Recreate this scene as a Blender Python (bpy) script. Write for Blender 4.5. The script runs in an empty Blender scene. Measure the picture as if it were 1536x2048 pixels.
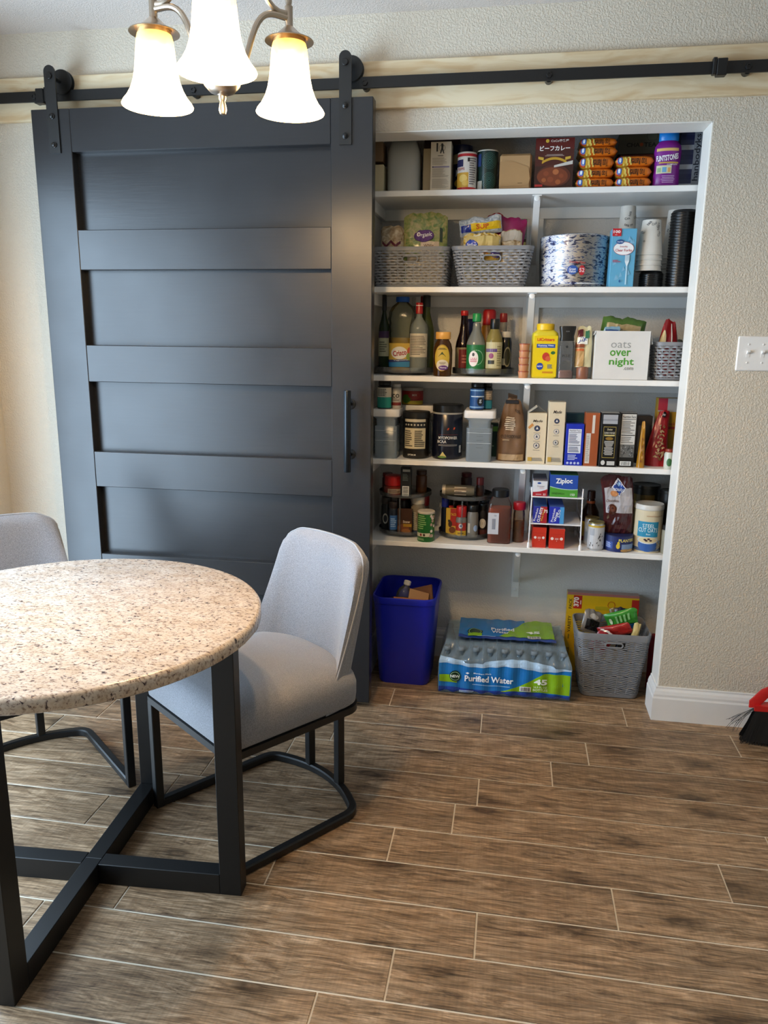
import bpy, math, random
from math import pi, sin, cos, radians, sqrt, ceil
from mathutils import Vector, Matrix, noise as mnoise

# ------------------------------------------------------------------ scene, camera, light
scene = bpy.context.scene
C = bpy.context.collection
FPX = 1530.67
YAW, PITCH, ROLL = .1634, .2235, .011
CAM = Vector((-.5859, -2.7883, 1.3927))
_f = Vector((-sin(YAW)*cos(PITCH), cos(YAW)*cos(PITCH), -sin(PITCH)))
_r0 = Vector((cos(YAW), sin(YAW), 0)); _u0 = _r0.cross(_f)
_r = cos(ROLL)*_r0 + sin(ROLL)*_u0; _u = -sin(ROLL)*_r0 + cos(ROLL)*_u0
cd = bpy.data.cameras.new('camera'); cam = bpy.data.objects.new('camera', cd); C.objects.link(cam)
cd.sensor_fit = 'VERTICAL'; cd.sensor_height = 36; cd.sensor_width = 27; cd.lens = FPX/2048*36
cd.clip_start = .02
cam.matrix_world = Matrix(((_r.x, _u.x, -_f.x, CAM.x), (_r.y, _u.y, -_f.y, CAM.y), (_r.z, _u.z, -_f.z, CAM.z), (0, 0, 0, 1)))
scene.camera = cam
scene.view_settings.view_transform = 'Standard'
scene.view_settings.look = 'None'
scene.view_settings.gamma = 1
scene.view_settings.use_curve_mapping = False
scene.view_settings.exposure = 0.08
scene.cycles.transparent_max_bounces = 40

world = bpy.data.worlds.new('sky'); scene.world = world; world.use_nodes = True
wn = world.node_tree.nodes; wl = world.node_tree.links
bg = wn['Background']; bg.inputs[0].default_value = (.55, .74, 1, 1); bg.inputs[1].default_value = 1.2

def area(name, loc, rot, sx, sy, power, col):
    l = bpy.data.lights.new(name, 'AREA'); l.shape = 'RECTANGLE'; l.size = sx; l.size_y = sy
    l.energy = power; l.color = col
    o = bpy.data.objects.new(name, l); C.objects.link(o); o.location = loc; o.rotation_euler = rot
    return o
# daylight standing in the glazed sliding door of the left wall, the side the photograph's light comes from
area('sliding_door_left_offscreen', (-2.66, -1.42, 1.03), (0, -pi/2, 0), 1.98, 1.74, 125, (.60, .80, 1))

# ------------------------------------------------------------------ pixel directions -> places on known planes
def ray(x, y): return _f + _r*((x-768)/FPX) + _u*((1024-y)/FPX)
def PY(x, y, yy): d = ray(x, y); return CAM + d*((yy-CAM.y)/d.y)
def PZ(x, y, z): d = ray(x, y); return CAM + d*((z-CAM.z)/d.z)

# ------------------------------------------------------------------ materials
_mats = {}
def lin(h):
    h = h.lstrip('#'); o = []
    for i in (0, 2, 4):
        c = int(h[i:i+2], 16)/255
        o.append(c/12.92 if c <= .04045 else ((c+.055)/1.055)**2.4)
    return (*o, 1)
def new_mat(name):
    m = bpy.data.materials.new(name); m.use_nodes = True
    nt = m.node_tree
    return m, nt.nodes, nt.links, nt.nodes['Principled BSDF']
def N(nodes, kind, **kw):
    n = nodes.new(kind)
    for k, v in kw.items():
        if isinstance(v, (int, float, tuple)) and k in n.inputs: n.inputs[k].default_value = v
        else: setattr(n, k, v)
    return n
def mat(hexcol, rough=.5, metal=0, var=.06, nscale=30, bump=0, clear=0, sheen=0, alpha=None, emit=0):
    """plain painted / printed / moulded stuff: base colour with a little procedural variation"""
    key = (hexcol, rough, metal, var, nscale, bump, clear, sheen, alpha, emit)
    if key in _mats: return _mats[key]
    m, n, l, p = new_mat('m_'+hexcol.strip('#'))
    tc = N(n, 'ShaderNodeTexCoord'); nz = N(n, 'ShaderNodeTexNoise'); nz.inputs['Scale'].default_value = nscale; nz.inputs['Detail'].default_value = 3
    l.new(tc.outputs['Object'], nz.inputs['Vector'])
    mx = N(n, 'ShaderNodeMix', data_type='RGBA'); c = lin(hexcol)
    mx.inputs[6].default_value = tuple(x*(1-var) for x in c[:3])+(1,); mx.inputs[7].default_value = tuple(min(1, x*(1+var)) for x in c[:3])+(1,)
    l.new(nz.outputs['Fac'], mx.inputs[0]); l.new(mx.outputs[2], p.inputs['Base Color'])
    p.inputs['Roughness'].default_value = rough; p.inputs['Metallic'].default_value = metal
    p.inputs['Coat Weight'].default_value = clear
    if sheen: p.inputs['Sheen Weight'].default_value = sheen
    if alpha is not None: p.inputs['Alpha'].default_value = alpha
    if bump:
        b = N(n, 'ShaderNodeBump'); b.inputs['Strength'].default_value = bump; b.inputs['Distance'].default_value = .002
        l.new(nz.outputs['Fac'], b.inputs['Height']); l.new(b.outputs[0], p.inputs['Normal'])
    _mats[key] = m; return m
def clear_mat(hexcol='ffffff', opac=.15, rough=.08, key='c'):
    """clear or tinted see-through plastic and glass: tinted transparent body, a share of diffuse body when hazy, glossy skin"""
    k = ('clear', hexcol, opac, rough)
    if k in _mats: return _mats[k]
    m, n, l, p = new_mat('clear_'+hexcol)
    c = lin(hexcol); body = opac if opac >= .23 else opac*.25
    nz = N(n, 'ShaderNodeTexNoise'); nz.inputs['Scale'].default_value = 40
    b = N(n, 'ShaderNodeBump'); b.inputs['Strength'].default_value = .15; b.inputs['Distance'].default_value = .002
    l.new(nz.outputs['Fac'], b.inputs['Height'])
    tr = N(n, 'ShaderNodeBsdfTransparent'); tr.inputs[0].default_value = c
    df = N(n, 'ShaderNodeBsdfDiffuse'); df.inputs[0].default_value = c
    gl = N(n, 'ShaderNodeBsdfGlossy'); gl.inputs['Roughness'].default_value = rough; l.new(b.outputs[0], gl.inputs['Normal'])
    m1 = N(n, 'ShaderNodeMixShader'); m1.inputs[0].default_value = body; l.new(tr.outputs[0], m1.inputs[1]); l.new(df.outputs[0], m1.inputs[2])
    fr = N(n, 'ShaderNodeFresnel'); fr.inputs[0].default_value = 1.45; l.new(b.outputs[0], fr.inputs['Normal'])
    m2 = N(n, 'ShaderNodeMixShader'); l.new(fr.outputs[0], m2.inputs[0]); l.new(m1.outputs[0], m2.inputs[1]); l.new(gl.outputs[0], m2.inputs[2])
    n.remove(p); l.new(m2.outputs[0], n['Material Output'].inputs['Surface'])
    _mats[k] = m; return m

# ------------------------------------------------------------------ mesh builder
class MB:
    def __init__(s): s.v = []; s.f = []; s.mi = []; s.mats = []
    def _m(s, m):
        if m not in s.mats: s.mats.append(m)
        return s.mats.index(m)
    def add(s, vs, fs, m):
        o = len(s.v); s.v += [tuple(x) for x in vs]; i = s._m(m)
        for f in fs: s.f.append(tuple(o+k for k in f)); s.mi.append(i)
        return s
    def loft(s, rings, m, caps=(True, True), closed=True):
        n = len(rings[0]); vs = [p for r in rings for p in r]; fs = []
        for i in range(len(rings)-1):
            for j in range(n if closed else n-1):
                k = (j+1) % n
                fs.append((i*n+j, i*n+k, (i+1)*n+k, (i+1)*n+j))
        if caps[0]: fs.append(tuple(range(n))[::-1])
        if caps[1]: fs.append(tuple((len(rings)-1)*n+j for j in range(n)))
        return s.add(vs, fs, m)
    def box(s, x0, y0, z0, x1, y1, z1, m, c=0):
        w, d = x1-x0, y1-y0; cx, cy = (x0+x1)/2, (y0+y1)/2
        if c <= 0: return s.loft([rrect(w, d, 0, z, 0, cx, cy) for z in (z0, z1)], m)
        return s.loft([rrect(w-2*c, d-2*c, 0, z0, 1, cx, cy), rrect(w, d, c, z0+c, 1, cx, cy), rrect(w, d, c, z1-c, 1, cx, cy), rrect(w-2*c, d-2*c, 0, z1, 1, cx, cy)], m)
    def lathe(s, prof, m, n=24, cx=0, cy=0, sy=1, caps=(True, True)):
        rings = [[(cx+r*cos(2*pi*j/n), cy+sy*r*sin(2*pi*j/n), z) for j in range(n)] for r, z in prof]
        return s.loft(rings, m, caps)
    def tube(s, path, r, m, n=8, closed=False, rx=None):
        P = [Vector(p) for p in path]; rings = []; up = Vector((0, 0, 1)); last = None
        for i, p in enumerate(P):
            if closed: t = P[(i+1) % len(P)]-P[i-1]
            else: t = P[min(i+1, len(P)-1)]-P[max(i-1, 0)]
            t.normalize()
            a = last if last is not None else (up.cross(t) if abs(t.z) < .98 else Vector((1, 0, 0)).cross(t).cross(t))
            a = (a-t*a.dot(t)).normalized(); b = t.cross(a); last = a
            rr = r[i] if isinstance(r, (list, tuple)) else r
            if rx: rings.append([p+a*sx*rx[0]+b*sy*rx[1] for sx, sy in ((-1, -.7), (-.7, -1), (.7, -1), (1, -.7), (1, .7), (.7, 1), (-.7, 1), (-1, .7))])
            else: rings.append([p+a*rr*cos(2*pi*k/n)+b*rr*sin(2*pi*k/n) for k in range(n)])
        if closed: rings.append(rings[0])
        return s.loft(rings, m, (not closed, not closed))
    def grid(s, fn, nu, nv, m, flip=False):
        vs = [fn(i/nu, j/nv) for j in range(nv+1) for i in range(nu+1)]; fs = []
        for j in range(nv):
            for i in range(nu):
                a = j*(nu+1)+i; q = (a, a+1, a+nu+2, a+nu+1)
                fs.append(q[::-1] if flip else q)
        return s.add(vs, fs, m)
    def build(s, name, parent=None, smooth=35, loc=None, rz=0):
        me = bpy.data.meshes.new(name); me.from_pydata(s.v, [], s.f)
        for m in s.mats: me.materials.append(m)
        me.polygons.foreach_set('material_index', s.mi)
        if smooth:
            me.polygons.foreach_set('use_smooth', [True]*len(me.polygons))
            me.set_sharp_from_angle(angle=radians(smooth))
        me.update()
        o = bpy.data.objects.new(name, me); C.objects.link(o)
        if parent: o.parent = parent
        if loc: o.location = loc
        if rz: o.rotation_euler.z = rz
        return o
def rrect(w, d, r, z, n=3, cx=0, cy=0):
    if n == 0 or r <= 0:
        q = [(cx+w/2, cy+d/2, z), (cx-w/2, cy+d/2, z), (cx-w/2, cy-d/2, z), (cx+w/2, cy-d/2, z)]
        return q if n == 0 else [p for p in q for _ in range(n+1)]
    r = min(r, w/2, d/2); o = []
    for k, (sx, sy) in enumerate(((1, 1), (-1, 1), (-1, -1), (1, -1))):
        for i in range(n+1):
            a = pi/2*k+pi/2*i/n
            o.append((cx+sx*(w/2-r)+r*cos(a), cy+sy*(d/2-r)+r*sin(a), z))
    return o
MADE = []
def thing(name, label, cat, loc=(0, 0, 0), rz=0, group=None):
    o = bpy.data.objects.new(name, None); C.objects.link(o); o.empty_display_size = .05
    o.location = loc; o.rotation_euler.z = rz; o['label'] = label; o['category'] = cat
    if group: o['group'] = group
    MADE.append(o)
    return o
def tag(o, label, cat, group=None):
    o['label'] = label; o['category'] = cat
    if group: o['group'] = group
    return o
def structure(o, label=None):
    o['kind'] = 'structure'
    if label: o['label'] = label
    return o
def copy_tree(o, parent=None):
    c = o.copy(); C.objects.link(c); c.parent = parent
    for ch in list(o.children): copy_tree(ch, c)
    return c

# ------------------------------------------------------------------ printed matter: shapes and lettering laid on a surface
_gl = {}
def glyphs(s, off):
    if (s, off) in _gl: return _gl[(s, off)]
    cu = bpy.data.curves.new('lettering', 'FONT'); cu.body = s; cu.size = 1; cu.offset = off; cu.resolution_u = 2
    ob = bpy.data.objects.new('lettering', cu); C.objects.link(ob)
    dg = bpy.context.evaluated_depsgraph_get() if False else None
    me = bpy.data.meshes.new_from_object(ob)
    vs = [(v.co.x, v.co.y) for v in me.vertices]; fs = [tuple(p.vertices) for p in me.polygons]
    bpy.data.objects.remove(ob); bpy.data.curves.remove(cu); bpy.data.meshes.remove(me)
    if vs:
        x0 = min(v[0] for v in vs); x1 = max(v[0] for v in vs); y0 = min(v[1] for v in vs); y1 = max(v[1] for v in vs)
    else: x0 = x1 = y0 = y1 = 0
    _gl[(s, off)] = (vs, fs, x0, x1, y0, y1); return _gl[(s, off)]
class Print:
    def __init__(s): s.it = []; s.k = 0
    def put(s, vs, fs, col): s.it.append((vs, fs, col, s.k)); s.k += 1; return s
    def band(s, u0, u1, lo, hi, col, n=None, nv=1):
        n = n or max(1, ceil((u1-u0)/.008)); vs = []; fs = []
        if not callable(lo) and not callable(hi): nv = max(nv, min(8, ceil((hi-lo)/.018)))
        else: nv = max(nv, 3)
        L = lo if callable(lo) else (lambda u: lo); H = hi if callable(hi) else (lambda u: hi)
        for i in range(n+1):
            u = u0+(u1-u0)*i/n; a, b = L(u), H(u)
            for j in range(nv+1): vs.append((u, a+(b-a)*j/nv))
        for i in range(n):
            for j in range(nv):
                q = i*(nv+1)+j; fs.append((q, q+nv+1, q+nv+2, q+1))
        return s.put(vs, fs, col)
    def rect(s, u0, v0, u1, v1, col, nv=1): return s.band(u0, u1, v0, v1, col, nv=nv)
    def ell(s, cu, cv, ru, rv, col, n=14):
        g = lambda u: rv*sqrt(max(0, 1-((u-cu)/ru)**2))
        vs = []; fs = []
        us = [cu-ru*cos(pi*i/n) for i in range(n+1)]
        for u in us: vs += [(u, cv+g(u)*k) for k in (-1, -.5, 0, .5, 1)]
        for i in range(n):
            for j in range(4): q = 5*i+j; fs.append((q, q+5, q+6, q+1))
        return s.put(vs, fs, col)
    def diamond(s, cu, cv, ru, rv, col): return s.band(cu-ru, cu+ru, lambda u: cv-rv*(1-abs(u-cu)/ru), lambda u: cv+rv*(1-abs(u-cu)/ru), col, n=12, nv=4)
    def ring(s, cu, cv, r0, r1, col, n=20):
        vs = []; fs = []
        for i in range(n):
            a = 2*pi*i/n; vs += [(cu+r0*cos(a), cv+r0*sin(a)), (cu+r1*cos(a), cv+r1*sin(a))]
        for i in range(n): j = (i+1) % n; fs.append((2*i, 2*i+1, 2*j+1, 2*j))
        return s.put(vs, fs, col)
    def poly(s, pts, col): return s.put(list(pts), [tuple(range(len(pts)))], col)
    def text(s, t, cu, cv, h, col, w=None, rot=0, off=.012, shear=0, arch=0):
        vs, fs, x0, x1, y0, y1 = glyphs(t, off)
        if not vs: return s
        sc = h/(y1-y0); sx = sc if w is None else w/(x1-x0)
        o = []; c_, s_ = cos(rot), sin(rot)
        for x, y in vs:
            a = (x-(x0+x1)/2)*sx; b = (y-(y0+y1)/2)*sc; a += shear*b; b += arch*a*a
            o.append((cu+a*c_-b*s_, cv+a*s_+b*c_))
        return s.put(o, fs, col)
    def lines(s, u0, v0, u1, v1, n, col, seed=1, fill=.5, center=False):
        r = random.Random(seed); vs = []; fs = []
        dv = (v1-v0)/n
        for i in range(n):
            ww = (u1-u0)*r.uniform(.6, 1); a = u0+((u1-u0)-ww)/2 if center else u0; v = v1-dv*(i+.5)
            k = ceil(ww/.008); o = len(vs)
            for q in range(k+1): u = a+ww*q/k; vs += [(u, v-dv*fill/2), (u, v+dv*fill/2)]
            for q in range(k): b = o+2*q; fs.append((b, b+2, b+3, b+1))
        return s.put(vs, fs, col)
    def barcode(s, u0, v0, u1, v1, seed=3, vertical=False):
        s.rect(u0, v0, u1, v1, 'f4f4f0'); r = random.Random(seed); vs = []; fs = []
        a, b = (v0, v1) if vertical else (u0, u1)
        x = a+(b-a)*.08
        while x < b-(b-a)*.08:
            w_ = (b-a)*r.uniform(.015, .05); o = len(vs)
            if vertical: vs += [(u0*.9+u1*.1, x), (u1*.9+u0*.1, x), (u1*.9+u0*.1, x+w_), (u0*.9+u1*.1, x+w_)]
            else: vs += [(x, v0*.9+v1*.1), (x+w_, v0*.9+v1*.1), (x+w_, v1*.9+v0*.1), (x, v1*.9+v0*.1)]
            fs.append((o, o+1, o+2, o+3)); x += w_+(b-a)*r.uniform(.02, .05)
        return s.put(vs, fs, '141414')
    def build(s, name, parent, mp, rough=.45, base=.0005, step=.00014):
        if not s.it: return None
        mb = MB()
        for vs, fs, col, k in s.it:
            h = base+step*k
            m = col if not isinstance(col, str) else mat(col, rough)
            mb.add([mp(u, v, h) for u, v in vs], fs, m)
        return mb.build(name, parent, smooth=0)
def on_front(d): return lambda u, v, h: (u, -d/2-h, v)
def on_right(w): return lambda u, v, h: (w/2+h, u, v)
def on_left(w): return lambda u, v, h: (-w/2-h, -u, v)
def on_cyl(R, sy=1, t0=0):
    return lambda u, v, h: ((R+h)*sin(u/R+t0), -sy*(R+h)*cos(u/R+t0), v)

# ------------------------------------------------------------------ surface materials
def wall_mat(name, col, scale=150, strength=.55):
    m, n, l, p = new_mat(name)
    tc = N(n, 'ShaderNodeTexCoord')
    n1 = N(n, 'ShaderNodeTexNoise'); n1.inputs['Scale'].default_value = scale; n1.inputs['Detail'].default_value = 2; n1.inputs['Distortion'].default_value = .6
    n2 = N(n, 'ShaderNodeTexNoise'); n2.inputs['Scale'].default_value = 3
    l.new(tc.outputs['Object'], n1.inputs['Vector']); l.new(tc.outputs['Object'], n2.inputs['Vector'])
    cr = N(n, 'ShaderNodeValToRGB'); cr.color_ramp.elements[0].position = .42; cr.color_ramp.elements[1].position = .62
    l.new(n1.outputs['Fac'], cr.inputs[0])
    b = N(n, 'ShaderNodeBump'); b.inputs['Strength'].default_value = strength; b.inputs['Distance'].default_value = .0022
    l.new(cr.outputs[0], b.inputs['Height']); l.new(b.outputs[0], p.inputs['Normal'])
    mx = N(n, 'ShaderNodeMix', data_type='RGBA'); c = lin(col)
    mx.inputs[6].default_value = tuple(x*.97 for x in c[:3])+(1,); mx.inputs[7].default_value = tuple(min(1, x*1.03) for x in c[:3])+(1,)
    l.new(n2.outputs['Fac'], mx.inputs[0]); l.new(mx.outputs[2], p.inputs['Base Color'])
    p.inputs['Roughness'].default_value = .55
    return m
m_wall = wall_mat('textured_wall_paint', 'd9cebc')
m_ceil = wall_mat('textured_ceiling_paint', 'd8cec6', 170, .5)
m_jamb = wall_mat('jamb_paint', 'eeeae2', 150, .12)
m_pantry = wall_mat('pantry_wall_paint', 'dcd9d4', 150, .4)
m_white = mat('f1efec', .38, var=.02)
m_shelf = mat('f0eeea', .34, var=.02)

def plank_mat():
    m, n, l, p = new_mat('wood_look_tile')
    tc = N(n, 'ShaderNodeTexCoord'); oi = N(n, 'ShaderNodeObjectInfo')
    mul = N(n, 'ShaderNodeVectorMath', operation='SCALE'); mul.inputs[0].default_value = (37, 91, 13); l.new(oi.outputs['Random'], mul.inputs['Scale'])
    add = N(n, 'ShaderNodeVectorMath', operation='ADD'); l.new(tc.outputs['Object'], add.inputs[0]); l.new(mul.outputs[0], add.inputs[1])
    mp = N(n, 'ShaderNodeMapping'); mp.inputs['Scale'].default_value = (1.5, 30, 1); l.new(add.outputs[0], mp.inputs[0])
    mpw = N(n, 'ShaderNodeMapping'); mpw.inputs['Scale'].default_value = (1.6, 7, 1); l.new(add.outputs[0], mpw.inputs[0])
    warp = N(n, 'ShaderNodeTexNoise'); warp.inputs['Scale'].default_value = 2.2; warp.inputs['Detail'].default_value = 2; l.new(mpw.outputs[0], warp.inputs['Vector'])
    wsc = N(n, 'ShaderNodeVectorMath', operation='SCALE'); wsc.inputs['Scale'].default_value = 3.2; l.new(warp.outputs['Color'], wsc.inputs[0])
    ad2 = N(n, 'ShaderNodeVectorMath', operation='ADD'); l.new(mp.outputs[0], ad2.inputs[0]); l.new(wsc.outputs[0], ad2.inputs[1])
    g = N(n, 'ShaderNodeTexNoise'); g.inputs['Scale'].default_value = 2.6; g.inputs['Detail'].default_value = 9; g.inputs['Roughness'].default_value = .68
    l.new(ad2.outputs[0], g.inputs['Vector'])
    # fine pores
    mp3 = N(n, 'ShaderNodeMapping'); mp3.inputs['Scale'].default_value = (7, 230, 1); l.new(add.outputs[0], mp3.inputs[0])
    po = N(n, 'ShaderNodeTexNoise'); po.inputs['Scale'].default_value = 1.5; po.inputs['Detail'].default_value = 4; l.new(mp3.outputs[0], po.inputs['Vector'])
    # broad tone
    br = N(n, 'ShaderNodeTexNoise'); br.inputs['Scale'].default_value = 3; br.inputs['Detail'].default_value = 2; l.new(mpw.outputs[0], br.inputs['Vector'])
    # cross saw marks
    mp4 = N(n, 'ShaderNodeMapping'); mp4.inputs['Scale'].default_value = (150, 9, 1); l.new(add.outputs[0], mp4.inputs[0])
    sw = N(n, 'ShaderNodeTexNoise'); sw.inputs['Scale'].default_value = 1.0; sw.inputs['Detail'].default_value = 1; l.new(mp4.outputs[0], sw.inputs['Vector'])
    # knots
    mp5 = N(n, 'ShaderNodeMapping'); mp5.inputs['Scale'].default_value = (1.9, 4.4, 1); l.new(add.outputs[0], mp5.inputs[0])
    vo = N(n, 'ShaderNodeTexVoronoi', voronoi_dimensions='2D'); vo.inputs['Scale'].default_value = 1.0; l.new(mp5.outputs[0], vo.inputs['Vector'])
    wob = N(n, 'ShaderNodeMath', operation='MULTIPLY_ADD'); l.new(po.outputs['Fac'], wob.inputs[0]); wob.inputs[1].default_value = .10; l.new(vo.outputs['Distance'], wob.inputs[2])
    kr = N(n, 'ShaderNodeValToRGB'); e = kr.color_ramp.elements; e[0].position = .03; e[0].color = (.10, .08, .07, 1); e[1].position = .24; e[1].color = (1, 1, 1, 1)
    e2 = kr.color_ramp.elements.new(.07); e2.color = (.5, .46, .42, 1); e3 = kr.color_ramp.elements.new(.095); e3.color = (.16, .14, .12, 1); e4 = kr.color_ramp.elements.new(.14); e4.color = (.6, .58, .55, 1)
    l.new(wob.outputs[0], kr.inputs[0])
    cr = N(n, 'ShaderNodeValToRGB'); e = cr.color_ramp.elements
    e[0].position = .30; e[0].color = lin('574231'); e[1].position = .72; e[1].color = lin('c6a98a')
    q = cr.color_ramp.elements.new(.45); q.color = lin('8a6f53'); q = cr.color_ramp.elements.new(.56); q.color = lin('a5896b')
    l.new(g.outputs['Fac'], cr.inputs[0])
    def mixm(a, bsock, f, mode='MULTIPLY'):
        x = N(n, 'ShaderNodeMix', data_type='RGBA', blend_type=mode); x.inputs[0].default_value = f
        l.new(a, x.inputs[6]); l.new(bsock, x.inputs[7]); return x.outputs[2]
    def ramp(sock, a, b, c0=.5, c1=1.0):
        r = N(n, 'ShaderNodeValToRGB'); r.color_ramp.elements[0].position = a; r.color_ramp.elements[1].position = b
        r.color_ramp.elements[0].color = (c0, c0, c0, 1); r.color_ramp.elements[1].color = (c1, c1, c1, 1); l.new(sock, r.inputs[0]); return r.outputs[0]
    c = mixm(cr.outputs[0], ramp(po.outputs['Fac'], .36, .58, .42, 1.06), .75)
    c = mixm(c, ramp(br.outputs['Fac'], .3, .65, .72, 1.12), .8)
    c = mixm(c, ramp(sw.outputs['Fac'], .3, .7, .8, 1.08), .6)
    c = mixm(c, kr.outputs[0], .85)
    tone = N(n, 'ShaderNodeMapRange'); tone.inputs[3].default_value = .95; tone.inputs[4].default_value = 1.28; l.new(oi.outputs['Random'], tone.inputs[0])
    hs = N(n, 'ShaderNodeHueSaturation'); l.new(tone.outputs[0], hs.inputs['Value']); l.new(c, hs.inputs['Color'])
    l.new(hs.outputs[0], p.inputs['Base Color'])
    p.inputs['Roughness'].default_value = .42
    b = N(n, 'ShaderNodeBump'); b.inputs['Strength'].default_value = .25; b.inputs['Distance'].default_value = .0012
    l.new(po.outputs['Fac'], b.inputs['Height']); l.new(b.outputs[0], p.inputs['Normal'])
    return m
m_plank = plank_mat()
m_grout = mat('d9cdb8', .85, var=.08, nscale=60)

def pine_mat():
    m, n, l, p = new_mat('raw_pine')
    tc = N(n, 'ShaderNodeTexCoord')
    mp = N(n, 'ShaderNodeMapping'); mp.inputs['Scale'].default_value = (1.2, 1, 26); l.new(tc.outputs['Object'], mp.inputs[0])
    mw = N(n, 'ShaderNodeMapping'); mw.inputs['Scale'].default_value = (2.6, 1, 5); l.new(tc.outputs['Object'], mw.inputs[0])
    w = N(n, 'ShaderNodeTexNoise'); w.inputs['Scale'].default_value = 1.2; l.new(mw.outputs[0], w.inputs['Vector'])
    sc = N(n, 'ShaderNodeVectorMath', operation='SCALE'); sc.inputs['Scale'].default_value = 2.2; l.new(w.outputs['Color'], sc.inputs[0])
    ad = N(n, 'ShaderNodeVectorMath', operation='ADD'); l.new(mp.outputs[0], ad.inputs[0]); l.new(sc.outputs[0], ad.inputs[1])
    g = N(n, 'ShaderNodeTexNoise'); g.inputs['Scale'].default_value = 2; g.inputs['Detail'].default_value = 6; l.new(ad.outputs[0], g.inputs['Vector'])
    cr = N(n, 'ShaderNodeValToRGB'); e = cr.color_ramp.elements; e[0].position = .34; e[0].color = lin('d6b98e'); e[1].position = .6; e[1].color = lin('e8d6b4')
    q = e.new(.47); q.color = lin('e0c9a2'); l.new(g.outputs['Fac'], cr.inputs[0])
    mk = N(n, 'ShaderNodeMapping'); mk.inputs['Scale'].default_value = (3.2, 1, 8); l.new(tc.outputs['Object'], mk.inputs[0])
    vo = N(n, 'ShaderNodeTexVoronoi'); vo.inputs['Scale'].default_value = 1; vo.voronoi_dimensions = '3D'; l.new(mk.outputs[0], vo.inputs['Vector'])
    kr = N(n, 'ShaderNodeValToRGB'); e = kr.color_ramp.elements; e[0].position = .03; e[0].color = (.35, .2, .09, 1); e[1].position = .12; e[1].color = (1, 1, 1, 1)
    l.new(vo.outputs['Distance'], kr.inputs[0])
    mx = N(n, 'ShaderNodeMix', data_type='RGBA', blend_type='MULTIPLY'); mx.inputs[0].default_value = .8
    l.new(cr.outputs[0], mx.inputs[6]); l.new(kr.outputs[0], mx.inputs[7]); l.new(mx.outputs[2], p.inputs['Base Color'])
    p.inputs['Roughness'].default_value = .6
    return m
m_pine = pine_mat()

# ------------------------------------------------------------------ the room
H_C = 2.44; H_O = 2.077; T_W = .117; Y_B = .44
XL_ROOM, XR_ROOM, YB_ROOM = -2.6, 2.4, -5.0
X_PL, X_PR = -1.14, .34          # pantry side walls

# floor: grout bed with every tile plank proud of it
fl = MB().box(XL_ROOM-.1, YB_ROOM-.1, -.12, XR_ROOM+.1, Y_B+.1, -.0025, m_grout).build('floor')
structure(fl, 'brown wood-look plank tile floor with pale grout lines')
PW, PL, GAP, GAPY = .1496, .8935, .0045, .0058
joints = {-5: -.30, -4: -.72, -3: -.42, -2: -1.003, -1: -.644, 0: -.274, 1: -.401, 2: -.635, 3: -.701, 4: -.866, 5: -.272, 6: -.613, 7: -.798, 8: -.945}
_pm = {}
rnd = random.Random(5)
for k in range(-5, 22):
    y1 = -.2334-k*PW; y0 = y1-PW
    if y0 > Y_B: continue
    y1c = min(y1, Y_B)
    x = joints.get(k, -.9+rnd.random()*PL)
    while x > XL_ROOM: x -= PL
    while x < 1.75:
        a, b = max(x, XL_ROOM+.001), x+PL
        key = (round(b-a, 4), round(y1c-y0, 4))
        if key not in _pm:
            w, d = b-a-GAP, y1c-y0-GAPY
            _pm[key] = MB().loft([rrect(w, d, 0, -.003, 0), rrect(w, d, 0, -.0008, 0), rrect(w-.002, d-.002, 0, 0, 0)], m_plank).build('plank', fl, smooth=0).data
            o = C.objects[-1] if False else [q for q in fl.children if q.data == _pm[key]][0]
        else:
            o = bpy.data.objects.new('plank', _pm[key]); C.objects.link(o); o.parent = fl
        o.location = ((a+b)/2, (y0+y1c)/2, 0)
        x += PL

structure(MB().box(XL_ROOM-.1, YB_ROOM-.1, H_C, XR_ROOM+.1, Y_B+.1, H_C+.1, m_ceil).build('ceiling'), 'off-white textured ceiling')
# wall with the pantry opening (one mesh with the opening cut out)
def wall_front():
    mb = MB()
    ol = [(XL_ROOM-.1, 0), (X_PL, 0), (X_PL, H_O+.002), (.004, H_O+.002), (.004, 0), (XR_ROOM+.1, 0), (XR_ROOM+.1, H_C), (XL_ROOM-.1, H_C)]
    mb.loft([[(x, 0, z) for x, z in ol], [(x, T_W, z) for x, z in ol]], m_wall)
    return mb.build('wall_front', smooth=0)
structure(wall_front(), 'cream textured wall with the pantry opening')
jb = MB()
jb.box(-.0005, .003, 0, .006, T_W+.004, H_O+.002, m_jamb, .002)
jb.box(X_PL, .003, H_O-.002, .006, T_W+.004, H_O+.004, m_jamb)
structure(jb.build('trim_1', smooth=0), 'smooth white return lining the pantry opening')
wb = MB().box(X_PL-.1, Y_B, 0, X_PR+.1, Y_B+.1, H_C, m_pantry).build('wall_back', smooth=0); structure(wb, 'pale textured back wall of the pantry')
structure(MB().box(X_PL-.1, T_W, 0, X_PL, Y_B, H_C, m_pantry).build('wall_pantry_left', smooth=0), 'pale side wall inside the pantry beside the door')
structure(MB().box(X_PR, T_W, 0, X_PR+.1, Y_B, H_C, m_pantry).build('wall_pantry_right', smooth=0), 'pale side wall inside the pantry behind the jamb')
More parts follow.
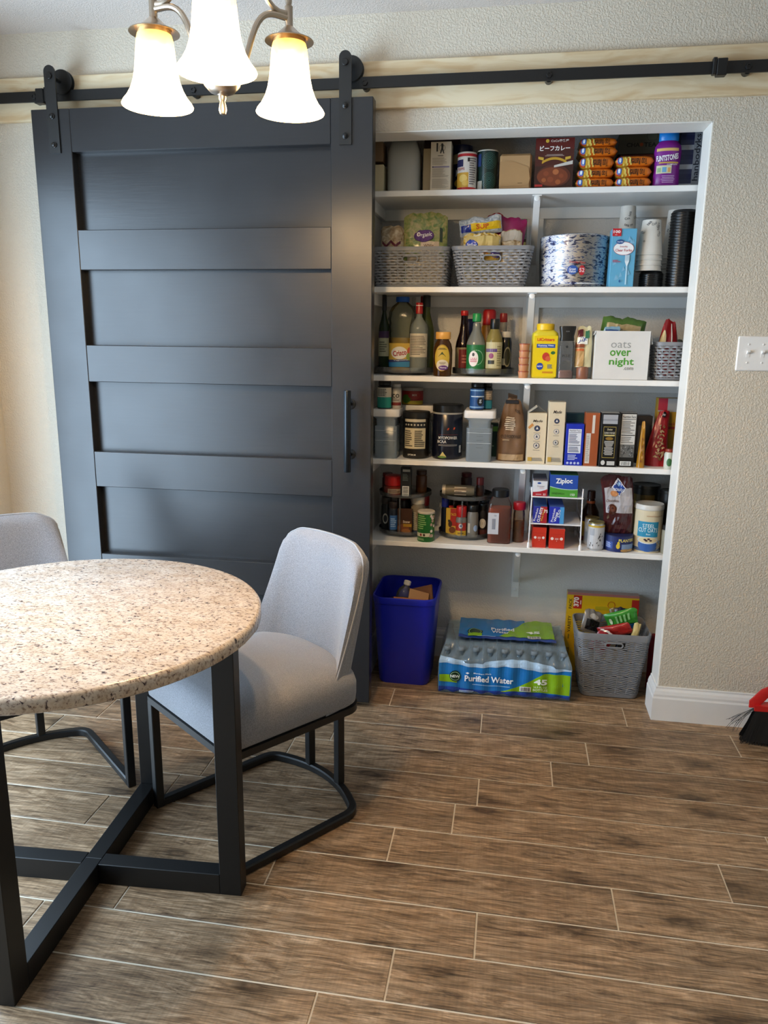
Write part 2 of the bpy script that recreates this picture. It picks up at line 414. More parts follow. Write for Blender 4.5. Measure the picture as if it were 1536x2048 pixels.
# left wall with the sliding glass door, right wall, wall behind the camera
lw = MB()
DY0, DY1, DZ = -2.32, -.52, 2.05
lw.box(XL_ROOM-.1, DY1, 0, XL_ROOM, 0, H_C, m_wall); lw.box(XL_ROOM-.1, YB_ROOM, 0, XL_ROOM, DY0, H_C, m_wall); lw.box(XL_ROOM-.1, DY0, DZ, XL_ROOM, DY1, H_C, m_wall)
structure(lw.build('wall_left', smooth=0), 'cream wall holding the sliding glass door')
dr = MB(); fw = .05
for y in (DY0, DY1-fw): dr.box(XL_ROOM-.05, y, 0, XL_ROOM+.004, y+fw, DZ, m_white)
dr.box(XL_ROOM-.05, DY0, DZ-fw, XL_ROOM+.004, DY1, DZ, m_white); dr.box(XL_ROOM-.05, DY0, 0, XL_ROOM+.004, DY1, .035, m_white)
dr.box(XL_ROOM-.045, (DY0+DY1)/2-.03, 0, XL_ROOM-.005, (DY0+DY1)/2+.03, DZ, m_white)
structure(dr.build('door_1', smooth=0), 'white framed sliding glass door letting in daylight')
structure(MB().box(XR_ROOM, YB_ROOM, 0, XR_ROOM+.1, 0, H_C, m_wall).build('wall_right', smooth=0))
bw = MB(); bw.box(XL_ROOM-.1, YB_ROOM-.1, 0, XR_ROOM+.1, YB_ROOM, H_C, m_wall)
structure(bw.build('wall_rear', smooth=0), 'cream wall behind the photographer')

# baseboards: profile swept along the walls
BP = [(0, 0), (.0155, 0), (.0155, .088), (.0125, .095), (.0125, .104), (.009, .116), (.0045, .124), (.0045, .131), (0, .132)]
def baseboard(name, path, side=1, label=None):
    # path of (x, y) corner points, profile grows to the left-hand side of travel (side=1)
    P = [Vector((*p, 0)) for p in path]; rings = []
    for i, p in enumerate(P):
        ts = []
        if i > 0: ts.append((P[i]-P[i-1]).normalized())
        if i < len(P)-1: ts.append((P[i+1]-P[i]).normalized())
        ns = [Vector((-t.y, t.x, 0))*side for t in ts]
        nn = (ns[0]+ns[-1]); nn = nn/nn.length_squared*2 if nn.length > 0 else ns[0]
        rings.append([p+nn*a+Vector((0, 0, z)) for a, z in BP])
    return structure(MB().loft(rings, m_white).build(name, smooth=0), label)
baseboard('baseboard_right', [(.0, T_W), (0, 0), (XR_ROOM, 0)], -1, 'white moulded baseboard turning into the pantry jamb')
baseboard('baseboard_back', [(X_PL, Y_B), (X_PR, Y_B)], -1, 'white baseboard along the pantry back wall')
baseboard('baseboard_left', [(XL_ROOM, 0), (X_PL-.005, 0)], -1)
baseboard('baseboard_pantry', [(X_PL, T_W), (X_PL, Y_B)], -1)

# ------------------------------------------------------------------ pantry shelves, cleats, brackets
SH = {1: 1.913, 2: 1.579, 3: 1.253, 4: .931, 5: .602, 0: 0}
YF = .135; TH = .02
names = {1: 'topmost white pantry shelf holding the noodle packets', 2: 'white pantry shelf holding two woven baskets and paper plates', 3: 'white pantry shelf holding oil bottles and a white carton',
         4: 'white pantry shelf holding black tubs and a row of boxes', 5: 'lowest white pantry shelf holding spice jars and a wire rack'}
for k in range(1, 6):
    sh = MB().box(X_PL+.001, YF, SH[k]-TH, X_PR-.001, Y_B-.001, SH[k], m_shelf, .0015).build('pantry_shelf', smooth=0); tag(sh, names[k], 'shelf', 'pantry shelves')
    for xa, xb in ([(X_PL+.002, X_PR-.002)] if k < 5 else [(X_PL+.002, -.5535), (-.5185, X_PR-.002)]):      # the lowest bracket sits on the wall between two cleats
        MB().box(xa, Y_B-.018, SH[k]-TH-.042, xb, Y_B, SH[k]-TH, m_shelf, .0015).build('cleat', wb, smooth=0)
    MB().box(X_PL, T_W+.02, SH[k]-TH-.042, X_PL+.018, Y_B-.018, SH[k]-TH, m_shelf, .0015).build('side_cleat', wb, smooth=0)
MB().box(-.562, Y_B-.0185, .60, -.498, Y_B, SH[1]-TH-.042, m_shelf, .0015).build('upright_board', wb, smooth=0)
m_brk = mat('f2f2f0', .3, var=.02)
def bracket(k):
    zt = SH[k]-TH; x = -.533 if k < 5 else -.536
    t = thing('shelf_bracket', 'white metal bracket under the ' + ('topmost', 'second', 'middle', 'fourth', 'lowest')[k-1] + ' pantry shelf', 'bracket', (x, Y_B-.019, zt), 0, 'pantry shelf brackets')
    y0 = 0; L = .268; Hh = .285
    if k == 5: t.location.y = Y_B; L = .29
    MB().box(-.0165, -.003, -Hh, .0165, 0, 0, m_brk, .001).build('wall_plate', t)
    MB().box(-.0165, -L, -.003, .0165, 0, 0, m_brk, .001).build('arm', t)
    # hollow brace: channel from the arm's front end to the wall plate
    a = Vector((0, -L+.012, -.006)); b = Vector((0, -.006, -Hh+.075)); d = (b-a).normalized(); q = d.cross(Vector((1, 0, 0)))
    rings = []
    for p in (a, b): rings.append([p+Vector((sx*.0115, 0, 0))+q*sy for sx, sy in ((-1, -.006), (-.6, -.009), (.6, -.009), (1, -.006), (1, .005), (-1, .005))])
    MB().loft(rings, m_brk).build('brace', t)
    MB().lathe([(.0065, 0), (.0065, .003), (.004, .0045)], m_brk, 12).build('screw', t).matrix_local = Matrix.Translation((0, -.003, -Hh+.035)) @ Matrix.Rotation(pi/2, 4, 'X')
    MB().lathe([(.010, 0), (.010, .003), (.007, .0045)], m_brk, 12).build('rivet', t).matrix_local = Matrix.Translation((0, -L+.004, -.011)) @ Matrix.Rotation(pi/2, 4, 'X')
for k in range(1, 6): bracket(k)

# light switch
t = thing('light_switch', 'white two-gang toggle switch plate on the textured wall', 'light switch', (.2075, 0, 1.355))
MB().loft([rrect(.114, .114, .004, 0, 3), rrect(.114, .114, .004, .003, 3), rrect(.108, .108, .003, .0065, 3)], m_white).build('plate', t).matrix_local = Matrix.Rotation(pi/2, 4, 'X')
for sx in (-.023, .023):
    tg = MB().loft([rrect(.0105, .024, .001, 0, 2), rrect(.0105, .024, .001, .001, 2)], m_white).build('toggle_slot', t); tg.matrix_local = Matrix.Translation((sx, -.0065, 0)) @ Matrix.Rotation(pi/2, 4, 'X')
    lv = MB().loft([rrect(.009, .010, .001, 0, 2), rrect(.008, .007, .001, .012, 2)], m_white).build('toggle', t); lv.matrix_local = Matrix.Translation((sx, -.0065, .003)) @ Matrix.Rotation(pi/2-.45, 4, 'X')
    for z in (-.03, .03):
        MB().lathe([(.0032, 0), (.0032, .001), (.002, .0018)], m_white, 10).build('screw', t).matrix_local = Matrix.Translation((sx, -.0065, z)) @ Matrix.Rotation(pi/2, 4, 'X')

# ------------------------------------------------------------------ barn door, rail, pine backing board
m_blk = mat('161616', .38, var=.1)
m_blk2 = mat('1c1b1a', .45, var=.1)
def door_paint():
    m, n, l, p = new_mat('charcoal_door_paint')
    tc = N(n, 'ShaderNodeTexCoord'); mp = N(n, 'ShaderNodeMapping'); mp.inputs['Scale'].default_value = (3, 3, 60); l.new(tc.outputs['Object'], mp.inputs[0])
    g = N(n, 'ShaderNodeTexNoise'); g.inputs['Scale'].default_value = 3; g.inputs['Detail'].default_value = 6; l.new(mp.outputs[0], g.inputs['Vector'])
    g2 = N(n, 'ShaderNodeTexNoise'); g2.inputs['Scale'].default_value = 7; l.new(tc.outputs['Object'], g2.inputs['Vector'])
    mx = N(n, 'ShaderNodeMix', data_type='RGBA'); mx.inputs[6].default_value = lin('202022'); mx.inputs[7].default_value = lin('272729'); l.new(g.outputs['Fac'], mx.inputs[0]); l.new(mx.outputs[2], p.inputs['Base Color'])
    mr = N(n, 'ShaderNodeMapRange'); mr.inputs[3].default_value = .27; mr.inputs[4].default_value = .38; l.new(g2.outputs['Fac'], mr.inputs[0]); l.new(mr.outputs[0], p.inputs['Roughness']); p.inputs['Specular IOR Level'].default_value = .5
    b = N(n, 'ShaderNodeBump'); b.inputs['Strength'].default_value = .12; b.inputs['Distance'].default_value = .001; l.new(g.outputs['Fac'], b.inputs['Height']); l.new(b.outputs[0], p.inputs['Normal'])
    return m
m_door = door_paint()
bd = MB().box(XL_ROOM+.01, -.02, 2.146, 1.6, 0, 2.2905, m_pine, .0015).build('trim_2', smooth=0)
structure(bd, 'raw pine board along the wall behind the black sliding rail')

rl = thing('barn_door_rail', 'black flat steel sliding rail bolted to the pine board', 'rail', (0, -.05, 2.2165))
MB().box(XL_ROOM+.03, -.004, -.0175, 1.55, .004, .0175, m_blk, .0008).build('bar', rl, smooth=0)
for x in (-2.314, -1.716, -1.117, -.519, .079, .677, 1.275):
    b = MB().lathe([(.0105, .0), (.0105, .004), (.0095, .006), (.0055, .0065), (.0055, .004)], m_blk, 6).build('bolt', rl); b.matrix_local = Matrix.Translation((x, -.004, -.001)) @ Matrix.Rotation(pi/2, 4, 'X')
    s_ = MB().lathe([(.0125, 0), (.0125, .027)], m_blk, 16).build('spacer', rl); s_.matrix_local = Matrix.Translation((x, .031, -.008)) @ Matrix.Rotation(pi/2, 4, 'X')
for x, dd in ((-2.285, 1), (.0, -1)):
    st = MB().box(x-.015, -.020, -.026, x+.015, .008, .022, m_blk, .002).box(x+dd*.015-.006*(1-dd)/1, -.017, -.022, x+dd*.015+.006*(1+dd), .004, .026, m_blk, .002)
    st.build('end_stop', rl, smooth=0)

dX0, dX1, dZ0, dZ1, dY = -2.294, -1.077, .018, 2.157, -.115
door = thing('barn_door', 'charcoal painted wooden barn door with five recessed panels', 'door', ((dX0+dX1)/2, dY, dZ0))
def DL(x, z): return x-(dX0+dX1)/2, z-dZ0
hw = (dX1-dX0)/2; SL, SR = -2.149, -1.2195
for a, b in ((dX0, SL), (SR, dX1)):
    MB().box(a-(dX0+dX1)/2, 0, 0, b-(dX0+dX1)/2, .05, dZ1-dZ0, m_door, .002).build('stile', door, smooth=0)
rails = [(2.017, 2.157), (1.621, 1.758), (1.222, 1.3555), (.824, .960), (.4265, .5565), (.018, .160)]
for a, b in rails:
    MB().box(SL-(dX0+dX1)/2-.0002, .0006, a-dZ0, SR-(dX0+dX1)/2+.0002, .05, b-dZ0, m_door, .0018).build('rail', door, smooth=0)
for i in range(5):
    MB().box(SL-(dX0+dX1)/2-.004, .036, rails[i+1][1]-dZ0-.004, SR-(dX0+dX1)/2+.004, .046, rails[i][0]-dZ0+.004, m_door).build('panel', door, smooth=0)
for x in (-2.2095, -1.1685):
    # strap with rounded top
    n = 10; w2 = .0205; top = .281
    ol = [(-w2, 0), (w2, 0), (w2, top-w2)]+[(w2*cos(pi*i/n), top-w2+w2*sin(pi*i/n)) for i in range(1, n)]+[(-w2, top-w2)]
    hg = MB().loft([[(a, 0, z) for a, z in ol], [(a, -.006, z) for a, z in ol]], m_blk2).build('hanger_strap', door); hg.location = (x-(dX0+dX1)/2, -.0002, 2.013-dZ0)
    wh = MB().lathe([(.018, 0), (.039, 0), (.041, .003), (.0238, .0068), (.0238, .0162), (.041, .020), (.039, .023), (.018, .023)], m_blk, 28).build('wheel', hg)
    wh.matrix_local = Matrix.Translation((.006, .0767, .2455)) @ Matrix.Rotation(pi/2, 4, 'X')
    ax = MB().lathe([(.0105, 0), (.0105, .006), (.009, .0075)], m_blk, 14).build('axle_bolt', hg); ax.matrix_local = Matrix.Translation((0, -.006, .2455)) @ Matrix.Rotation(pi/2, 4, 'X')
    MB().tube([(0, 0, .2455), (0, .074, .2455)], .007, m_blk).build('axle', hg)
    for z in (.026, .118):
        bo = MB().lathe([(.0095, 0), (.0095, .004), (.007, .006), (.0065, .010), (.003, .012)], m_blk, 14).build('bolt', hg); bo.matrix_local = Matrix.Translation((0, -.006, z)) @ Matrix.Rotation(pi/2, 4, 'X')
hx, hz0, hz1 = -1.152-(dX0+dX1)/2, .927-dZ0, 1.214-dZ0
hd = MB().tube([(hx, -.05, hz0), (hx, -.05, hz0+.002), (hx, -.05, hz1-.002), (hx, -.05, hz1)], [.0115, .0125, .0125, .0115], mat('1d2227', .28, .6), 20).build('handle', door)
for z in (1.163-dZ0, .984-dZ0):
    MB().tube([(hx, 0, z), (hx, -.05, z)], .006, m_blk, 10).build('post', hd)
    b = MB().lathe([(.019, 0), (.019, .0015), (.0165, .003), (.0065, .003), (.0065, .009)], m_blk, 24).build('rosette', hd); b.matrix_local = Matrix.Translation((hx, 0, z)) @ Matrix.Rotation(pi/2, 4, 'X')

# ------------------------------------------------------------------ table
def granite():
    m, n, l, p = new_mat('speckled_granite')
    tc = N(n, 'ShaderNodeTexCoord')
    mp = N(n, 'ShaderNodeMapping'); mp.inputs['Scale'].default_value = (1, 1.5, 1); mp.inputs['Rotation'].default_value = (0, 0, .2); l.new(tc.outputs['Object'], mp.inputs[0])
    a = N(n, 'ShaderNodeTexNoise'); a.inputs['Scale'].default_value = 95; a.inputs['Detail'].default_value = 5; a.inputs['Roughness'].default_value = .62; a.inputs['Distortion'].default_value = .7; l.new(mp.outputs[0], a.inputs['Vector'])
    b = N(n, 'ShaderNodeTexNoise'); b.inputs['Scale'].default_value = 22; b.inputs['Detail'].default_value = 4; l.new(mp.outputs[0], b.inputs['Vector'])
    c = N(n, 'ShaderNodeTexNoise'); c.inputs['Scale'].default_value = 120; c.inputs['Detail'].default_value = 3; l.new(mp.outputs[0], c.inputs['Vector'])
    r1 = N(n, 'ShaderNodeValToRGB'); e = r1.color_ramp.elements; e[0].position = .33; e[0].color = lin('3c3439'); e[1].position = .45; e[1].color = lin('d0c4b6')
    q = e.new(.365); q.color = lin('63565a'); q = e.new(.40); q.color = lin('b0a098'); q = e.new(.62); q.color = lin('dcd3c8')
    l.new(a.outputs['Fac'], r1.inputs[0])
    r2 = N(n, 'ShaderNodeValToRGB'); e = r2.color_ramp.elements; e[0].position = .35; e[0].color = lin('e2d4c4'); e[1].position = .65; e[1].color = (1, 1, 1, 1); l.new(b.outputs['Fac'], r2.inputs[0])
    r3 = N(n, 'ShaderNodeValToRGB'); e = r3.color_ramp.elements; e[0].position = .3; e[0].color = lin('a08c80'); e[1].position = .46; e[1].color = (1, 1, 1, 1); l.new(c.outputs['Fac'], r3.inputs[0])
    m1 = N(n, 'ShaderNodeMix', data_type='RGBA', blend_type='MULTIPLY'); m1.inputs[0].default_value = .7; l.new(r1.outputs[0], m1.inputs[6]); l.new(r2.outputs[0], m1.inputs[7])
    m2 = N(n, 'ShaderNodeMix', data_type='RGBA', blend_type='MULTIPLY'); m2.inputs[0].default_value = .8; l.new(m1.outputs[2], m2.inputs[6]); l.new(r3.outputs[0], m2.inputs[7])
    l.new(m2.outputs[2], p.inputs['Base Color']); p.inputs['Roughness'].default_value = .22
    return m
m_gran = granite()
m_frame = mat('070708', .45, var=.1)
TX, TY, TR, TZ = -1.608, -1.213, .456, .75
tb = thing('dining_table', 'round speckled granite table on a black metal cross base', 'table', (TX, TY, 0), radians(3.2))
rnd = random.Random(2)
nn = 96; prof = [(-.006, -.036), (0, -.031), (.001, -.02), (.001, -.008), (-.003, -.002), (-.008, 0)]
rg = []
for dr_, z in prof:
    rg.append([((TR+dr_+(.0022*mnoise.noise((cos(2*pi*j/nn)*9, sin(2*pi*j/nn)*9, z*60)) if -.033 < z < -.005 else 0))*cos(2*pi*j/nn), (TR+dr_)*sin(2*pi*j/nn), TZ+z) for j in range(nn)])
MB().loft(rg, m_gran).build('tabletop', tb, smooth=50)
BX, BY = -.001, .030           # cross centre relative to the top
LL = .402; tw, thh = .0225, .03
def bar(name, x0, y0, z0, x1, y1, z1): return MB().box(x0, y0, z0, x1, y1, z1, m_frame, .0015).build(name, tb, smooth=0)
for sx, sy in ((1, 0), (-1, 0), (0, 1), (0, -1)):
    ang = {(1, 0): 0, (0, 1): pi/2, (-1, 0): pi, (0, -1): -pi/2}[(sx, sy)]
    for nm, x0, x1, z0, z1 in (('base_bar', tw+.0004 if sx else -.0004, LL-.056, 0, .058), ('top_bar', tw if sx else 0, LL-.056, TZ-.036-.04, TZ-.036), ('leg', LL-.056, LL, 0, TZ-.036)):
        o = MB().box(x0, -tw, z0, x1, tw, z1, m_frame, .0015).build(nm, tb, smooth=0); o.location = (BX, BY, 0); o.rotation_euler.z = ang

# ------------------------------------------------------------------ chairs
def fabric():
    m, n, l, p = new_mat('grey_tweed')
    tc = N(n, 'ShaderNodeTexCoord')
    mp = N(n, 'ShaderNodeMapping'); mp.inputs['Scale'].default_value = (1, 1, .35); l.new(tc.outputs['Object'], mp.inputs[0])
    a = N(n, 'ShaderNodeTexNoise'); a.inputs['Scale'].default_value = 900; a.inputs['Detail'].default_value = 2; l.new(mp.outputs[0], a.inputs['Vector'])
    b = N(n, 'ShaderNodeTexNoise'); b.inputs['Scale'].default_value = 520; b.inputs['Detail'].default_value = 3; l.new(tc.outputs['Object'], b.inputs['Vector'])
    ad = N(n, 'ShaderNodeMath', operation='ADD'); l.new(a.outputs['Fac'], ad.inputs[0]); l.new(b.outputs['Fac'], ad.inputs[1])
    r = N(n, 'ShaderNodeValToRGB'); e = r.color_ramp.elements; e[0].position = .8/2; e[0].color = lin('707176'); e[1].position = 1.25/2; e[1].color = lin('96979d')
    hf = N(n, 'ShaderNodeMath', operation='MULTIPLY'); hf.inputs[1].default_value = .5; l.new(ad.outputs[0], hf.inputs[0]); l.new(hf.outputs[0], r.inputs[0])
    l.new(r.outputs[0], p.inputs['Base Color']); p.inputs['Roughness'].default_value = .9; p.inputs['Sheen Weight'].default_value = .3
    bm = N(n, 'ShaderNodeBump'); bm.inputs['Strength'].default_value = .35; bm.inputs['Distance'].default_value = .001; l.new(ad.outputs[0], bm.inputs['Height']); l.new(bm.outputs[0], p.inputs['Normal'])
    return m
m_fab = fabric()
def dplan(hw, y0, y1, bulge, rf, rr, n=6):
    """D-shaped seat plan: straight front, straight sides, shallow arched back; list of (x, y) counter-clockwise from front right"""
    pts = []
    def corner(cx, cy, r, a0, a1):
        for i in range(n+1): a = a0+(a1-a0)*i/n; pts.append((cx+r*cos(a), cy+r*sin(a)))
    corner(hw-rf, y0+rf, rf, -pi/2, 0)
    corner(hw-rr, y1-rr, rr, 0, radians(68))
    k = 14; xs = pts[-1][0]; ys = pts[-1][1]
    for i in range(1, k):
        x = xs*(1-2*i/k); pts.append((x, ys+bulge*(1-(x/xs)**2)))
    corner(-hw+rr, y1-rr, rr, radians(112), pi)
    corner(-hw+rf, y0+rf, rf, pi, 1.5*pi)
    return pts
def make_chair(label, loc, rz):
    t = thing('dining_chair', label, 'chair', loc, rz, 'grey upholstered dining chairs')
    hw = .215
    # sled base: open at the front
    pl = dplan(hw-.0, 0, .432, .045, .001, .055)
    pl = [p for p in pl if not (p[1] < .012)]
    path = [(hw, .002, .0125)]+[(x, y, .0125) for x, y in pl]+[(-hw, .002, .0125)]
    MB().tube(path, .0125, m_frame, rx=(.0125, .0125)).build('base_rail', t)
    for s in (-1, 1): MB().box(s*hw-.0125, -.0125, 0, s*hw+.0125, .0125, .35, m_frame, .002).build('leg', t)
    for s in (-1, 1): MB().box(s*.075-.0125, .4545, .02, s*.075+.0125, .4795, .35, m_frame, .002).build('leg', t)
    # seat frame
    fp = dplan(.232, -.016, .438, .045, .02, .06)
    MB().loft([[(x, y, z) for x, y in fp] for z in (.346, .366)], m_frame).build('seat_frame', t)
    def ring(off, z, crown=0):
        q = dplan(.228-off, -.014+off, .432-off, .045, max(.03-off*.4, .01), max(.06-off*.4, .02)); return [(x, y, z) for x, y in q]
    rings = [ring(.008, .3655), ring(-.002, .375), ring(-.004, .40), ring(-.004, .43), ring(.002, .452), ring(.014, .467), ring(.035, .475), ring(.07, .481), ring(.11, .485)]
    MB().loft(rings, m_fab).build('seat', t, smooth=60)
    # backrest: curved shell wrapping the rear of the seat
    z0, zt = .368, .815
    def mid(u, v):
        a = abs(u)
        wv = .228-.038*v
        x = wv*(u if a < .8 else (1 if u > 0 else -1)*(.8+.2*sin((a-.8)/.2*pi/2)*1.0)) 
        wing = .118*(1-v)**1.2+.030
        y = .448+.048*v - wing*a**3.2
        c = max(0, (a-.62)/.38); ztop = zt-.075*(1-sqrt(max(0, 1-c*c)))-.012*a*a
        return x, y, z0+(ztop-z0)*v
    def half(u, v):
        e = min(1, (1-abs(u))/.14); g = min(1, (1-v)/.09); h_ = sqrt(max(0, 1-(1-e)**2))*sqrt(max(0, 1-(1-g)**2))
        return .005+.022*h_
    def fr(a, b):
        u = -1+2*a; v = b; x, y, z = mid(u, v); return (x*(1 - .0), y-half(u, v)-(.006*sin(pi*min(1, v*1.0))*(1-u*u)), z)
    def bk(a, b):
        u = -1+2*a; v = b; x, y, z = mid(u, v); return (x, y+half(u, v), z)
    mb = MB(); nu, nv = 40, 26
    mb.grid(fr, nu, nv, m_fab); mb.grid(bk, nu, nv, m_fab, True)
    # close the rim
    edge = [(i/nu, 0) for i in range(nu+1)]+[(1, j/nv) for j in range(1, nv+1)]+[(i/nu, 1) for i in range(nu-1, -1, -1)]+[(0, j/nv) for j in range(nv-1, -1, -1)]
    r1 = [fr(a, b) for a, b in edge]; r2 = [bk(a, b) for a, b in edge]
    n_ = len(edge); mb.add(r1+r2, [(i, (i+1) % n_, n_+(i+1) % n_, n_+i) for i in range(n_)], m_fab)
    mb.build('backrest', t, smooth=70)
    rim = [(0, j/nv) for j in range(2, nv+1)]+[(i/nu, 1) for i in range(1, nu)]+[(1, j/nv) for j in range(nv, 1, -1)]
    MB().tube([Vector(fr(a, b)) for a, b in rim], .0028, mat('9a9b9f', .85), 6).build('piping', t)
    return t
a1 = radians(52-90)
make_chair('grey upholstered chair between the round table and the pantry, its back fully in view', (-1.586+.215*.79, -.859-.215*.61, 0), a1)
a2 = radians(138.6-90)
make_chair('grey upholstered chair beyond the table, its back next to the cream wall', (-1.722-.215*.66, -.772-.215*.75, 0), a2)

# ------------------------------------------------------------------ chandelier
m_nick = mat('b9ab9a', .32, 1.0, var=.05)
def shade_glass():
    m, n, l, p = new_mat('lit_alabaster_glass')
    tc = N(n, 'ShaderNodeTexCoord'); sp = N(n, 'ShaderNodeSeparateXYZ'); l.new(tc.outputs['Object'], sp.inputs[0])
    nz = N(n, 'ShaderNodeTexNoise'); nz.inputs['Scale'].default_value = 14; nz.inputs['Distortion'].default_value = 1.4; l.new(tc.outputs['Object'], nz.inputs['Vector'])
    ad = N(n, 'ShaderNodeMath', operation='MULTIPLY_ADD'); l.new(nz.outputs['Fac'], ad.inputs[0]); ad.inputs[1].default_value = .05; l.new(sp.outputs['Z'], ad.inputs[2])
    r = N(n, 'ShaderNodeValToRGB'); mr = N(n, 'ShaderNodeMapRange'); mr.inputs[1].default_value = 0; mr.inputs[2].default_value = .175; l.new(ad.outputs[0], mr.inputs[0]); l.new(mr.outputs[0], r.inputs[0])
    e = r.color_ramp.elements; e[0].position = .1; e[0].color = (1, .74, .42, 1); e[1].position = 1; e[1].color = (.8, .40, .06, 1); q = e.new(.62); q.color = (1, .76, .44, 1); q = e.new(.8); q.color = (1, .68, .16, 1)
    s = N(n, 'ShaderNodeMapRange'); s.inputs[1].default_value = .06; s.inputs[2].default_value = .17; s.inputs[3].default_value = 9; s.inputs[4].default_value = 1.1; l.new(ad.outputs[0], s.inputs[0])
    l.new(r.outputs[0], p.inputs['Emission Color']); l.new(s.outputs[0], p.inputs['Emission Strength'])
    p.inputs['Base Color'].default_value = lin('e8c98c'); p.inputs['Roughness'].default_value = .3
    return m
m_shade = shade_glass()
CX, CY, CZ = -1.211, -1.123, 1.8755
ch = thing('chandelier', 'brushed nickel chandelier with three lit amber glass bell shades', 'chandelier', (CX, CY, CZ))
_o = MB().lathe([(.0, -.048), (.006, -.046), (.0085, -.038), (.007, -.028), (.0055, -.022), (.008, -.016), (.008, -.012), (.012, -.009)], m_nick, 18).build('finial', ch); _o.location.z = .016
MB().lathe([(.010, -.010), (.026, -.004), (.037, .008), (.042, .024), (.042, .034), (.034, .044), (.020, .052), (.014, .065), (.012, .09), (.017, .11), (.012, .13), (.011, .33), (.016, .36), (.011, .39), (.009, .545)], m_nick, 26).build('column', ch).location.z = .016
MB().lathe([(.009, .555), (.055, .56), (.062, .567), (.062, .571)], m_nick, 28).build('ceiling_canopy', ch).location.z = -.006
RR = .164
def bez(P, n=16):
    out = []
    for i in range(n+1):
        t_ = i/n; Q = [Vector(p) for p in P]
        while len(Q) > 1: Q = [Q[k].lerp(Q[k+1], t_) for k in range(len(Q)-1)]
        out.append(Q[0])
    return out
for i, a in enumerate((167.5, 47.5, 287.5)):
    a = radians(a); d = Vector((cos(a), sin(a), 0))
    def at(r, z): return d*r+Vector((0, 0, z))
    MB().tube(bez([at(.034, .03), at(.075, .10), at(.07, .21), at(.125, .185), at(RR-.006, .187)]), .0065, m_nick, 10).build('arm', ch)
    MB().tube(bez([at(RR-.008, .195), at(.10, .185), at(.085, .25), at(.075, .31), at(.04, .40), at(.012, .375)]), .0062, m_nick, 10).build('scroll', ch)
    cp = MB().lathe([(.0, .243), (.003, .238), (.0075, .222), (.006, .213), (.009, .210), (.0085, .205), (.0085, .172), (.012, .169), (.022, .160), (.034, .150), (.053, .143), (.053, .1415), (.033, .147), (.02, .150)], m_nick, 28).build('shade_cap', ch); cp.location = at(RR, 0)
    co = MB().lathe([(.026, .152), (.033, .150), (.035, .140), (.033, .134), (.027, .132)], mat('c9a877', .35, .8), 24).build('collar', ch); co.location = at(RR, 0)
    pr = [(.036, .138), (.0385, .128), (.0405, .112), (.0425, .092), (.0450, .070), (.0490, .050), (.0550, .033), (.0640, .017), (.0730, .006), (.0755, .001), (.0745, -.001), (.0715, .004), (.0620, .015), (.0530, .031), (.0470, .050), (.0430, .070), (.0400, .092), (.037, .112), (.034, .136)]
    sh_ = MB().lathe(pr, m_shade, 36, caps=(False, False)).build('glass_shade', ch, smooth=80); sh_.location = at(RR, 0)
    bl = MB().lathe([(.0, .028), (.012, .031), (.02, .042), (.023, .058), (.02, .075), (.013, .095), (.012, .13)], mat('fff0d0', .4, emit=1), 18).build('bulb', ch); bl.location = at(RR, 0)
    pt = bpy.data.lights.new('bulb_glow', 'POINT'); pt.energy = 13; pt.color = (1, .71, .39); pt.shadow_soft_size = .02
    po = bpy.data.objects.new('bulb_glow', pt); C.objects.link(po); po.location = Vector((CX, CY, CZ))+at(RR, .010)

# ------------------------------------------------------------------ pantry goods: helpers
def spot(xl, xr, yt, z, y=None, yb=None, rnd_=False):
    """front-plane depth, centre x, width and height of something standing at height z"""
    xc = (xl+xr)/2
    if y is None: y = min(max(PZ(xc, yb, z).y, YF+.004), .40)
    d0 = CAM.y
    pym = (yt+pix(PY(xc, yt, y).x, y, z)[1])/2
    a, b = PY(xl, pym, y), PY(xr, pym, y); w = b.x-a.x; cx = (a.x+b.x)/2; yc = y
    if rnd_:
        yc = y+w/2
        a, b = PY(xl, pym, yc), PY(xr, pym, yc); w = b.x-a.x; cx = (a.x+b.x)/2
    h = PY(xc, yt, yc).z-z
    for k in (2, 3, 4, 5):      # nothing may reach into the shelf above
        if SH[k]-.001 <= z < SH[k-1]-TH: h = min(h, SH[k-1]-TH-.002-z)
    return cx, y, w, h
def pix(x, y, z):
    d = Vector((x, y, z))-CAM; q = d.dot(_f); return 768+FPX*d.dot(_r)/q, 1024-FPX*d.dot(_u)/q
def carton(name, label, cat, px, z, col, d=.06, y=None, yb=None, rz=0, draw=None, side=None, part='carton', rough=.5, group=None, c=.0012, top=None, extra=None, sidecol=None):
    cx, yf, w, h = spot(px[0], px[1], px[2], z, y, yb)
    t = thing(name, label, cat, (cx, yf+d/2, z), rz, group)
    m = mat(col, rough)
    mb = MB().box(-w/2, -d/2, 0, w/2, d/2, h, m, c); mb.build(part, t, smooth=0)
    if top: MB().box(-w/2+.0006, -d/2+.0006, h-.0004, w/2-.0006, d/2-.0006, h+.0006, mat(top, rough)).build('lid', t, smooth=0)
    if draw:
        P = Print(); draw(P, w, h); P.build('printed_front', t, on_front(d))
    if side:
        P = Print(); side(P, d, h); P.build('printed_side', t, on_left(w) if cx > -.75 else on_right(w))
    if extra: extra(t, w, d, h)
    return t
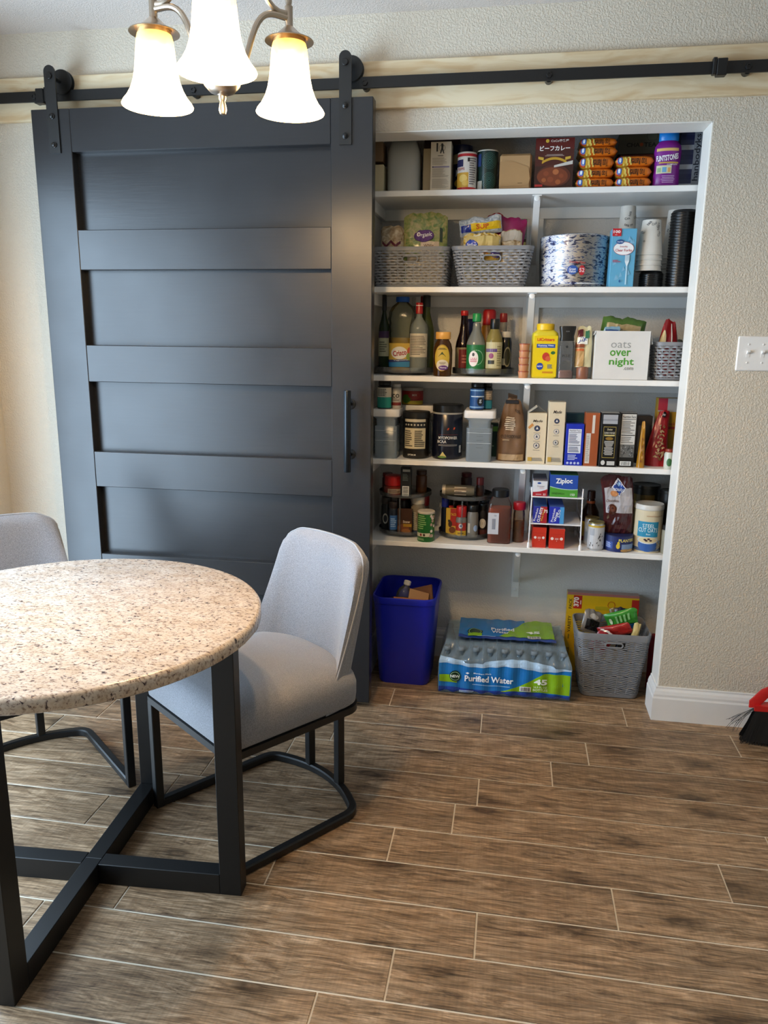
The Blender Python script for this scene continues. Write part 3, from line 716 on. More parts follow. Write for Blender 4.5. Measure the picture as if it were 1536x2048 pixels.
def vessel(name, label, cat, px, z, parts, y=None, yb=None, rz=0, labels=(), sy=1, n=28, sq=None, group=None, cutoff=None):
    """round (or rounded-square, sq = corner share) container; parts: (name, material, [(r, z) shares of half width and height])"""
    cx, yf, w, h = spot(px[0], px[1], px[2], z, y, yb, True)
    R = w/2; t = thing(name, label, cat, (cx, yf+R*sy, z), rz, group)
    for nm, m, pr in parts:
        m = mat(m, .35) if isinstance(m, str) else m
        mb = MB()
        if sq is None: mb.lathe([(R*a, h*b) for a, b in pr], m, n, sy=sy)
        else: mb.loft([rrect(2*R*a, 2*R*a*sy, R*a*sq, h*b, 4) for a, b in pr], m)
        mb.build(nm, t, smooth=40)
    for (a, draw) in labels:
        P = Print(); draw(P, R*a, h); P.build('printed_label', t, on_cyl(R*a, sy) if sq is None else (lambda u, v, hh: (u, -R*a*sy-hh, v)))
    return t
def pouch_surface(w, h, t, seed, kind='stand', lean=0, wr=.004, neck=None):
    def S(u, v, hh=0, side=-1):
        U = max(-1, min(1, u/(w/2))); V = max(0, min(1, v/h))
        if kind == 'stand': p = (1-V**2.2)*.96+.04
        elif kind == 'pillow': p = max(.04, sin(pi*min(.999, max(.001, V)))**.55)
        else: p = 1-.3*V
        th = t/2*sqrt(max(0, 1-abs(U)**3.2))*p
        ww = neck(V) if neck else 1
        nz = wr*mnoise.noise((u*38+seed*7.3, v*30, seed+side))*(1-abs(U)**6)+wr*.35*mnoise.noise((u*95+seed, v*70, 9+side))*(1-abs(U)**6)
        return (u*ww+lean*V*V*h, side*(th+hh)+side*nz+.25*lean*V+.010*V*V*mnoise.noise((u*20+seed, v*6, 11)), v+(.010*mnoise.noise((u*25, seed, 4))+.006*mnoise.noise((u*70, seed, 7)))*V*V-.07*h*U**6*V*V)
    return S
def pouch(name, label, cat, loc, w, h, t, col, draw=None, seed=1, kind='stand', rough=.3, rz=0, rx=0, ry=0, lean=0, wr=.004, neck=None, back=None, group=None, part='bag', m=None, crimp=None):
    th = thing(name, label, cat, loc, rz, group)
    if rx or ry: th.rotation_euler = (rx, ry, rz)
    S = pouch_surface(w, h, t, seed, kind, lean, wr, neck); m = m or mat(col, rough)
    nu, nv = 18, 20; mb = MB()
    mb.grid(lambda a, b: S((a-.5)*w, b*h, 0, -1), nu, nv, m); mb.grid(lambda a, b: S((a-.5)*w, b*h, 0, 1), nu, nv, m if back is None else mat(back, rough), True)
    edge = [(i/nu, 0) for i in range(nu+1)]+[(1, j/nv) for j in range(1, nv+1)]+[(i/nu, 1) for i in range(nu-1, -1, -1)]+[(0, j/nv) for j in range(nv-1, 0, -1)]
    n_ = len(edge); mb.add([S((a-.5)*w, b*h, 0, -1) for a, b in edge]+[S((a-.5)*w, b*h, 0, 1) for a, b in edge], [(i, (i+1) % n_, n_+(i+1) % n_, n_+i) for i in range(n_)], m)
    mb.build(part, th, smooth=60)
    if draw:
        P = Print(); draw(P, w, h); P.build('printed_front', th, lambda u, v, hh: S(u, v, hh+.0030, -1), rough=rough, step=.0004)
    return th
def mottle(c1, c2, c3, scale=60, rough=.25, bump=.5):
    k = ('mottle', c1, c2, c3, scale, rough)
    if k in _mats: return _mats[k]
    m, n, l, p = new_mat('mottled_'+c1)
    tc = N(n, 'ShaderNodeTexCoord'); a = N(n, 'ShaderNodeTexNoise'); a.inputs['Scale'].default_value = scale; a.inputs['Detail'].default_value = 4; a.inputs['Distortion'].default_value = .8; l.new(tc.outputs['Object'], a.inputs['Vector'])
    r = N(n, 'ShaderNodeValToRGB'); e = r.color_ramp.elements; e[0].position = .36; e[0].color = lin(c1); e[1].position = .64; e[1].color = lin(c3); q = e.new(.5); q.color = lin(c2); l.new(a.outputs['Fac'], r.inputs[0])
    l.new(r.outputs[0], p.inputs['Base Color']); p.inputs['Roughness'].default_value = rough
    b = N(n, 'ShaderNodeBump'); b.inputs['Strength'].default_value = bump; b.inputs['Distance'].default_value = .004; l.new(a.outputs['Fac'], b.inputs['Height']); l.new(b.outputs[0], p.inputs['Normal'])
    _mats[k] = m; return m
CLEAR = clear_mat('ffffff', .10, .06)
CLEARB = clear_mat('f2f6f8', .22, .06)
HAZE = clear_mat('d9dbd8', .55, .30)
FILM = clear_mat('c8e0f0', .235, .12)

FOOT = {}
def footprint(t):
    if t.name in FOOT: w, d_ = FOOT[t.name]
    else:
        xs = [(v.co.x, v.co.y) for c in t.children for v in c.data.vertices]
        w = max(x for x, y in xs)-min(x for x, y in xs); d_ = max(y for x, y in xs)-min(y for x, y in xs)
    if w < d_*1.06: return [(0, w/2)]
    n = max(2, ceil((w-d_)/(d_*.5))+1); r_ = d_/2
    return [((-w/2+r_)+(w-2*r_)*i/(n-1), r_) for i in range(n)]
def settle(items, cx, cy, R, fixed=(), rounds=900):
    """let the things on one round tray slide apart until none overlaps its neighbour, a post or the rim"""
    F = [footprint(t) for t in items]; home = [Vector((t.location.x, t.location.y)) for t in items]; pos = [h.copy() for h in home]; c0 = Vector((cx, cy)); cm = Vector((CAM.x, CAM.y))
    for it in range(rounds):
        for i in range(len(items)):
            if it < rounds*.8:
                ray_ = (home[i]-cm).normalized(); d_ = home[i]-pos[i]; a = ray_*d_.dot(ray_); pos[i] += (d_-a)*.14+a*.003
            for j in range(i+1, len(items)):
                for ox, ra in F[i]:
                    for ux, rb_ in F[j]:
                        q = (pos[j]+Vector((ux, 0)))-(pos[i]+Vector((ox, 0))); g = ra+rb_+.0012-q.length
                        if g > 0: n_ = q.normalized() if q.length > 1e-6 else Vector((0, 1)); pos[i] -= n_*g*.5; pos[j] += n_*g*.5
            for ox, ra in F[i]:
                for fx_, fy_, fr_ in fixed:
                    q = pos[i]+Vector((ox, 0))-Vector((fx_, fy_)); g = ra+fr_+.001-q.length
                    if g > 0: pos[i] += q.normalized()*g
                q = pos[i]+Vector((ox, 0))-c0; g = q.length+ra-(R-.0075)
                if g > 0: pos[i] -= q.normalized()*g
    for t, q in zip(items, pos): t.location.x, t.location.y = q.x, q.y
def basket(name, label, loc, wb_, db, wt, dt, h, rows, rz=0, hole=(.045, .026), holez=.72, gap=.31, period=.028, group='grey woven plastic baskets', amp=.0022, wave=False):
    t = thing(name, label, 'basket', loc, rz, group); m = mat('85868a', .48, var=.08)
    mb = MB(); zs0, zs1 = h*.07, h*.90; pitch = (zs1-zs0)/rows
    def per(z, off=0, n=10):
        f = z/h; return rrect(wb_+(wt-wb_)*f+2*off, db+(dt-db)*f+2*off, .03, z, n)
    def dense(z, off=0):
        q = per(z, off, 5); o = []
        for i in range(len(q)):
            a, b = Vector(q[i]), Vector(q[(i+1) % len(q)]); k = max(1, ceil((b-a).length/(period/4)))
            for j in range(k): o.append(a.lerp(b, j/k))
        return o
    yfr = lambda z: -(db+(dt-db)*z/h)/2
    for r in range(rows):
        zc = zs0+(r+.5)*pitch; base = dense(zc); L = 0; vs = []; nP = len(base); acc = []
        for i in range(nP): acc.append(L); L += (base[(i+1) % nP]-base[i]).length
        npd = max(4, round(L/period)); hh = pitch*(1-gap)/2
        for i, p in enumerate(base):
            ph = 2*pi*npd*acc[i]/L+(pi if r % 2 and not wave else 0)
            nrm = Vector((p.x/(wt/2)**2, p.y/(dt/2)**2, 0)).normalized() if False else None
            q = base[(i+1) % nP]-base[i-1]; nrm = Vector((q.y, -q.x, 0)).normalized()
            o = nrm*(amp*sin(ph)); zz = pitch*(.22 if wave else .11)*cos(ph)
            for dn, dz in ((.0011, -hh), (.0015, 0), (.0011, hh), (-.0011, hh), (-.0011, -hh)): vs.append(p+o+nrm*dn+Vector((0, 0, zz+dz)))
        fs = []
        for i in range(nP):
            p = base[i]; k = (i+1) % nP
            if hole and p.y < yfr(zc)+.012 and abs(p.x) < hole[0]+.004 and abs(zc-h*holez) < hole[1]/2+pitch*.35: continue
            for j in range(5): fs.append((i*5+j, k*5+j, k*5+(j+1) % 5, i*5+(j+1) % 5))
        mb.add(vs, fs, m)
    mb.build('woven_wall', t, smooth=60)
    # uprights behind the strands
    ub = MB(); base = dense(zs0); top = dense(h*.92)
    st = max(1, round(period/2/(period/4)))
    for i in range(0, min(len(base), len(top)), st*2):
        j = int(i*len(top)/len(base)); a, b = base[i], top[j]; q = base[(i+1) % len(base)]-base[i-1]; tt = q.normalized(); nrm = Vector((q.y, -q.x, 0)).normalized()
        if hole and a.y < 0 and abs(a.x) < hole[0]+.006 and a.y < yfr(0)+.02: b = a.lerp(b, .58)
        ub.loft([[p+tt*.0022-nrm*.0012, p-tt*.0022-nrm*.0012, p-tt*.0022-nrm*.003, p+tt*.0022-nrm*.003] for p in (a, b)], m)
    ub.build('uprights', t, smooth=0)
    rim = [per(h*.90, -.0015, 5), per(h*.90, .0022, 5), per(h*.985, .0030, 5), per(h, .0018, 5), per(h, -.0018, 5), per(h*.90, -.0022, 5)]
    MB().loft(rim, m, (False, False)).build('rim', t)
    MB().loft([per(0, -.006, 5), per(.004, 0, 5), per(zs0, .0015, 5), per(zs0, -.0015, 5), per(.005, -.004, 5)], m, (True, True)).build('base', t)
    if hole:
        hz = h*holez; a, b = hole; pts = []
        for i in range(24):
            an = 2*pi*i/24; x = (a-b/2)*(1 if cos(an) > 0 else -1)+b/2*cos(an); z = hz+b/2*sin(an); pts.append((x, yfr(z)-.0005, z))
        MB().tube(pts, .0032, m, 8, True).build('handle_rim', t)
    return t
def turntable(name, label, cx, cy, z, R, lip, levels=(0,), group=None):
    t = thing(name, label, 'turntable', (cx, cy, z), 0, group)
    MB().lathe([(R*.55, 0), (R*.55, .008)], CLEARB, 36).build('foot', t)
    for i, lv in enumerate(levels):
        MB().lathe([(R-.002, .008+lv), (R, .009+lv), (R+.001, lip+lv), (R-.0015, lip+lv), (R-.003, .012+lv)], CLEARB, 48).build('tray', t, smooth=50)
    if len(levels) > 1:
        for k in range(3):
            a = radians(25+120*k); MB().tube([((R-.006)*cos(a), (R-.006)*sin(a), .01), ((R-.006)*cos(a), (R-.006)*sin(a), levels[1]+.010)], .003, CLEARB, 8).build('post', t)
    return t

# ================================================================== shelf 1 (top)
z = SH[1]
carton('snack_box', 'small cream box standing beside the charcoal door on the topmost shelf', 'box', (746, 767, 329), z, 'c9bd9a', .09, y=.155)
carton('cardboard_box', 'brown box stacked on the small cream box beside the charcoal door', 'box', (746, 766, 283), z+.106, '7d6347', .09, y=.165)
vessel('plastic_jug', 'empty frosted plastic jug between the cream box and a white carton', 'jug', (778, 842, 281), z,
       [('body', HAZE, [(.86, 0), (.98, .015), (1, .05), (1, .55), (.98, .74), (.80, .93), (.55, 1.0)]), ('inner_tube', HAZE, [(.18, .01), (.20, .72), (.30, .76), (.30, .86), (.2, .9)])], y=.165, sq=.5)
carton('supplement_box', 'dark maroon box behind the white carton with a black figure', 'box', (848, 918, 277), z, '3b1a16', .06, y=.33)
carton('rice_box', 'thin beige box squeezed between the frosted jug and white carton', 'box', (846, 861, 297), z, '9c8b6a', .08, y=.19)
def d(P, w, h):
    P.rect(-w*.23, h*.80, -w*.15, h*.97, '1c1a1a'); P.ell(w*.05, h*.945, w*.05, h*.018, '1c1a1a')
    P.poly([(w*.0, h*.93), (w*.12, h*.935), (w*.10, h*.86), (w*.16, h*.76), (w*.12, h*.755), (w*.06, h*.83), (-.0*w, h*.76), (-w*.05, h*.765), (w*.01, h*.87)], '1c1a1a')
    P.ring(w*.05, h*.87, w*.14, w*.155, '3a3634'); P.lines(-w*.15, h*.70, w*.25, h*.73, 1, '6a6258'); P.lines(-w*.42, h*.53, w*.42, h*.68, 6, 'a59b8b', 3); P.rect(-w*.42, h*.475, w*.42, h*.505, '8a8098'); P.ell(-w*.38, h*.49, w*.03, h*.012, '2b2430')
    P.lines(-w*.42, h*.28, w*.42, h*.46, 8, 'a59b8b', 4); P.lines(-w*.42, h*.06, w*.42, h*.25, 10, 'aaa092', 5)
carton('tea_carton', 'tall white carton with a small black figure and grey small print', 'carton', (861, 902, 283), z, 'cfc5b2', .07, y=.16, draw=d)
def d(P, R, h):
    P.rect(-R*.9, h*.12, R*1.2, h*.62, '1b2140'); P.text('MAYO', R*.1, h*.44, h*.14, 'dfe3ea', w=R*1.3); P.ell(R*.1, h*.24, R*.8, h*.10, 'c9a23a')
vessel('mayo_jar', 'cream plastic jar with a navy lid behind the red and white snack canister', 'jar', (903, 946, 293), z, [('jar', 'cdbb90', [(.86, 0), (.95, .02), (.97, .7), (.88, .82)]), ('lid', '101a4a', [(.90, .83), (.92, .84), (.92, .99), (.86, 1)])], y=.25, labels=[(.975, d)])
def d(P, R, h):
    P.rect(-R*1.6, h*.06, R*1.6, h*.93, 'eae4dc', nv=1); P.rect(-R*1.6, h*.88, R*1.6, h*.95, 'c2242a'); P.rect(-R*1.6, h*.02, R*1.6, h*.09, 'c4252b')
    P.rect(-R*1.4, h*.09, R*.22, h*.47, 'd8a63a'); P.ell(-R*.35, h*.32, R*.45, h*.10, 'f0cf72'); P.ell(-R*.1, h*.2, R*.35, h*.07, 'e8bf58'); P.rect(-R*1.3, h*.62, -R*.35, h*.80, '26285a'); P.text('PUFFS', -R*.6, h*.56, h*.07, 'b0303a', w=R*.8)
    P.lines(R*.3, h*.15, R*1.1, h*.85, 12, '80787a', 2); P.rect(R*.1, h*.74, R*.32, h*.84, '2a1f1e')
vessel('snack_canister', 'red and white snack canister with a yellow picture in front of the navy-lidded jar', 'canister', (915, 953, 307), z, [('can', 'e6dfd4', [(1, 0), (1, .96), (.97, .97)]), ('lid', 'd8d0c8', [(1.02, .95), (1.02, .985), (.96, 1)])], y=.16, labels=[(1.0, d)])
def d(P, R, h):
    for cy in (.72, .25):
        for k in range(1, 6):
            r_ = R*.14*k
            for i in range(6+6*k):
                a = 2*pi*i/(6+6*k); P.it.append(([(R*.25+r_*cos(a)-.0007, h*cy+r_*sin(a)-.0007), (R*.25+r_*cos(a)+.0007, h*cy+r_*sin(a)-.0007), (R*.25+r_*cos(a)+.0007, h*cy+r_*sin(a)+.0007), (R*.25+r_*cos(a)-.0007, h*cy+r_*sin(a)+.0007)], [(0, 1, 2, 3)], '6fb8a8', 1))
    P.rect(-R*1.2, h*.6, -R*.6, h*.9, '27407c'); P.rect(-R*1.1, h*.04, -R*.45, h*.25, 'b9b3a6')
vessel('paper_tumbler', 'dark green paper tumbler printed with dotted teal circles', 'cup', (953, 996, 303), z, [('cup', '14302c', [(.82, 0), (.84, .02), (.98, .97)]), ('rim', 'd8d2c4', [(.98, .965), (1.0, .975), (1.0, .99), (.95, 1)])], y=.17, labels=[(.965, d)])
def ex(t, w, d_, h):
    P = Print(); P.poly([(-w*.5, h*.78), (-w*.15, h*.80), (w*.1, h*.72), (w*.4, h*.62), (w*.46, h*.3), (w*.42, h*.12), (w*.1, h*.1), (-w*.5, h*.1)], 'b58d5e'); P.lines(w*.08, h*.17, w*.3, h*.20, 1, '6a4c2c'); P.build('folded_flap', t, on_front(d_), base=.0018)
carton('paper_parcel', 'tan paper wrapped parcel with a folded flap next to the dark green tumbler', 'parcel', (999, 1063, 307), z, 'bd9566', .09, y=.165, c=.007, extra=ex)
def d(P, w, h):
    P.rect(-w*.5, 0, w*.5, h*.45, '3a1c12'); P.rect(-w*.5, h*.45, w*.5, h*.78, '4c1d14'); P.rect(-w*.5, h*.78, w*.5, h, '5e1812')
    P.ell(-w*.2, h*.945, w*.045, w*.045, 'd8b23c'); P.text('CoCo壱番屋', w*.12, h*.945, h*.055, 'f2ece4', w=w*.46)
    P.text('ビーフカレー', 0, h*.80, h*.10, 'f6f2ec', w=w*.78, off=.03)
    P.lines(-w*.3, h*.64, w*.3, h*.685, 2, 'b09a90', 3, center=True)
    P.band(-w*.32, w*.32, lambda u: h*.575-u*u*1.0/w, lambda u: h*.625-u*u*1.0/w, 'c79a2e'); P.poly([(-w*.42, h*.64), (-w*.28, h*.62), (-w*.28, h*.56), (-w*.42, h*.59)], 'd0a83e'); P.poly([(w*.42, h*.64), (w*.28, h*.62), (w*.28, h*.56), (w*.42, h*.59)], 'd0a83e')
    P.ell(w*.0, h*.25, w*.44, h*.22, '57291a'); P.ell(-w*.03, h*.24, w*.40, h*.185, '7a3a1e'); P.band(0, w*.48, lambda u: h*.42+.15*u, lambda u: h*.46+.24*u, 'cfc8be')
    for (a, b, r_) in ((-.2, .3, .07), (.05, .33, .08), (.2, .25, .06), (-.08, .18, .08), (.12, .13, .07), (-.25, .17, .06)): P.ell(w*a, h*b, w*r_, h*r_*.7, ('a0562c', '8c4526', 'b0663a')[int(abs(a)*50) % 3])
    P.rect(-w*.48, h*.04, -w*.28, h*.085, 'b8302a')
carton('curry_box', 'dark brown curry box with white Japanese lettering and a bowl picture', 'box', (1070, 1147, 276), z, '54231a', .045, y=.155, draw=d, rough=.35)
# noodle packets lying in two stacks
def ramen(label, px, zc, y, h, seed, top):
    cx, yf, w, _ = spot(px[0], px[1], 340, zc, y)
    t = thing('noodle_packet', label, 'noodle packet', (cx, yf+.06, zc), 0, 'orange noodle packets on the topmost shelf'); D = .125
    def S(u, v, hh=0):      # u around the packet's front-to-back pillow, v along its width
        U = v/(w/2); k = sqrt(max(.0, 1-abs(U)**5))*.92+.08
        a = u; ca, sa = cos(a), sin(a)
        yy = (abs(ca)**.5*(1 if ca > 0 else -1))*D/2*(.75+.25*k); zz = (abs(sa)**.55*(1 if sa > 0 else -1))*h/2*k
        nz = .0016*mnoise.noise((v*60+seed*3, a*2, seed)); r_ = 1+hh/.03
        return (v, -(yy+nz)*1-(hh if ca > 0.0 else -hh)*abs(ca)**.3, h/2+zz+(hh*sa)+.6*nz)
    nu, nv = 22, 16; mb = MB(); mo, my = mat('d9721c', .28), mat('d3a63a', .28)
    rings = [[S(2*pi*i/nu, (-.5+j/nv)*w) for i in range(nu)] for j in range(nv+1)]
    mb.loft(rings[:6], my, (True, False)); mb.loft(rings[5:], mo, (False, True)); mb.build('wrapper', t, smooth=60)
    P = Print(); mp = lambda u, v, hh: S(v, u, hh+.0005)
    P.rect(-w*.47, -.7, -w*.33, .75, 'c8501c', nv=4); P.ell(-w*.38, .05, w*.06, .5, '2f62b0'); P.ell(-w*.38, .1, w*.03, .25, 'dfe6ee')
    for i in range(7): P.ell(-w*(.28-.03*i), -.5+(i*37 % 10)/9, w*.022, .22, 'e8cf6a')
    P.text('Top Ramen', w*.10, -.05, .75, '2a1a10', w=w*.42, rot=pi, off=.02); P.build('printed_front', t, mp, rough=.3)
    return t
zz = z; st = ['lowest orange noodle packet in the taller stack beside the curry box', 'second-lowest orange noodle packet in the taller stack beside the curry box', 'middle orange noodle packet, pale side out, in the taller stack beside the curry box', 'fourth orange noodle packet up in the taller stack beside the curry box', 'topmost orange noodle packet of the taller stack beside the curry box']
for i, (xl, xr, hh) in enumerate(((1151, 1229, .033), (1153, 1229, .032), (1157, 1228, .042), (1155, 1234, .034), (1157, 1233, .030))):
    ramen(st[i], (xl, xr), zz, .155+.004*i, hh+.002, i+1, 0); zz += hh-.001
zz = z; st = ['lowest orange noodle packet in the shorter stack in front of the tea box', 'middle orange noodle packet in the shorter stack in front of the tea box', 'topmost orange noodle packet of the shorter stack in front of the tea box']
for i, (xl, xr, hh) in enumerate(((1230, 1304, .033), (1229, 1304, .037), (1230, 1308, .036))):
    ramen(st[i], (xl, xr), zz, .158+.003*i, hh+.002, i+11, 0); zz += hh-.001
carton('snack_box', 'flat reddish box under the grey-green tea box behind the noodle packets', 'box', (1238, 1312, 309), z, '8e4a35', .08, y=.30)
def d(P, w, h):
    P.rect(-w*.5, h*.0, w*.5, h*.72, '59594a'); P.text('CHA', -w*.21, h*.46, h*.22, '1d1c18', w=w*.26, off=.02); P.text('TEA', w*.12, h*.46, h*.22, '1d1c18', w=w*.24, off=.02); P.ell(-w*.05, h*.47, w*.035, h*.09, 'a8542c'); P.ring(w*.15, h*.9, w*.10, w*.108, '44443a')
_, _, _, hq = spot(1238, 1312, 309, z, .30)
carton('tea_box', 'grey-green CHA TEA box lying behind the shorter noodle stack', 'box', (1237, 1340, 268), z+hq+.001, '62624f', .10, y=.295, draw=d)
def d(P, R, h):
    P.rect(-R*1.0, h*.62, R*.75, h*.67, 'd8b46a'); P.text('FLINTSTONES', -R*.1, h*.50, h*.10, 'f4eef2', w=R*1.75, rot=.10, off=.03, arch=2); P.rect(-R*.7, h*.405, R*.8, h*.43, 'c9a24a'); P.text('COMPLETE', R*.3, h*.385, h*.022, 'f0e8ee', w=R*.8)
    P.rect(-R*.9, h*.23, R*.25, h*.37, 'cfc9a8'); P.rect(-R*.8, h*.25, -R*.5, h*.33, '8fb07c'); P.rect(-R*.4, h*.25, -R*.1, h*.34, '6aa0c4'); P.rect(0, h*.25, R*.18, h*.33, 'd8a05a'); P.lines(-R*.6, h*.06, R*.7, h*.2, 5, 'b48ab8', 4, center=True)
vessel('vitamin_bottle', 'purple vitamin bottle with a bright blue cap beside the striped box', 'bottle', (1305, 1361, 264), z, [('bottle', '7d1f86', [(.88, 0), (.96, .02), (.93, .2), (.90, .4), (.98, .62), (.92, .72), (.70, .795), (.62, .81)]), ('cap', '1577c8', [(.66, .81), (.70, .82), (.70, .98), (.62, 1)])], y=.155, sy=.62, labels=[(.985, d)])
def d(P, w, h):
    for k in range(7):
        P.rect(-w*.5, h*(1-k/6.5)-h*.077, w*.5, h*(1-k/6.5), '9aa0aa' if k % 2 == 0 else '141b45')
    P.rect(-w*.12, 0, w*.14, h, mat('aab0b6', .3, alpha=.55)); P.text('hanbodyks.c', 0, h*.55, w*.2, '191d2a', w=h*.86, rot=pi/2)
carton('gift_box', 'navy and grey striped box against the jamb on the topmost shelf', 'box', (1358, 1432, 250), z, '2a3052', .10, y=.20, draw=d)

# ================================================================== shelf 2
z = SH[2]
def basket_at(label, px, ztop_px, zs, y, rows, dtop=.25, taper=.86, **kw):
    xl, xr = px; cx, yf, w, h = spot(xl, xr, ztop_px, zs, y)
    return basket('storage_basket', label, (cx, yf+dtop/2, zs), w*taper, dtop*taper, w, dtop, h, rows, **kw), cx, yf, w, h
b1, bx, by, bw_, bh = basket_at('grey woven basket holding bread and a green quinoa bag', (743, 897), 493, z, .15, 12, .24, .92, hole=(.028, .020), holez=.70, period=.030)
pouch('bread_bag', 'clear bag of bread with a maroon zigzag inside the basket beside the door', 'bread bag', (bx-.080, by+.09, z+.012), .088, .215, .07, 'b5a183', seed=3, kind='pillow', rough=.25, m=mottle('8a7152', 'b09a7c', 'cfc0a6', 40),
      draw=lambda P, w, h: P.band(-w*.4, w*.4, lambda u: h*.62+abs((u*55) % 2-1)*.018, lambda u: h*.67+abs((u*55) % 2-1)*.018, '5e1626', n=30))
def d(P, w, h):
    P.rect(-w*.40, h*.02, w*.46, h*.40, mat('cdb99a', .4)); P.band(-w*.1, w*.32, h*.34, h*.60, 'd9c3a8'); P.text('White', w*.08, h*.545, h*.04, '6a4b3a'); P.text('Quinoa', w*.12, h*.49, h*.045, '6a4b3a')
    P.ell(-w*.03, h*.68, w*.23, h*.085, '46205e'); P.ell(-w*.03, h*.68, w*.215, h*.077, '5a2a74'); P.text('Organic', -w*.02, h*.69, h*.075, 'f2eef4', w=w*.34); P.rect(w*.33, h*.6, w*.39, h*.8, '2a3a22')
pouch('quinoa_bag', 'tall pale green quinoa bag with a purple oval standing in the basket', 'bag', (bx+.045, by+.10, z+.012), .165, .262, .05, '8fa06a', d, seed=5, rough=.22, wr=.004, rz=.06, m=mottle('6f8a4c', '9aa05e', 'bcae78', 55, .18))
b2, bx, by, bw_, bh = basket_at('grey woven basket crammed with pasta and sweets bags', (902, 1066), 491, z, .15, 12, .165, .80, hole=(.032, .022), holez=.70, period=.030)
def d(P, w, h):
    P.rect(-w*.42, h*.48, w*.46, h*.95, 'c9b06a'); P.ell(-w*.27, h*.78, w*.17, h*.10, '1d2f86'); P.ell(-w*.27, h*.78, w*.15, h*.085, '2c45a8'); P.text('Sunflow', -w*.27, h*.785, h*.06, 'f2f2f6', w=w*.25); P.text('PLANI', w*.10, h*.645, h*.09, 'd0781c', w=w*.40, rot=.12, off=.03); P.ell(w*.38, h*.6, w*.14, h*.07, '5e4a8c'); P.rect(-w*.4, h*.5, w*.4, h*.57, 'b98a2a')
pouch('candy_bag', 'yellow bag with a blue oval emblem leaning at the front of the basket', 'bag', (bx-.040, by+.058, z+.012), .135, .182, .045, 'c9a63a', d, seed=8, kind='pillow', rough=.2, rx=.12, wr=.006, m=mottle('7a4a20', 'c9a63a', 'e0d8c0', 45, .15))
def d(P, w, h):
    P.rect(-w*.36, h*.2, w*.48, h*.62, 'e2b81c', nv=3); P.rect(-w*.46, h*.2, -w*.22, h*.6, '23307e', nv=3); P.text('SUP', w*.05, h*.42, h*.28, 'c4541c', w=w*.3, off=.03)
pouch('noodle_bag', 'clear bag with a yellow band lying on top of the basket', 'bag', (bx-.045, by+.068, z+.190), .155, .062, .05, 'aeb6bc', d, seed=9, kind='pillow', rough=.15, ry=-.12, m=mottle('8a949c', 'b8bcc0', 'dcdcd8', 60, .12))
pouch('snack_pouch', 'shiny magenta pouch sticking out of the basket', 'bag', (bx+.050, by+.098, z+.13), .110, .125, .024, '8e1450', None, seed=11, kind='pillow', rough=.2, ry=.14)
pouch('snack_pouch', 'red and silver pouch corner poking up beside the magenta pouch', 'bag', (bx-.01, by+.134, z+.13), .06, .145, .022, '8c1a1c', lambda P, w, h: P.rect(w*.05, h*.3, w*.4, h*.95, 'a8a4a6', nv=3), seed=12, kind='stand', rough=.25, ry=.10)
pouch('zip_bag', 'clear zip bag of tan crackers at the plate side of the basket', 'bag', (bx+.066, by+.060, z+.012), .078, .195, .040, 'a48a62', lambda P, w, h: P.rect(-w*.48, h*.80, w*.48, h*.98, 'b0a494', nv=2), seed=13, kind='stand', rough=.18, m=mottle('7a5a38', 'a8906a', 'cabaa0', 40, .12))
carton('snack_box', 'small yellow and dark box wedged behind the clear zip bag', 'box', (1036, 1051, 478), z+.068, '3a2412', .03, y=.262, draw=lambda P, w, h: P.rect(-w*.4, h*.72, w*.45, h*.9, 'd9cf78'))
# wrapped stack of paper plates
def plates_mat():
    m, n, l, p = new_mat('speckled_plate_wrap')
    tc = N(n, 'ShaderNodeTexCoord'); mp = N(n, 'ShaderNodeMapping'); mp.inputs['Scale'].default_value = (34, 34, 110); l.new(tc.outputs['Object'], mp.inputs[0])
    a = N(n, 'ShaderNodeTexNoise'); a.inputs['Scale'].default_value = 1.3; a.inputs['Detail'].default_value = 3; a.inputs['Distortion'].default_value = .8; l.new(mp.outputs[0], a.inputs['Vector'])
    b = N(n, 'ShaderNodeTexNoise'); b.inputs['Scale'].default_value = 16; l.new(tc.outputs['Object'], b.inputs['Vector'])
    r = N(n, 'ShaderNodeValToRGB'); r.color_ramp.interpolation = 'CONSTANT'; e = r.color_ramp.elements; e[0].position = 0; e[0].color = lin('2a2f5a'); e[1].position = .40; e[1].color = lin('8c9cc8'); q = e.new(.45); q.color = lin('e9e8e8'); q = e.new(.66); q.color = lin('5f7cc0')
    l.new(a.outputs['Fac'], r.inputs[0])
    l.new(r.outputs[0], p.inputs['Base Color']); p.inputs['Roughness'].default_value = .25; return m
cx, yf, w, h = spot(1079, 1218, 474, z, .148, None, True)
t = thing('paper_plate_pack', 'shrink-wrapped drum of blue speckled paper plates on the shelf', 'plate pack', (cx, yf+w/2, z))
R = w/2; pr = [(R*.80, 0), (R*.90, .006)]
for k in range(26): q = .012+(h-.02)*k/25; pr += [(R*(.945+.05*k/25), q), (R*(.957+.05*k/25), q+.0028)]
pr += [(R*.98, h-.003), (R*.88, h)]
MB().lathe(pr, plates_mat(), 56).build('plates', t, smooth=60)
MB().lathe([(R*.82, -.0), (R*.92, .004), (R*.965, .02), (R*1.01, h*.6), (R*1.018, h-.006), (R*.9, h+.001)], clear_mat('ffffff', .05, .1), 48).build('film', t)
P = Print(); P.ell(-.012, h*.32, .019, .016, '1f4fa0'); P.text('Great', -.012, h*.335, .008, 'f4f4f8', w=.024); P.text('Value', -.012, h*.29, .008, 'f4f4f8', w=.024); P.ell(.021, h*.31, .011, .017, 'c42a34'); P.text('52', .021, h*.315, .014, 'f6eef0'); P.text('Everyday Plates', .004, h*.455, .010, 'c23a3a', w=.056, rot=-.06); P.build('printed_label', t, on_cyl(R*1.02))
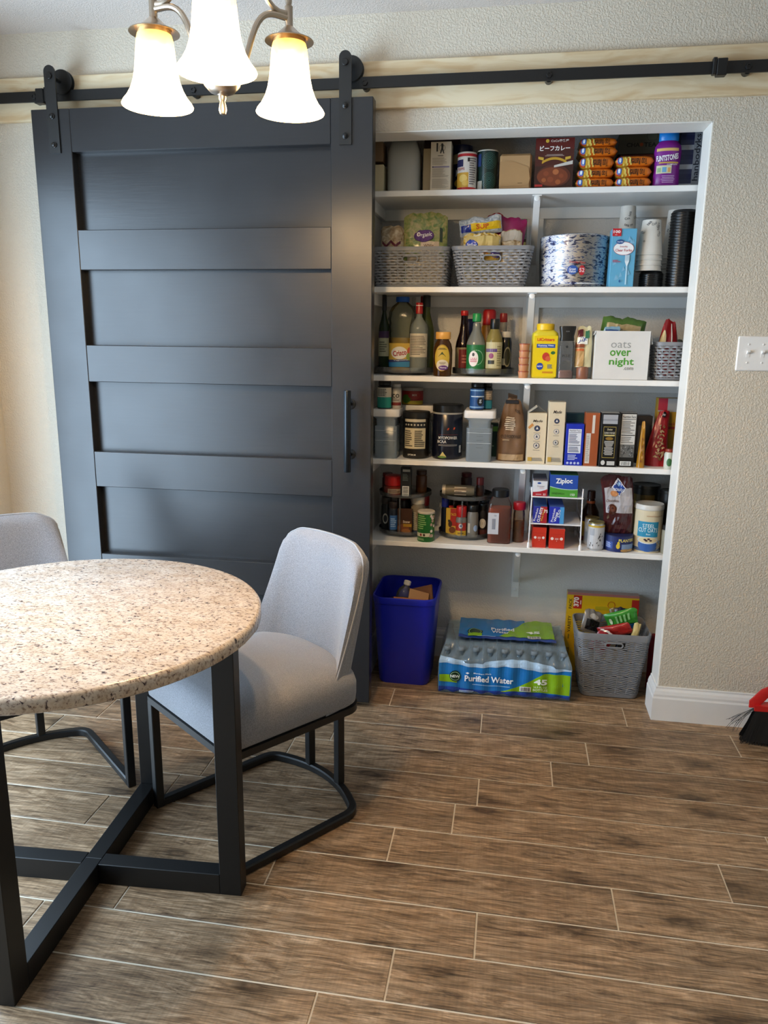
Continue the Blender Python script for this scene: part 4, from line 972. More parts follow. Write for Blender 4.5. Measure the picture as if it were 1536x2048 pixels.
def d(P, w, h):
    r_ = random.Random(4)
    for i in range(12): a, b = r_.uniform(-.45, .35)*w, r_.uniform(.02, .9)*h; P.poly([(a, b), (a+.012, b+.006), (a+.006, b+.02)], '7fb6d6')
    P.ell(0, h*.66, w*.42, h*.115, 'c05a60'); P.ell(0, h*.66, w*.405, h*.108, 'f2f2f2'); P.ell(-w*.16, h*.775, w*.16, h*.04, '24508e'); P.text('Great Value', -w*.16, h*.775, h*.025, 'eef2f8', w=w*.24)
    P.text('Everyday', 0, h*.69, h*.035, 'b84a58'); P.text('Clear Forks', 0, h*.63, h*.045, 'b84a58', w=w*.68); P.rect(-w*.5, h*.87, -w*.14, h, 'c2242c'); P.text('100', -w*.32, h*.945, h*.05, 'f6f0f0', w=w*.28, off=.03); P.lines(-w*.40, h*.885, -w*.25, h*.9, 1, 'f0d0d0')
    P.rect(w*.08, h*.44, w*.26, h*.55, 'cfe0ea'); P.poly([(w*.08, h*.44), (w*.26, h*.44), (w*.19, h*.36), (w*.15, h*.36)], 'e2eef4'); P.rect(w*.145, h*.04, w*.20, h*.36, 'b8dcec')
    for q in (.11, .16, .21): P.rect(w*q, h*.46, w*(q+.012), h*.55, '7db4cc')
    P.lines(-w*.42, h*.42, -w*.08, h*.47, 2, 'b04a5a'); P.poly([(-w*.12, h*.10), (-w*.08, h*.13), (-w*.04, h*.10), (-w*.08, h*.07)], '2a5a9a')
carton('fork_box', 'light blue box of clear forks with a red 100 corner', 'box', (1221, 1270, 457), z, '62a9cc', .075, y=.143, draw=d, rough=.35, rz=radians(1))
# cups, upside down, nested; dome lids
cupm = mat('d8d4cc', .5)
def nth(i): return ('first', 'second', 'third', 'fourth', 'fifth', 'sixth', 'seventh', 'eighth', 'ninth', 'tenth', 'eleventh', 'twelfth', 'thirteenth', 'fourteenth', 'fifteenth', 'sixteenth', 'seventeenth', 'eighteenth', 'nineteenth', 'twentieth', 'twenty-first', 'twenty-second', 'twenty-third', 'twenty-fourth', 'twenty-fifth', 'twenty-sixth')[i]
def cup_stack(what, px, zs, y, n_rims):
    cx, yf, w, h = spot(px[0], px[1], px[2], zs, y, None, True); R = w/2; k = .018; hc = h-n_rims*k
    first = None
    for i in range(n_rims+1):
        top = i == n_rims
        lb = ('topmost white paper cup, printed in grey, of the ' if top else nth(i)+' white paper cup rim from the bottom of the ')+what
        t = thing('paper_cup', lb, 'paper cup', (cx, yf+R, zs+i*k), 0, 'white paper cups in the '+what)
        if first is None:
            o = MB().lathe([(R*.99, 0), (R*1.02, .0015), (R*1.02, .004), (R*.985, .005), (R*.72, hc-.004), (R*.70, hc), (R*.675, hc), (R*.665, hc-.005), (R*.02, hc-.005), (R*.02, hc-.0055), (R*.712, hc-.0058), (R*.977, .004)], cupm, 28, caps=(False, False)).build('cup_wall', t); first = o.data
        else: o = bpy.data.objects.new('cup_wall', first); C.objects.link(o); o.parent = t
        if top:
            P = Print(); r_ = random.Random(int(px[0]))
            for q in range(7):
                u, v = r_.uniform(-1.0, 1.0)*R*.8, r_.uniform(.15, .9)*hc
                P.text(r_.choice(['Ccs', 'lt', 'Cof', 'tea', 'ye']), u, v, .0085, '6a6a6c', rot=r_.uniform(-.4, 1.8))
            P.build('printed_motifs', t, lambda u, v, hh: on_cyl(R*(.985-.265*v/hc))(u, v, hh+.0008))
def lid_stack(what, px, zs, y, n):
    cx, yf, w, h = spot(px[0], px[1], px[2], zs, y, None, True); R = w/2
    m = mat('111112', .3); k = (h-.012)/n; first = None
    for i in range(n):
        t = bpy.data.objects.new('cup_lid', first) if first else MB().lathe([(R*.95, 0), (R*.99, .0006), (R, k*.45), (R*.985, k*.62), (R*.93, k*.72), (R*.93, k)], m, 26).build('cup_lid')
        if first: C.objects.link(t)
        first = t.data; t.location = (cx, yf+R, zs+i*k); tag(t, nth(i)+' black cup lid from the bottom of the '+what, 'cup lid', 'black cup lids in the '+what)
    t = MB().lathe([(R*.97, 0), (R, .002), (R*.93, .004), (R*.84, h-n*k-.001), (R*.78, h-n*k), (R*.7, h-n*k-.003)], m, 26).build('cup_lid', loc=(cx, yf+R, zs+n*k)); tag(t, 'topmost black cup lid of the '+what, 'cup lid', 'black cup lids in the '+what)
cup_stack('stack behind the fork box', (1230, 1272, 413), z, .29, 5)
lid_stack('short stack under the cups', (1277, 1326, 543), z, .165, 7)
cx, yf, w, h = spot(1277, 1326, 543, z, .165, None, True)
cup_stack('stack on the short black lids', (1274, 1326, 441), z+h, .163, 3)
cup_stack('stack behind the tall black lids', (1324, 1368, 421), z, .27, 6)
lid_stack('tall stack against the jamb', (1336, 1391, 421), z, .16, 26)

# ================================================================== shelf 3
z = SH[3]; TT = .011
def glassy(c, o=.5): return clear_mat(c, o, .08)
cL = PY(811, 745, .30); cR = PY(966, 745, .30)
turntable('turntable', 'clear plastic turntable carrying the cooking oil bottles', cL.x, .296, z, .121, .030, group='clear turntables on the middle shelf')
turntable('turntable', 'clear plastic turntable carrying the red-capped and green-capped sauces', cR.x, .296, z, .121, .030, group='clear turntables on the middle shelf')
zt_ = z+TT; MADE.clear()
BOT = [(.85, 0), (1, .02), (1, .52), (.92, .60), (.55, .70), (.36, .78), (.34, .88)]
def lab(z0, z1, bg_, *more):
    def d(P, R, h):
        P.rect(-R*1.25, h*z0, R*1.25, h*z1, bg_)
        for f in more: f(P, R, h)
    return d
vessel('oil_bottle', 'dark green olive oil bottle with a purple band beside the door', 'bottle', (758, 779, 588), zt_, [('bottle', glassy('20301a', .8), BOT), ('cap', '0d0d0d', [(.42, .80), (.42, .995), (.38, 1)])], y=0.260,
       labels=[(1.0, lab(.20, .52, 'a8a88a', lambda P, R, h: P.rect(-R*1.25, h*.44, R*1.25, h*.53, '3a1d48'), lambda P, R, h: P.lines(-R*.8, h*.25, R*.8, h*.4, 5, '5a5a48')))])
# clear jug of cooking oil
cx, yf, w, h = spot(772, 834, 592, zt_, .25); R = w/2
t = thing('cooking_oil_bottle', 'clear ribbed bottle half full of yellow cooking oil, bright blue cap', 'bottle', (cx, yf+R*.66, zt_))
rg = []
for i, (a, b) in enumerate([(.80, 0), (.92, .015), (.94, .40), (.90, .44), (.97, .50), (.90, .55), (.98, .60), (.90, .65), (.97, .70), (.90, .75), (.88, .80), (.70, .87), (.40, .92), (.36, .93)]):
    rg.append(rrect(2*R*a, 2*R*a*.66, R*a*.62, h*b, 4))
MB().loft(rg, clear_mat('e4e6da', .16, .05)).build('bottle', t, smooth=40)
MB().loft([rrect(2*R*a*.97, 2*R*a*.64, R*a*.6, h*b, 4) for a, b in ((.78, .004), (.91, .02), (.92, .40), (.88, .455))], mat('a8861c', .25)).build('oil', t)
MB().lathe([(R*.42, h*.93), (R*.44, h*.935), (R*.44, h*.995), (R*.40, h)], mat('1d63c8', .4), 24).build('cap', t)
P = Print(); w2 = R*.86
P.rect(-w2, h*.06, w2, h*.38, 'd9b23c'); P.rect(-w2, h*.06, w2, h*.15, '1f7fb8'); P.band(-w2, w2, lambda u: h*.13+.05*u, lambda u: h*.165+.05*u, '1b2a6a'); P.ell(-w2*.1, h*.25, w2*.62, h*.085, 'f2ede6'); P.text('Crisco', -w2*.08, h*.25, h*.075, 'b02a2c', w=w2*1.05, rot=.15, off=.03); P.ell(w2*.7, h*.27, w2*.22, h*.06, 'c8502c'); P.ell(w2*.62, h*.2, w2*.2, h*.05, '7a9a3c'); P.text('Vegetable', 0, h*.152, h*.02, 'e6eef6', w=w2*1.1, rot=.05)
P.build('printed_label', t, on_front(2*R*.945*.66))
vessel('oil_bottle', 'clear bottle with a white cap standing behind the blue-capped oil', 'bottle', (819, 836, 594), zt_, [('bottle', glassy('5a5a3a', .6), BOT), ('cap', 'cfcac0', [(.40, .88), (.44, .90), (.44, .99), (.4, 1)])], y=0.352)
vessel('vinegar_bottle', 'red-capped bottle at the rear of the oil turntable', 'bottle', (837, 860, 589), zt_, [('bottle', glassy('2a1510', .8), BOT), ('cap', '8e1414', [(.40, .85), (.44, .86), (.44, .99), (.4, 1)])], y=0.352)
vessel('vinegar_bottle', 'dark balsamic vinegar bottle, cream label, red cap with a white ring', 'bottle', (827, 863, 605), zt_, [('bottle', glassy('b8c0b8', .35), [(.85, 0), (1, .02), (1, .62), (.9, .69), (.5, .76), (.34, .80), (.33, .84)]), ('vinegar', mat('120a08', .2), [(.83, .004), (.96, .02), (.96, .40)]), ('cap', '9a1818', [(.36, .84), (.40, .845), (.40, .99), (.36, 1)]), ('cap_ring', 'e6e2dc', [(.41, .955), (.41, .965)])], y=0.193,
       labels=[(1.0, lab(.22, .56, 'c9c0ac', lambda P, R, h: P.lines(-R*1.0, h*.25, R*1.0, h*.53, 12, '6a6258', 5)))])
vessel('oil_bottle', 'tall olive green bottle with a black cap behind the honey', 'bottle', (857, 891, 589), zt_, [('bottle', glassy('4a5222', .72), [(.85, 0), (1, .02), (1, .50), (.93, .58), (.60, .70), (.44, .78), (.40, .86)]), ('cap', '14140f', [(.44, .85), (.46, .86), (.46, .99), (.42, 1)])], y=0.315)
def d(P, R, h):
    P.ell(0, h*.42, R*.86, h*.30, 'a8861c'); P.ell(0, h*.42, R*.80, h*.275, 'c4a638'); P.ell(R*.05, h*.26, R*.66, h*.12, 'd6cdb8'); P.ell(R*.15, h*.20, R*.5, h*.055, '5a2a74'); P.text('Honey', R*.15, h*.20, h*.045, 'efe8f2', w=R*.7); P.lines(-R*.3, h*.27, R*.4, h*.33, 3, '6a5a3a', 2, center=True); P.poly([(-R*.4, h*.45), (R*.4, h*.45), (R*.2, h*.5), (0, h*.56), (-R*.2, h*.5)], '3a4a1a'); P.lines(-R*.5, h*.6, R*.5, h*.65, 2, '3a3018', 1, center=True)
vessel('honey_bottle', 'small amber honey bottle with an orange-yellow cap standing in front of the turntables', 'bottle', (867, 905, 664), z, [('bottle', glassy('4a2c08', .75), [(.82, 0), (.95, .02), (1, .3), (1, .6), (.85, .74), (.62, .82), (.60, .84)]), ('cap', 'd9a04a', [(.74, .84), (.78, .85), (.78, .985), (.72, 1)])], y=0.140, sy=0.730, labels=[(1.0, d)])
vessel('mustard_bottle', 'small bottle with a yellow cap at the rear of the sauces', 'bottle', (896, 918, 652), zt_, [('bottle', 'a8913a', [(.9, 0), (1, .03), (1, .6), (.6, .8), (.5, .85)]), ('cap', 'd9a81c', [(.55, .84), (.6, .85), (.5, .99), (.4, 1)])], y=0.355)
vessel('soy_sauce_bottle', 'soy sauce bottle with a red cap and dark red label', 'bottle', (904, 937, 621), zt_, [('bottle', glassy('1a0806', .86), [(.9, 0), (1, .02), (1, .42), (.9, .50), (.55, .66), (.42, .8), (.40, .93)]), ('cap', 'b01c1c', [(.42, .92), (.46, .93), (.46, .99), (.42, 1)])], y=0.225,
       labels=[(1.0, lab(.08, .41, '8a7a5a', lambda P, R, h: P.rect(-R*.5, h*.08, R*1.25, h*.38, '6e1216'), lambda P, R, h: P.lines(-R*.1, h*.15, R*.9, h*.3, 3, 'b06a5a', 4)))])
vessel('sauce_bottle', 'navy bottle half hidden between the red-capped and green-capped sauces', 'bottle', (927, 949, 638), zt_, [('bottle', '1a2a66', [(.9, 0), (1, .03), (1, .9), (.9, .99), (.8, 1)]),], y=0.355)
def d(P, R, h):
    P.rect(-R*1.3, h*.06, R*1.3, h*.48, '16703a', nv=1); P.ring(R*.1, h*.27, R*.72, R*.80, '8ab89a'); P.ell(-R*.2, h*.25, R*.52, h*.13, 'efeaea'); P.lines(-R*.55, h*.19, R*.2, h*.27, 3, 'c0486a', 5, center=True); P.ell(-R*.2, h*.32, R*.13, h*.03, '3a3a40')
vessel('sauce_bottle', 'green-labelled sauce bottle with a bright green cap', 'bottle', (931, 969, 627), zt_, [('bottle', glassy('c9cbc0', .3), [(.9, 0), (1, .02), (1, .50), (.85, .58), (.45, .72), (.36, .85)]), ('sauce', mat('2a1408', .25), [(.88, .004), (.96, .02), (.96, .47)]), ('cap', '1c8c46', [(.38, .86), (.46, .87), (.46, .985), (.42, 1)])], y=0.193, labels=[(1.005, d)])
vessel('sauce_bottle', 'orange sauce bottle with a wide red cap behind the black-capped dressing', 'bottle', (962, 992, 619), zt_, [('bottle', 'a8701c', [(.95, 0), (1, .03), (1, .72), (.9, .75)]), ('cap', 'a81818', [(.86, .75), (.90, .76), (.86, .97), (.7, 1)])], y=0.335)
def d(P, R, h):
    P.rect(-R*1.3, h*.10, R*1.3, h*.58, 'c3bb92'); P.rect(-R*1.2, h*.40, R*.4, h*.46, '5c4484'); P.ell(-R*.3, h*.33, R*.3, h*.05, '8a3a6a'); P.rect(-R*.7, h*.18, R*.1, h*.25, '2a2a22'); P.lines(R*.4, h*.14, R*1.1, h*.52, 9, '8a845e', 3)
vessel('dressing_bottle', 'salad dressing bottle with a cream label and black cap', 'bottle', (968, 1001, 638), zt_, [('bottle', glassy('9a8a4a', .7), [(.9, 0), (1, .02), (1, .60), (.9, .68), (.6, .78), (.55, .82)]), ('cap', '101010', [(.54, .81), (.58, .82), (.58, .985), (.54, 1)])], y=0.200, labels=[(1.005, d)])
vessel('sauce_bottle', 'clear-necked bottle with a red cap at the rear right of the sauces beside the bracket', 'bottle', (993, 1018, 627), zt_, [('bottle', glassy('c8c4bc', .3), [(.95, 0), (1, .03), (1, .5), (.6, .62), (.55, .85)]), ('sauce', mat('1a0c08', .3), [(.9, .01), (.94, .03), (.94, .48)]), ('cap', '8c1c1c', [(.56, .85), (.62, .86), (.6, .98), (.55, 1)])], y=0.345)
vessel('sauce_bottle', 'short black sauce bottle with a white cap and round label', 'bottle', (997, 1023, 663), zt_, [('bottle', mat('14120f', .2), [(.9, 0), (1, .02), (1, .74), (.85, .84), (.8, .86)]), ('cap', 'c9c4bc', [(.82, .86), (.86, .87), (.86, .98), (.8, 1)])], y=0.193, labels=[(1.0, lambda P, R, h: (P.ell(R*.4, h*.40, R*.6, h*.24, '8a8468'), P.ell(R*.4, h*.40, R*.5, h*.2, '2a2a1c'), P.rect(-R*.9, h*.2, R*.0, h*.36, 'b0aa8e')))])
_on = [t for t in MADE if abs(t.location.z-zt_) < 1e-4]
settle([t for t in _on if t.location.x < (cL.x+cR.x)/2], cL.x, .296, .121)
settle([t for t in _on if t.location.x >= (cL.x+cR.x)/2], cR.x, .296, .121)
# stacked fruit cups
cx, yf, w, h = spot(1037, 1058, 687, z, .142, None, True)
for i in range(5):
    hh = h/5; t = thing('fruit_cup', ('lowest', 'second-lowest', 'middle', 'second-highest', 'topmost')[i]+' peach fruit cup in the small stack beside the yellow vitamins', 'fruit cup', (cx, yf+w/2, z+hh*i), 0, 'stacked fruit cups')
    MB().lathe([(w*.42, 0), (w*.44, hh*.05), (w*.49, hh*.86)], mat('c48a62', .35), 22).build('cup', t); MB().lathe([(w*.49, hh*.85), (w*.515, hh*.88), (w*.515, hh*.97), (w*.47, hh*.999)], mat('a8523a', .35), 22).build('foil_lid', t)
carton('medicine_box', 'pale box with a blue top half hidden behind the yellow vitamins', 'box', (1070, 1098, 655), z, '9aa6b4', .05, y=.28, draw=lambda P, w, h: P.rect(-w*.5, h*.8, w*.5, h, '6a90c0'))
def d(P, w2, h):
    P.rect(-w2*.97, h*.03, w2*.97, h*.78, 'e6c90e'); P.text("Lil", -w2*.58, h*.71, h*.055, 'd2501c', off=.04); P.text('Critters', w2*.12, h*.71, h*.06, 'd2501c', w=w2*1.15, off=.04); P.rect(-w2*.75, h*.56, w2*.78, h*.63, '2a4fa0'); P.text('Gummy Vites', 0, h*.60, h*.035, 'f2f4fa', w=w2*1.3, off=.02); P.lines(-w2*.5, h*.57, w2*.5, h*.58, 1, 'dfe6f4')
    P.ell(w2*.05, h*.40, w2*.30, h*.075, 'c23a2c'); P.ell(w2*.22, h*.36, w2*.2, h*.05, 'd2603a'); P.ell(w2*.62, h*.47, w2*.18, h*.03, '2f6a3a'); P.ell(-w2*.42, h*.22, w2*.28, h*.065, '2444a0'); P.text('NEW', -w2*.42, h*.22, h*.03, 'f2f4fa'); P.lines(w2*.2, h*.18, w2*.75, h*.26, 3, '2a5a9a', 4); P.lines(-w2*.2, h*.09, w2*.7, h*.13, 2, 'c8602c', 2)
cx, yf, w, h = spot(1063, 1116, 647, z, .158); R = w/2
t = thing('vitamin_bottle', 'bright yellow gummy vitamin bottle with blue lettering band', 'bottle', (cx, yf+R*.75, z), radians(5))
MB().loft([rrect(2*R*a, 2*R*a*.72, R*a*.35, h*b, 4) for a, b in ((.88, 0), (.96, .012), (.98, .05), (.99, .77), (.93, .83), (.66, .885), (.62, .89))], mat('d9c832', .25)).build('bottle', t)
MB().lathe([(R*.64, h*.88), (R*.68, h*.885), (R*.68, h*.985), (R*.62, h)], mat('e8c01c', .35), 28).build('cap', t)
P = Print(); d(P, R*.92, h); P.build('printed_label', t, on_front(2*R*.992*.72))
# salt grinder
cx, yf, w, h = spot(1117, 1150, 652, z, .15); R = w/2
t = thing('salt_grinder', 'clear salt grinder with a flared black top', 'grinder', (cx, yf+R, z))
MB().loft([rrect(2*R*a, 2*R*a, R*a*.25, h*b, 3) for a, b in ((.86, 0), (.92, .01), (.92, .62), (.84, .68), (.80, .74))], clear_mat('e6e8ea', .2, .05)).build('bottle', t)
MB().loft([rrect(2*R*a, 2*R*a, R*a*.25, h*b, 3) for a, b in ((.80, .012), (.84, .02), (.84, .13), (.7, .16))], mat('b08a86', .8, var=.3, nscale=200)).build('salt', t)
MB().loft([rrect(2*R*a, 2*R*a, R*a*.35, h*b, 3) for a, b in ((.84, .72), (.86, .75), (.80, .80), (1.0, .97), (.97, 1))], mat('141414', .35)).build('grinder_top', t)
P = Print(); P.text('RSE', 0, h*.44, h*.05, '3a3a3c', w=R*1.0); P.poly([(0, h*.58), (R*.18, h*.61), (0, h*.64), (-R*.18, h*.61)], '2a2a2c'); P.lines(-R*.5, h*.34, R*.5, h*.40, 2, '55555a', 2, center=True); P.text('KLAR', 0, h*.90, h*.02, '8a8a8c'); P.build('printed_label', t, on_front(2*R*.925))
vessel('peanut_jar', 'short brown jar under the cream peanut powder bag', 'jar', (1152, 1176, 733), z, [('jar', '8a5a44', [(.92, 0), (1, .05), (1, .9), (.9, .99)])], y=.15)
def d(P, w, h):
    P.rect(-w*.5, h*.02, w*.02, h*.40, 'b8905a', nv=4); P.rect(-w*.5, h*.40, w*.0, h*.46, 'c4602c', nv=1); P.rect(-w*.5, h*.48, w*.02, h*.62, '8a4a30', nv=2); P.rect(-w*.42, h*.57, w*.2, h*.75, 'ece8da', nv=3); P.text('JIF', -w*.10, h*.66, h*.14, '1f3f8a', w=w*.46, shear=.3, off=.02); P.rect(w*.05, h*.72, w*.3, h*.9, '2a6a4a', nv=3); P.rect(-w*.45, h*.74, -w*.1, h*.92, '5a1c24', nv=2)
q = PY(1164, 750, .165); _, _, _, hj = spot(1152, 1176, 733, z, .15, None, True); pouch('peanut_powder_bag', 'cream JIF bag with a rolled top between the salt grinder and the white carton', 'bag', (q.x, .177, z+hj-.002), .060, PY(1166, 652, .18).z-z-hj, .042, 'd6cda4', d, seed=21, rough=.35, neck=lambda V: 1-.35*max(0, V-.6))
# white carton with open flaps
cx, yf, w, h = spot(1188, 1297, 662, z, .142); dd = .15
t = thing('oats_carton', 'white carton printed oats over night with open top flaps', 'carton', (cx, yf+dd/2, z), radians(2)); m = mat('dedcd8', .6, bump=.25, nscale=22)
mb = MB(); th_ = .002
mb.box(-w/2, -dd/2, 0, w/2, -dd/2+th_, h, m); mb.box(-w/2, dd/2-th_, 0, w/2, dd/2, h, m); mb.box(-w/2, -dd/2+th_, 0, -w/2+th_, dd/2-th_, h, m); mb.box(w/2-th_, -dd/2+th_, 0, w/2, dd/2-th_, h, m); mb.box(-w/2, -dd/2, 0, w/2, dd/2, th_, m)
mb.build('carton', t, smooth=0)
MB().add([(w/2, -dd/2, h), (w/2, dd/2, h), (w/2+.011, dd/2, h-.05), (w/2+.010, -dd/2, h-.045)], [(0, 1, 2, 3)], m).add([(w/2-.001, -dd/2, h), (w/2-.001, dd/2, h), (w/2+.010, dd/2, h-.051), (w/2+.009, -dd/2, h-.046)], [(3, 2, 1, 0)], m).build('flap', t, smooth=0)
MB().add([(-w/2, -dd/2, h), (-w/2, dd/2, h), (-w/2-.007, dd/2, h-.03), (-w/2-.005, -dd/2, h-.012)], [(0, 1, 2, 3)], m).build('flap', t, smooth=0)
P = Print(); P.text('oats', -w*.03, h*.72, h*.125, '9a9c9a', w=w*.37, off=-.004); P.text('over', -w*.03, h*.55, h*.12, '4e9a34', w=w*.39, off=.016); P.text('night', w*.0, h*.36, h*.19, '4e9a34', w=w*.46, off=.016); P.text('.com', w*.135, h*.235, h*.055, '8a8c8a', w=w*.18); P.build('lettering', t, on_front(dd))
ox, oy, oh = cx, yf, h
pouch('chip_bag', 'green and beige bag lying across the open white carton', 'bag', (ox+.004, oy+.085, z+oh-.036), .156, .085, .06, '4c6a2c', lambda P, w, h: (P.rect(-w*.40, h*.45, w*.38, h*.72, 'a8946a', nv=3), P.rect(-w*.28, h*.12, w*.12, h*.42, '1c4a22', nv=3), P.rect(w*.1, h*.1, w*.46, h*.3, '55803c', nv=2)), seed=31, kind='pillow', rough=.25, ry=.13, wr=.006)
pouch('snack_pouch', 'light blue pouch corner poking out of the white carton', 'bag', (ox-.058, oy+.030, z+oh-.07), .055, .09, .02, '8ab0c8', lambda P, w, h: P.rect(-w*.4, h*.75, w*.4, h*.88, '2a4a8a'), seed=33, rough=.25, ry=.3)
sb, bx, by, bw_, bh = basket_at('small grey woven basket beside the jamb holding a red snack bag', (1310, 1380), 684, z, .15, 11, .15, .9, hole=None, period=.026)
pouch('snack_bag', 'red and cream snack bag standing in the small basket', 'bag', (bx-.012, by+.048, z+.01), .078, .205, .04, '8e1a1e', lambda P, w, h: (P.ell(-w*.33, h*.62, w*.16, h*.20, 'd8c79a'), P.rect(w*.1, h*.5, w*.16, h*.95, 'd8d0c4', nv=3)), seed=35, rough=.25, neck=lambda V: 1-.9*max(0, V-.5))
pouch('snack_bag', 'grey-green bag low in the small basket next to the jamb', 'bag', (bx+.022, by+.100, z+.01), .055, .135, .035, '8a8f80', None, seed=36, rough=.3)

# ================================================================== shelf 4
z = SH[4]
def cereal_keeper(label, px, y, dpt, lidcol='e6e2de'):
    """clear measuring container with a white lid; px = (lid left, lid right, lid top, lid bottom)"""
    cx, yf, w, h = spot(px[0], px[1], px[2], z, y); lidh = .028
    t = thing('food_container', label, 'food container', (cx, yf+dpt/2, z), 0, 'clear containers with white lids')
    b = w*.80; m = clear_mat('cfdde8', .32, .12)
    MB().loft([rrect(b*.97, dpt*.93, .012, 0, 4), rrect(b, dpt*.95, .014, .004, 4), rrect(b*1.02, dpt*.96, .014, h*.66, 4), rrect(b*.86, dpt*.94, .014, h*.67, 4), rrect(b*.88, dpt*.95, .014, h*.80, 4), rrect(w*.96, dpt*.99, .016, h-lidh, 4)], m).build('body', t)
    MB().loft([rrect(w*.98, dpt*.99, .016, h-lidh, 4), rrect(w, dpt, .016, h-lidh+.002, 4), rrect(w*.985, dpt*.99, .016, h-.004, 4), rrect(w*.95, dpt*.96, .014, h, 4)], mat(lidcol, .4)).build('lid', t)
    P = Print()
    for k in range(5): P.rect(-b*.10, h*(.28+.075*k), b*.16, h*(.285+.075*k), '4a545a'); 
    P.rect(-b*.47, h*.37, b*.47, h*.375, 'e6eef2'); P.rect(-b*.47, h*.57, b*.47, h*.575, 'e6eef2'); P.build('measure_marks', t, on_front(dpt*.97))
    return t, cx, yf, w, h
t1, x1, y1, w1, h1 = cereal_keeper('clear container with a white lid next to the door, carrying the teal-labelled bottle', (743, 798, 819), .15, .13)
t2, x2, y2, w2_, h2 = cereal_keeper('clear container with a white lid carrying two blue bottles', (926, 990, 822), .142, .16)
t3, x3, y3, w3, h3 = cereal_keeper('white-lidded container behind the black tubs under the red fruit jar', (799, 868, 811), .315, .095)
def d(P, R, h): P.rect(-R*1.2, h*.04, R*1.2, h*.42, '1c8a78'); P.rect(-R*1.2, h*.42, R*1.2, h*.76, 'bdb7a8'); P.lines(-R*1.0, h*.46, R*.9, h*.72, 5, '4a4a40', 4)
def on_lid(name, label, px, zz, y, parts, labels, cat='bottle', **k): return vessel(name, label, cat, px, zz, parts, y=y, labels=labels, **k)
PB = [('bottle', mat('101418', .25), [(.9, 0), (1, .02), (1, .74), (.85, .82), (.7, .84)]), ('cap', '0c0c0e', [(.82, .84), (.86, .85), (.86, .98), (.8, 1)])]
on_lid('supplement_bottle', 'black bottle with a teal and cream label on the container lid beside the door', (755, 784, 760), z+h1, .17, PB, [(1.005, d)])
on_lid('supplement_bottle', 'small white bottle with a grey label next to the teal-labelled bottle', (783, 803, 768), z+h1, .21, [('bottle', 'b9b4aa', [(.9, 0), (1, .02), (1, .8), (.8, .88)]), ('cap', 'd6d2ca', [(.8, .88), (.85, .89), (.85, .99), (.8, 1)])], [(1.005, lambda P, R, h: (P.rect(-R*1.2, h*.12, R*1.2, h*.25, '7a2a24'), P.text('co', 0, h*.52, h*.16, '2a2a28'), P.lines(-R*.8, h*.3, R*.8, h*.42, 3, '6a665e')))])
on_lid('fruit_jar', 'squat jar with a red and green fruit label and pale lid', (804, 847, 774), z+h3, .335, [('jar', 'a82a24', [(.9, 0), (1, .04), (1, .8), (.95, .82)]), ('lid', 'b9b0a4', [(.97, .80), (1.02, .82), (1.02, .97), (.95, 1)])], [(1.005, lambda P, R, h: (P.rect(-R*1.3, h*.03, R*1.3, h*.25, 'b0a02c'), P.ell(-R*.5, h*.35, R*.45, h*.25, '5f8a2a'), P.ell(R*.3, h*.55, R*.6, h*.22, 'b8382c'), P.text('MIX', R*.3, h*.57, h*.12, 'e6d2c0')))], cat='jar', sy=.8)
def d(P, R, h): P.rect(-R*1.25, h*.04, R*1.25, h*.78, '1a4a86'); P.rect(-R*1.25, h*.70, R*1.25, h*.74, '8ab4dc'); P.rect(-R*.9, h*.48, R*1.2, h*.52, 'c4d4e6'); P.ell(R*.5, h*.32, R*.45, h*.16, '141a22'); P.text('g', R*.5, h*.33, h*.14, 'dfe6ee'); P.rect(-R*1.25, h*.10, R*1.25, h*.13, '9ac0e4')
on_lid('supplement_bottle', 'dark blue pill bottle with a light blue stripe on the container lid', (940, 969, 764), z+h2, .165, PB, [(1.005, d)])
on_lid('supplement_bottle', 'black pill bottle with teal and beige label half behind the dark blue one', (964, 985, 764), z+h2, .205, PB, [(1.005, lambda P, R, h: (P.rect(-R*1.2, h*.04, R*1.2, h*.34, '16748a'), P.rect(-R*1.2, h*.36, R*1.2, h*.7, '8a7c6c'), P.lines(-R*.9, h*.4, R*.9, h*.66, 4, 'cabca8')))])
carton('snack_box', 'dark red box behind the black protein tub', 'box', (774, 796, 832), z, '5e1812', .05, y=.295, draw=lambda P, w, h: P.ell(0, h*.4, w*.4, h*.2, 'a8441c'))
def d(P, R, h):
    P.rect(-R*.85, h*.79, R*.85, h*.85, 'c2b9a4'); P.rect(-R*.85, h*.22, R*.85, h*.66, 'cbbf9f')
    for k in range(7): P.ell(-R*.72+R*.24*k, h*.73, R*.07, h*.02, 'b8b0a0')
    P.lines(-R*.78, h*.26, -R*.1, h*.62, 8, '5a5244', 3); P.lines(0, h*.26, R*.8, h*.62, 9, '4a4438', 4); P.text('OPTIMUM', -R*.2, h*.09, h*.035, 'dcd6cc', w=R*.6)
vessel('protein_tub', 'black protein tub with a cream facts panel', 'tub', (806, 859, 822), z, [('tub', mat('0f0e0e', .3), [(.92, 0), (.98, .015), (1, .04), (1, .84), (.97, .86)]), ('lid', mat('121212', .4), [(.99, .86), (1.02, .87), (1.02, .985), (.96, 1)])], y=.165, labels=[(1.005, d)])
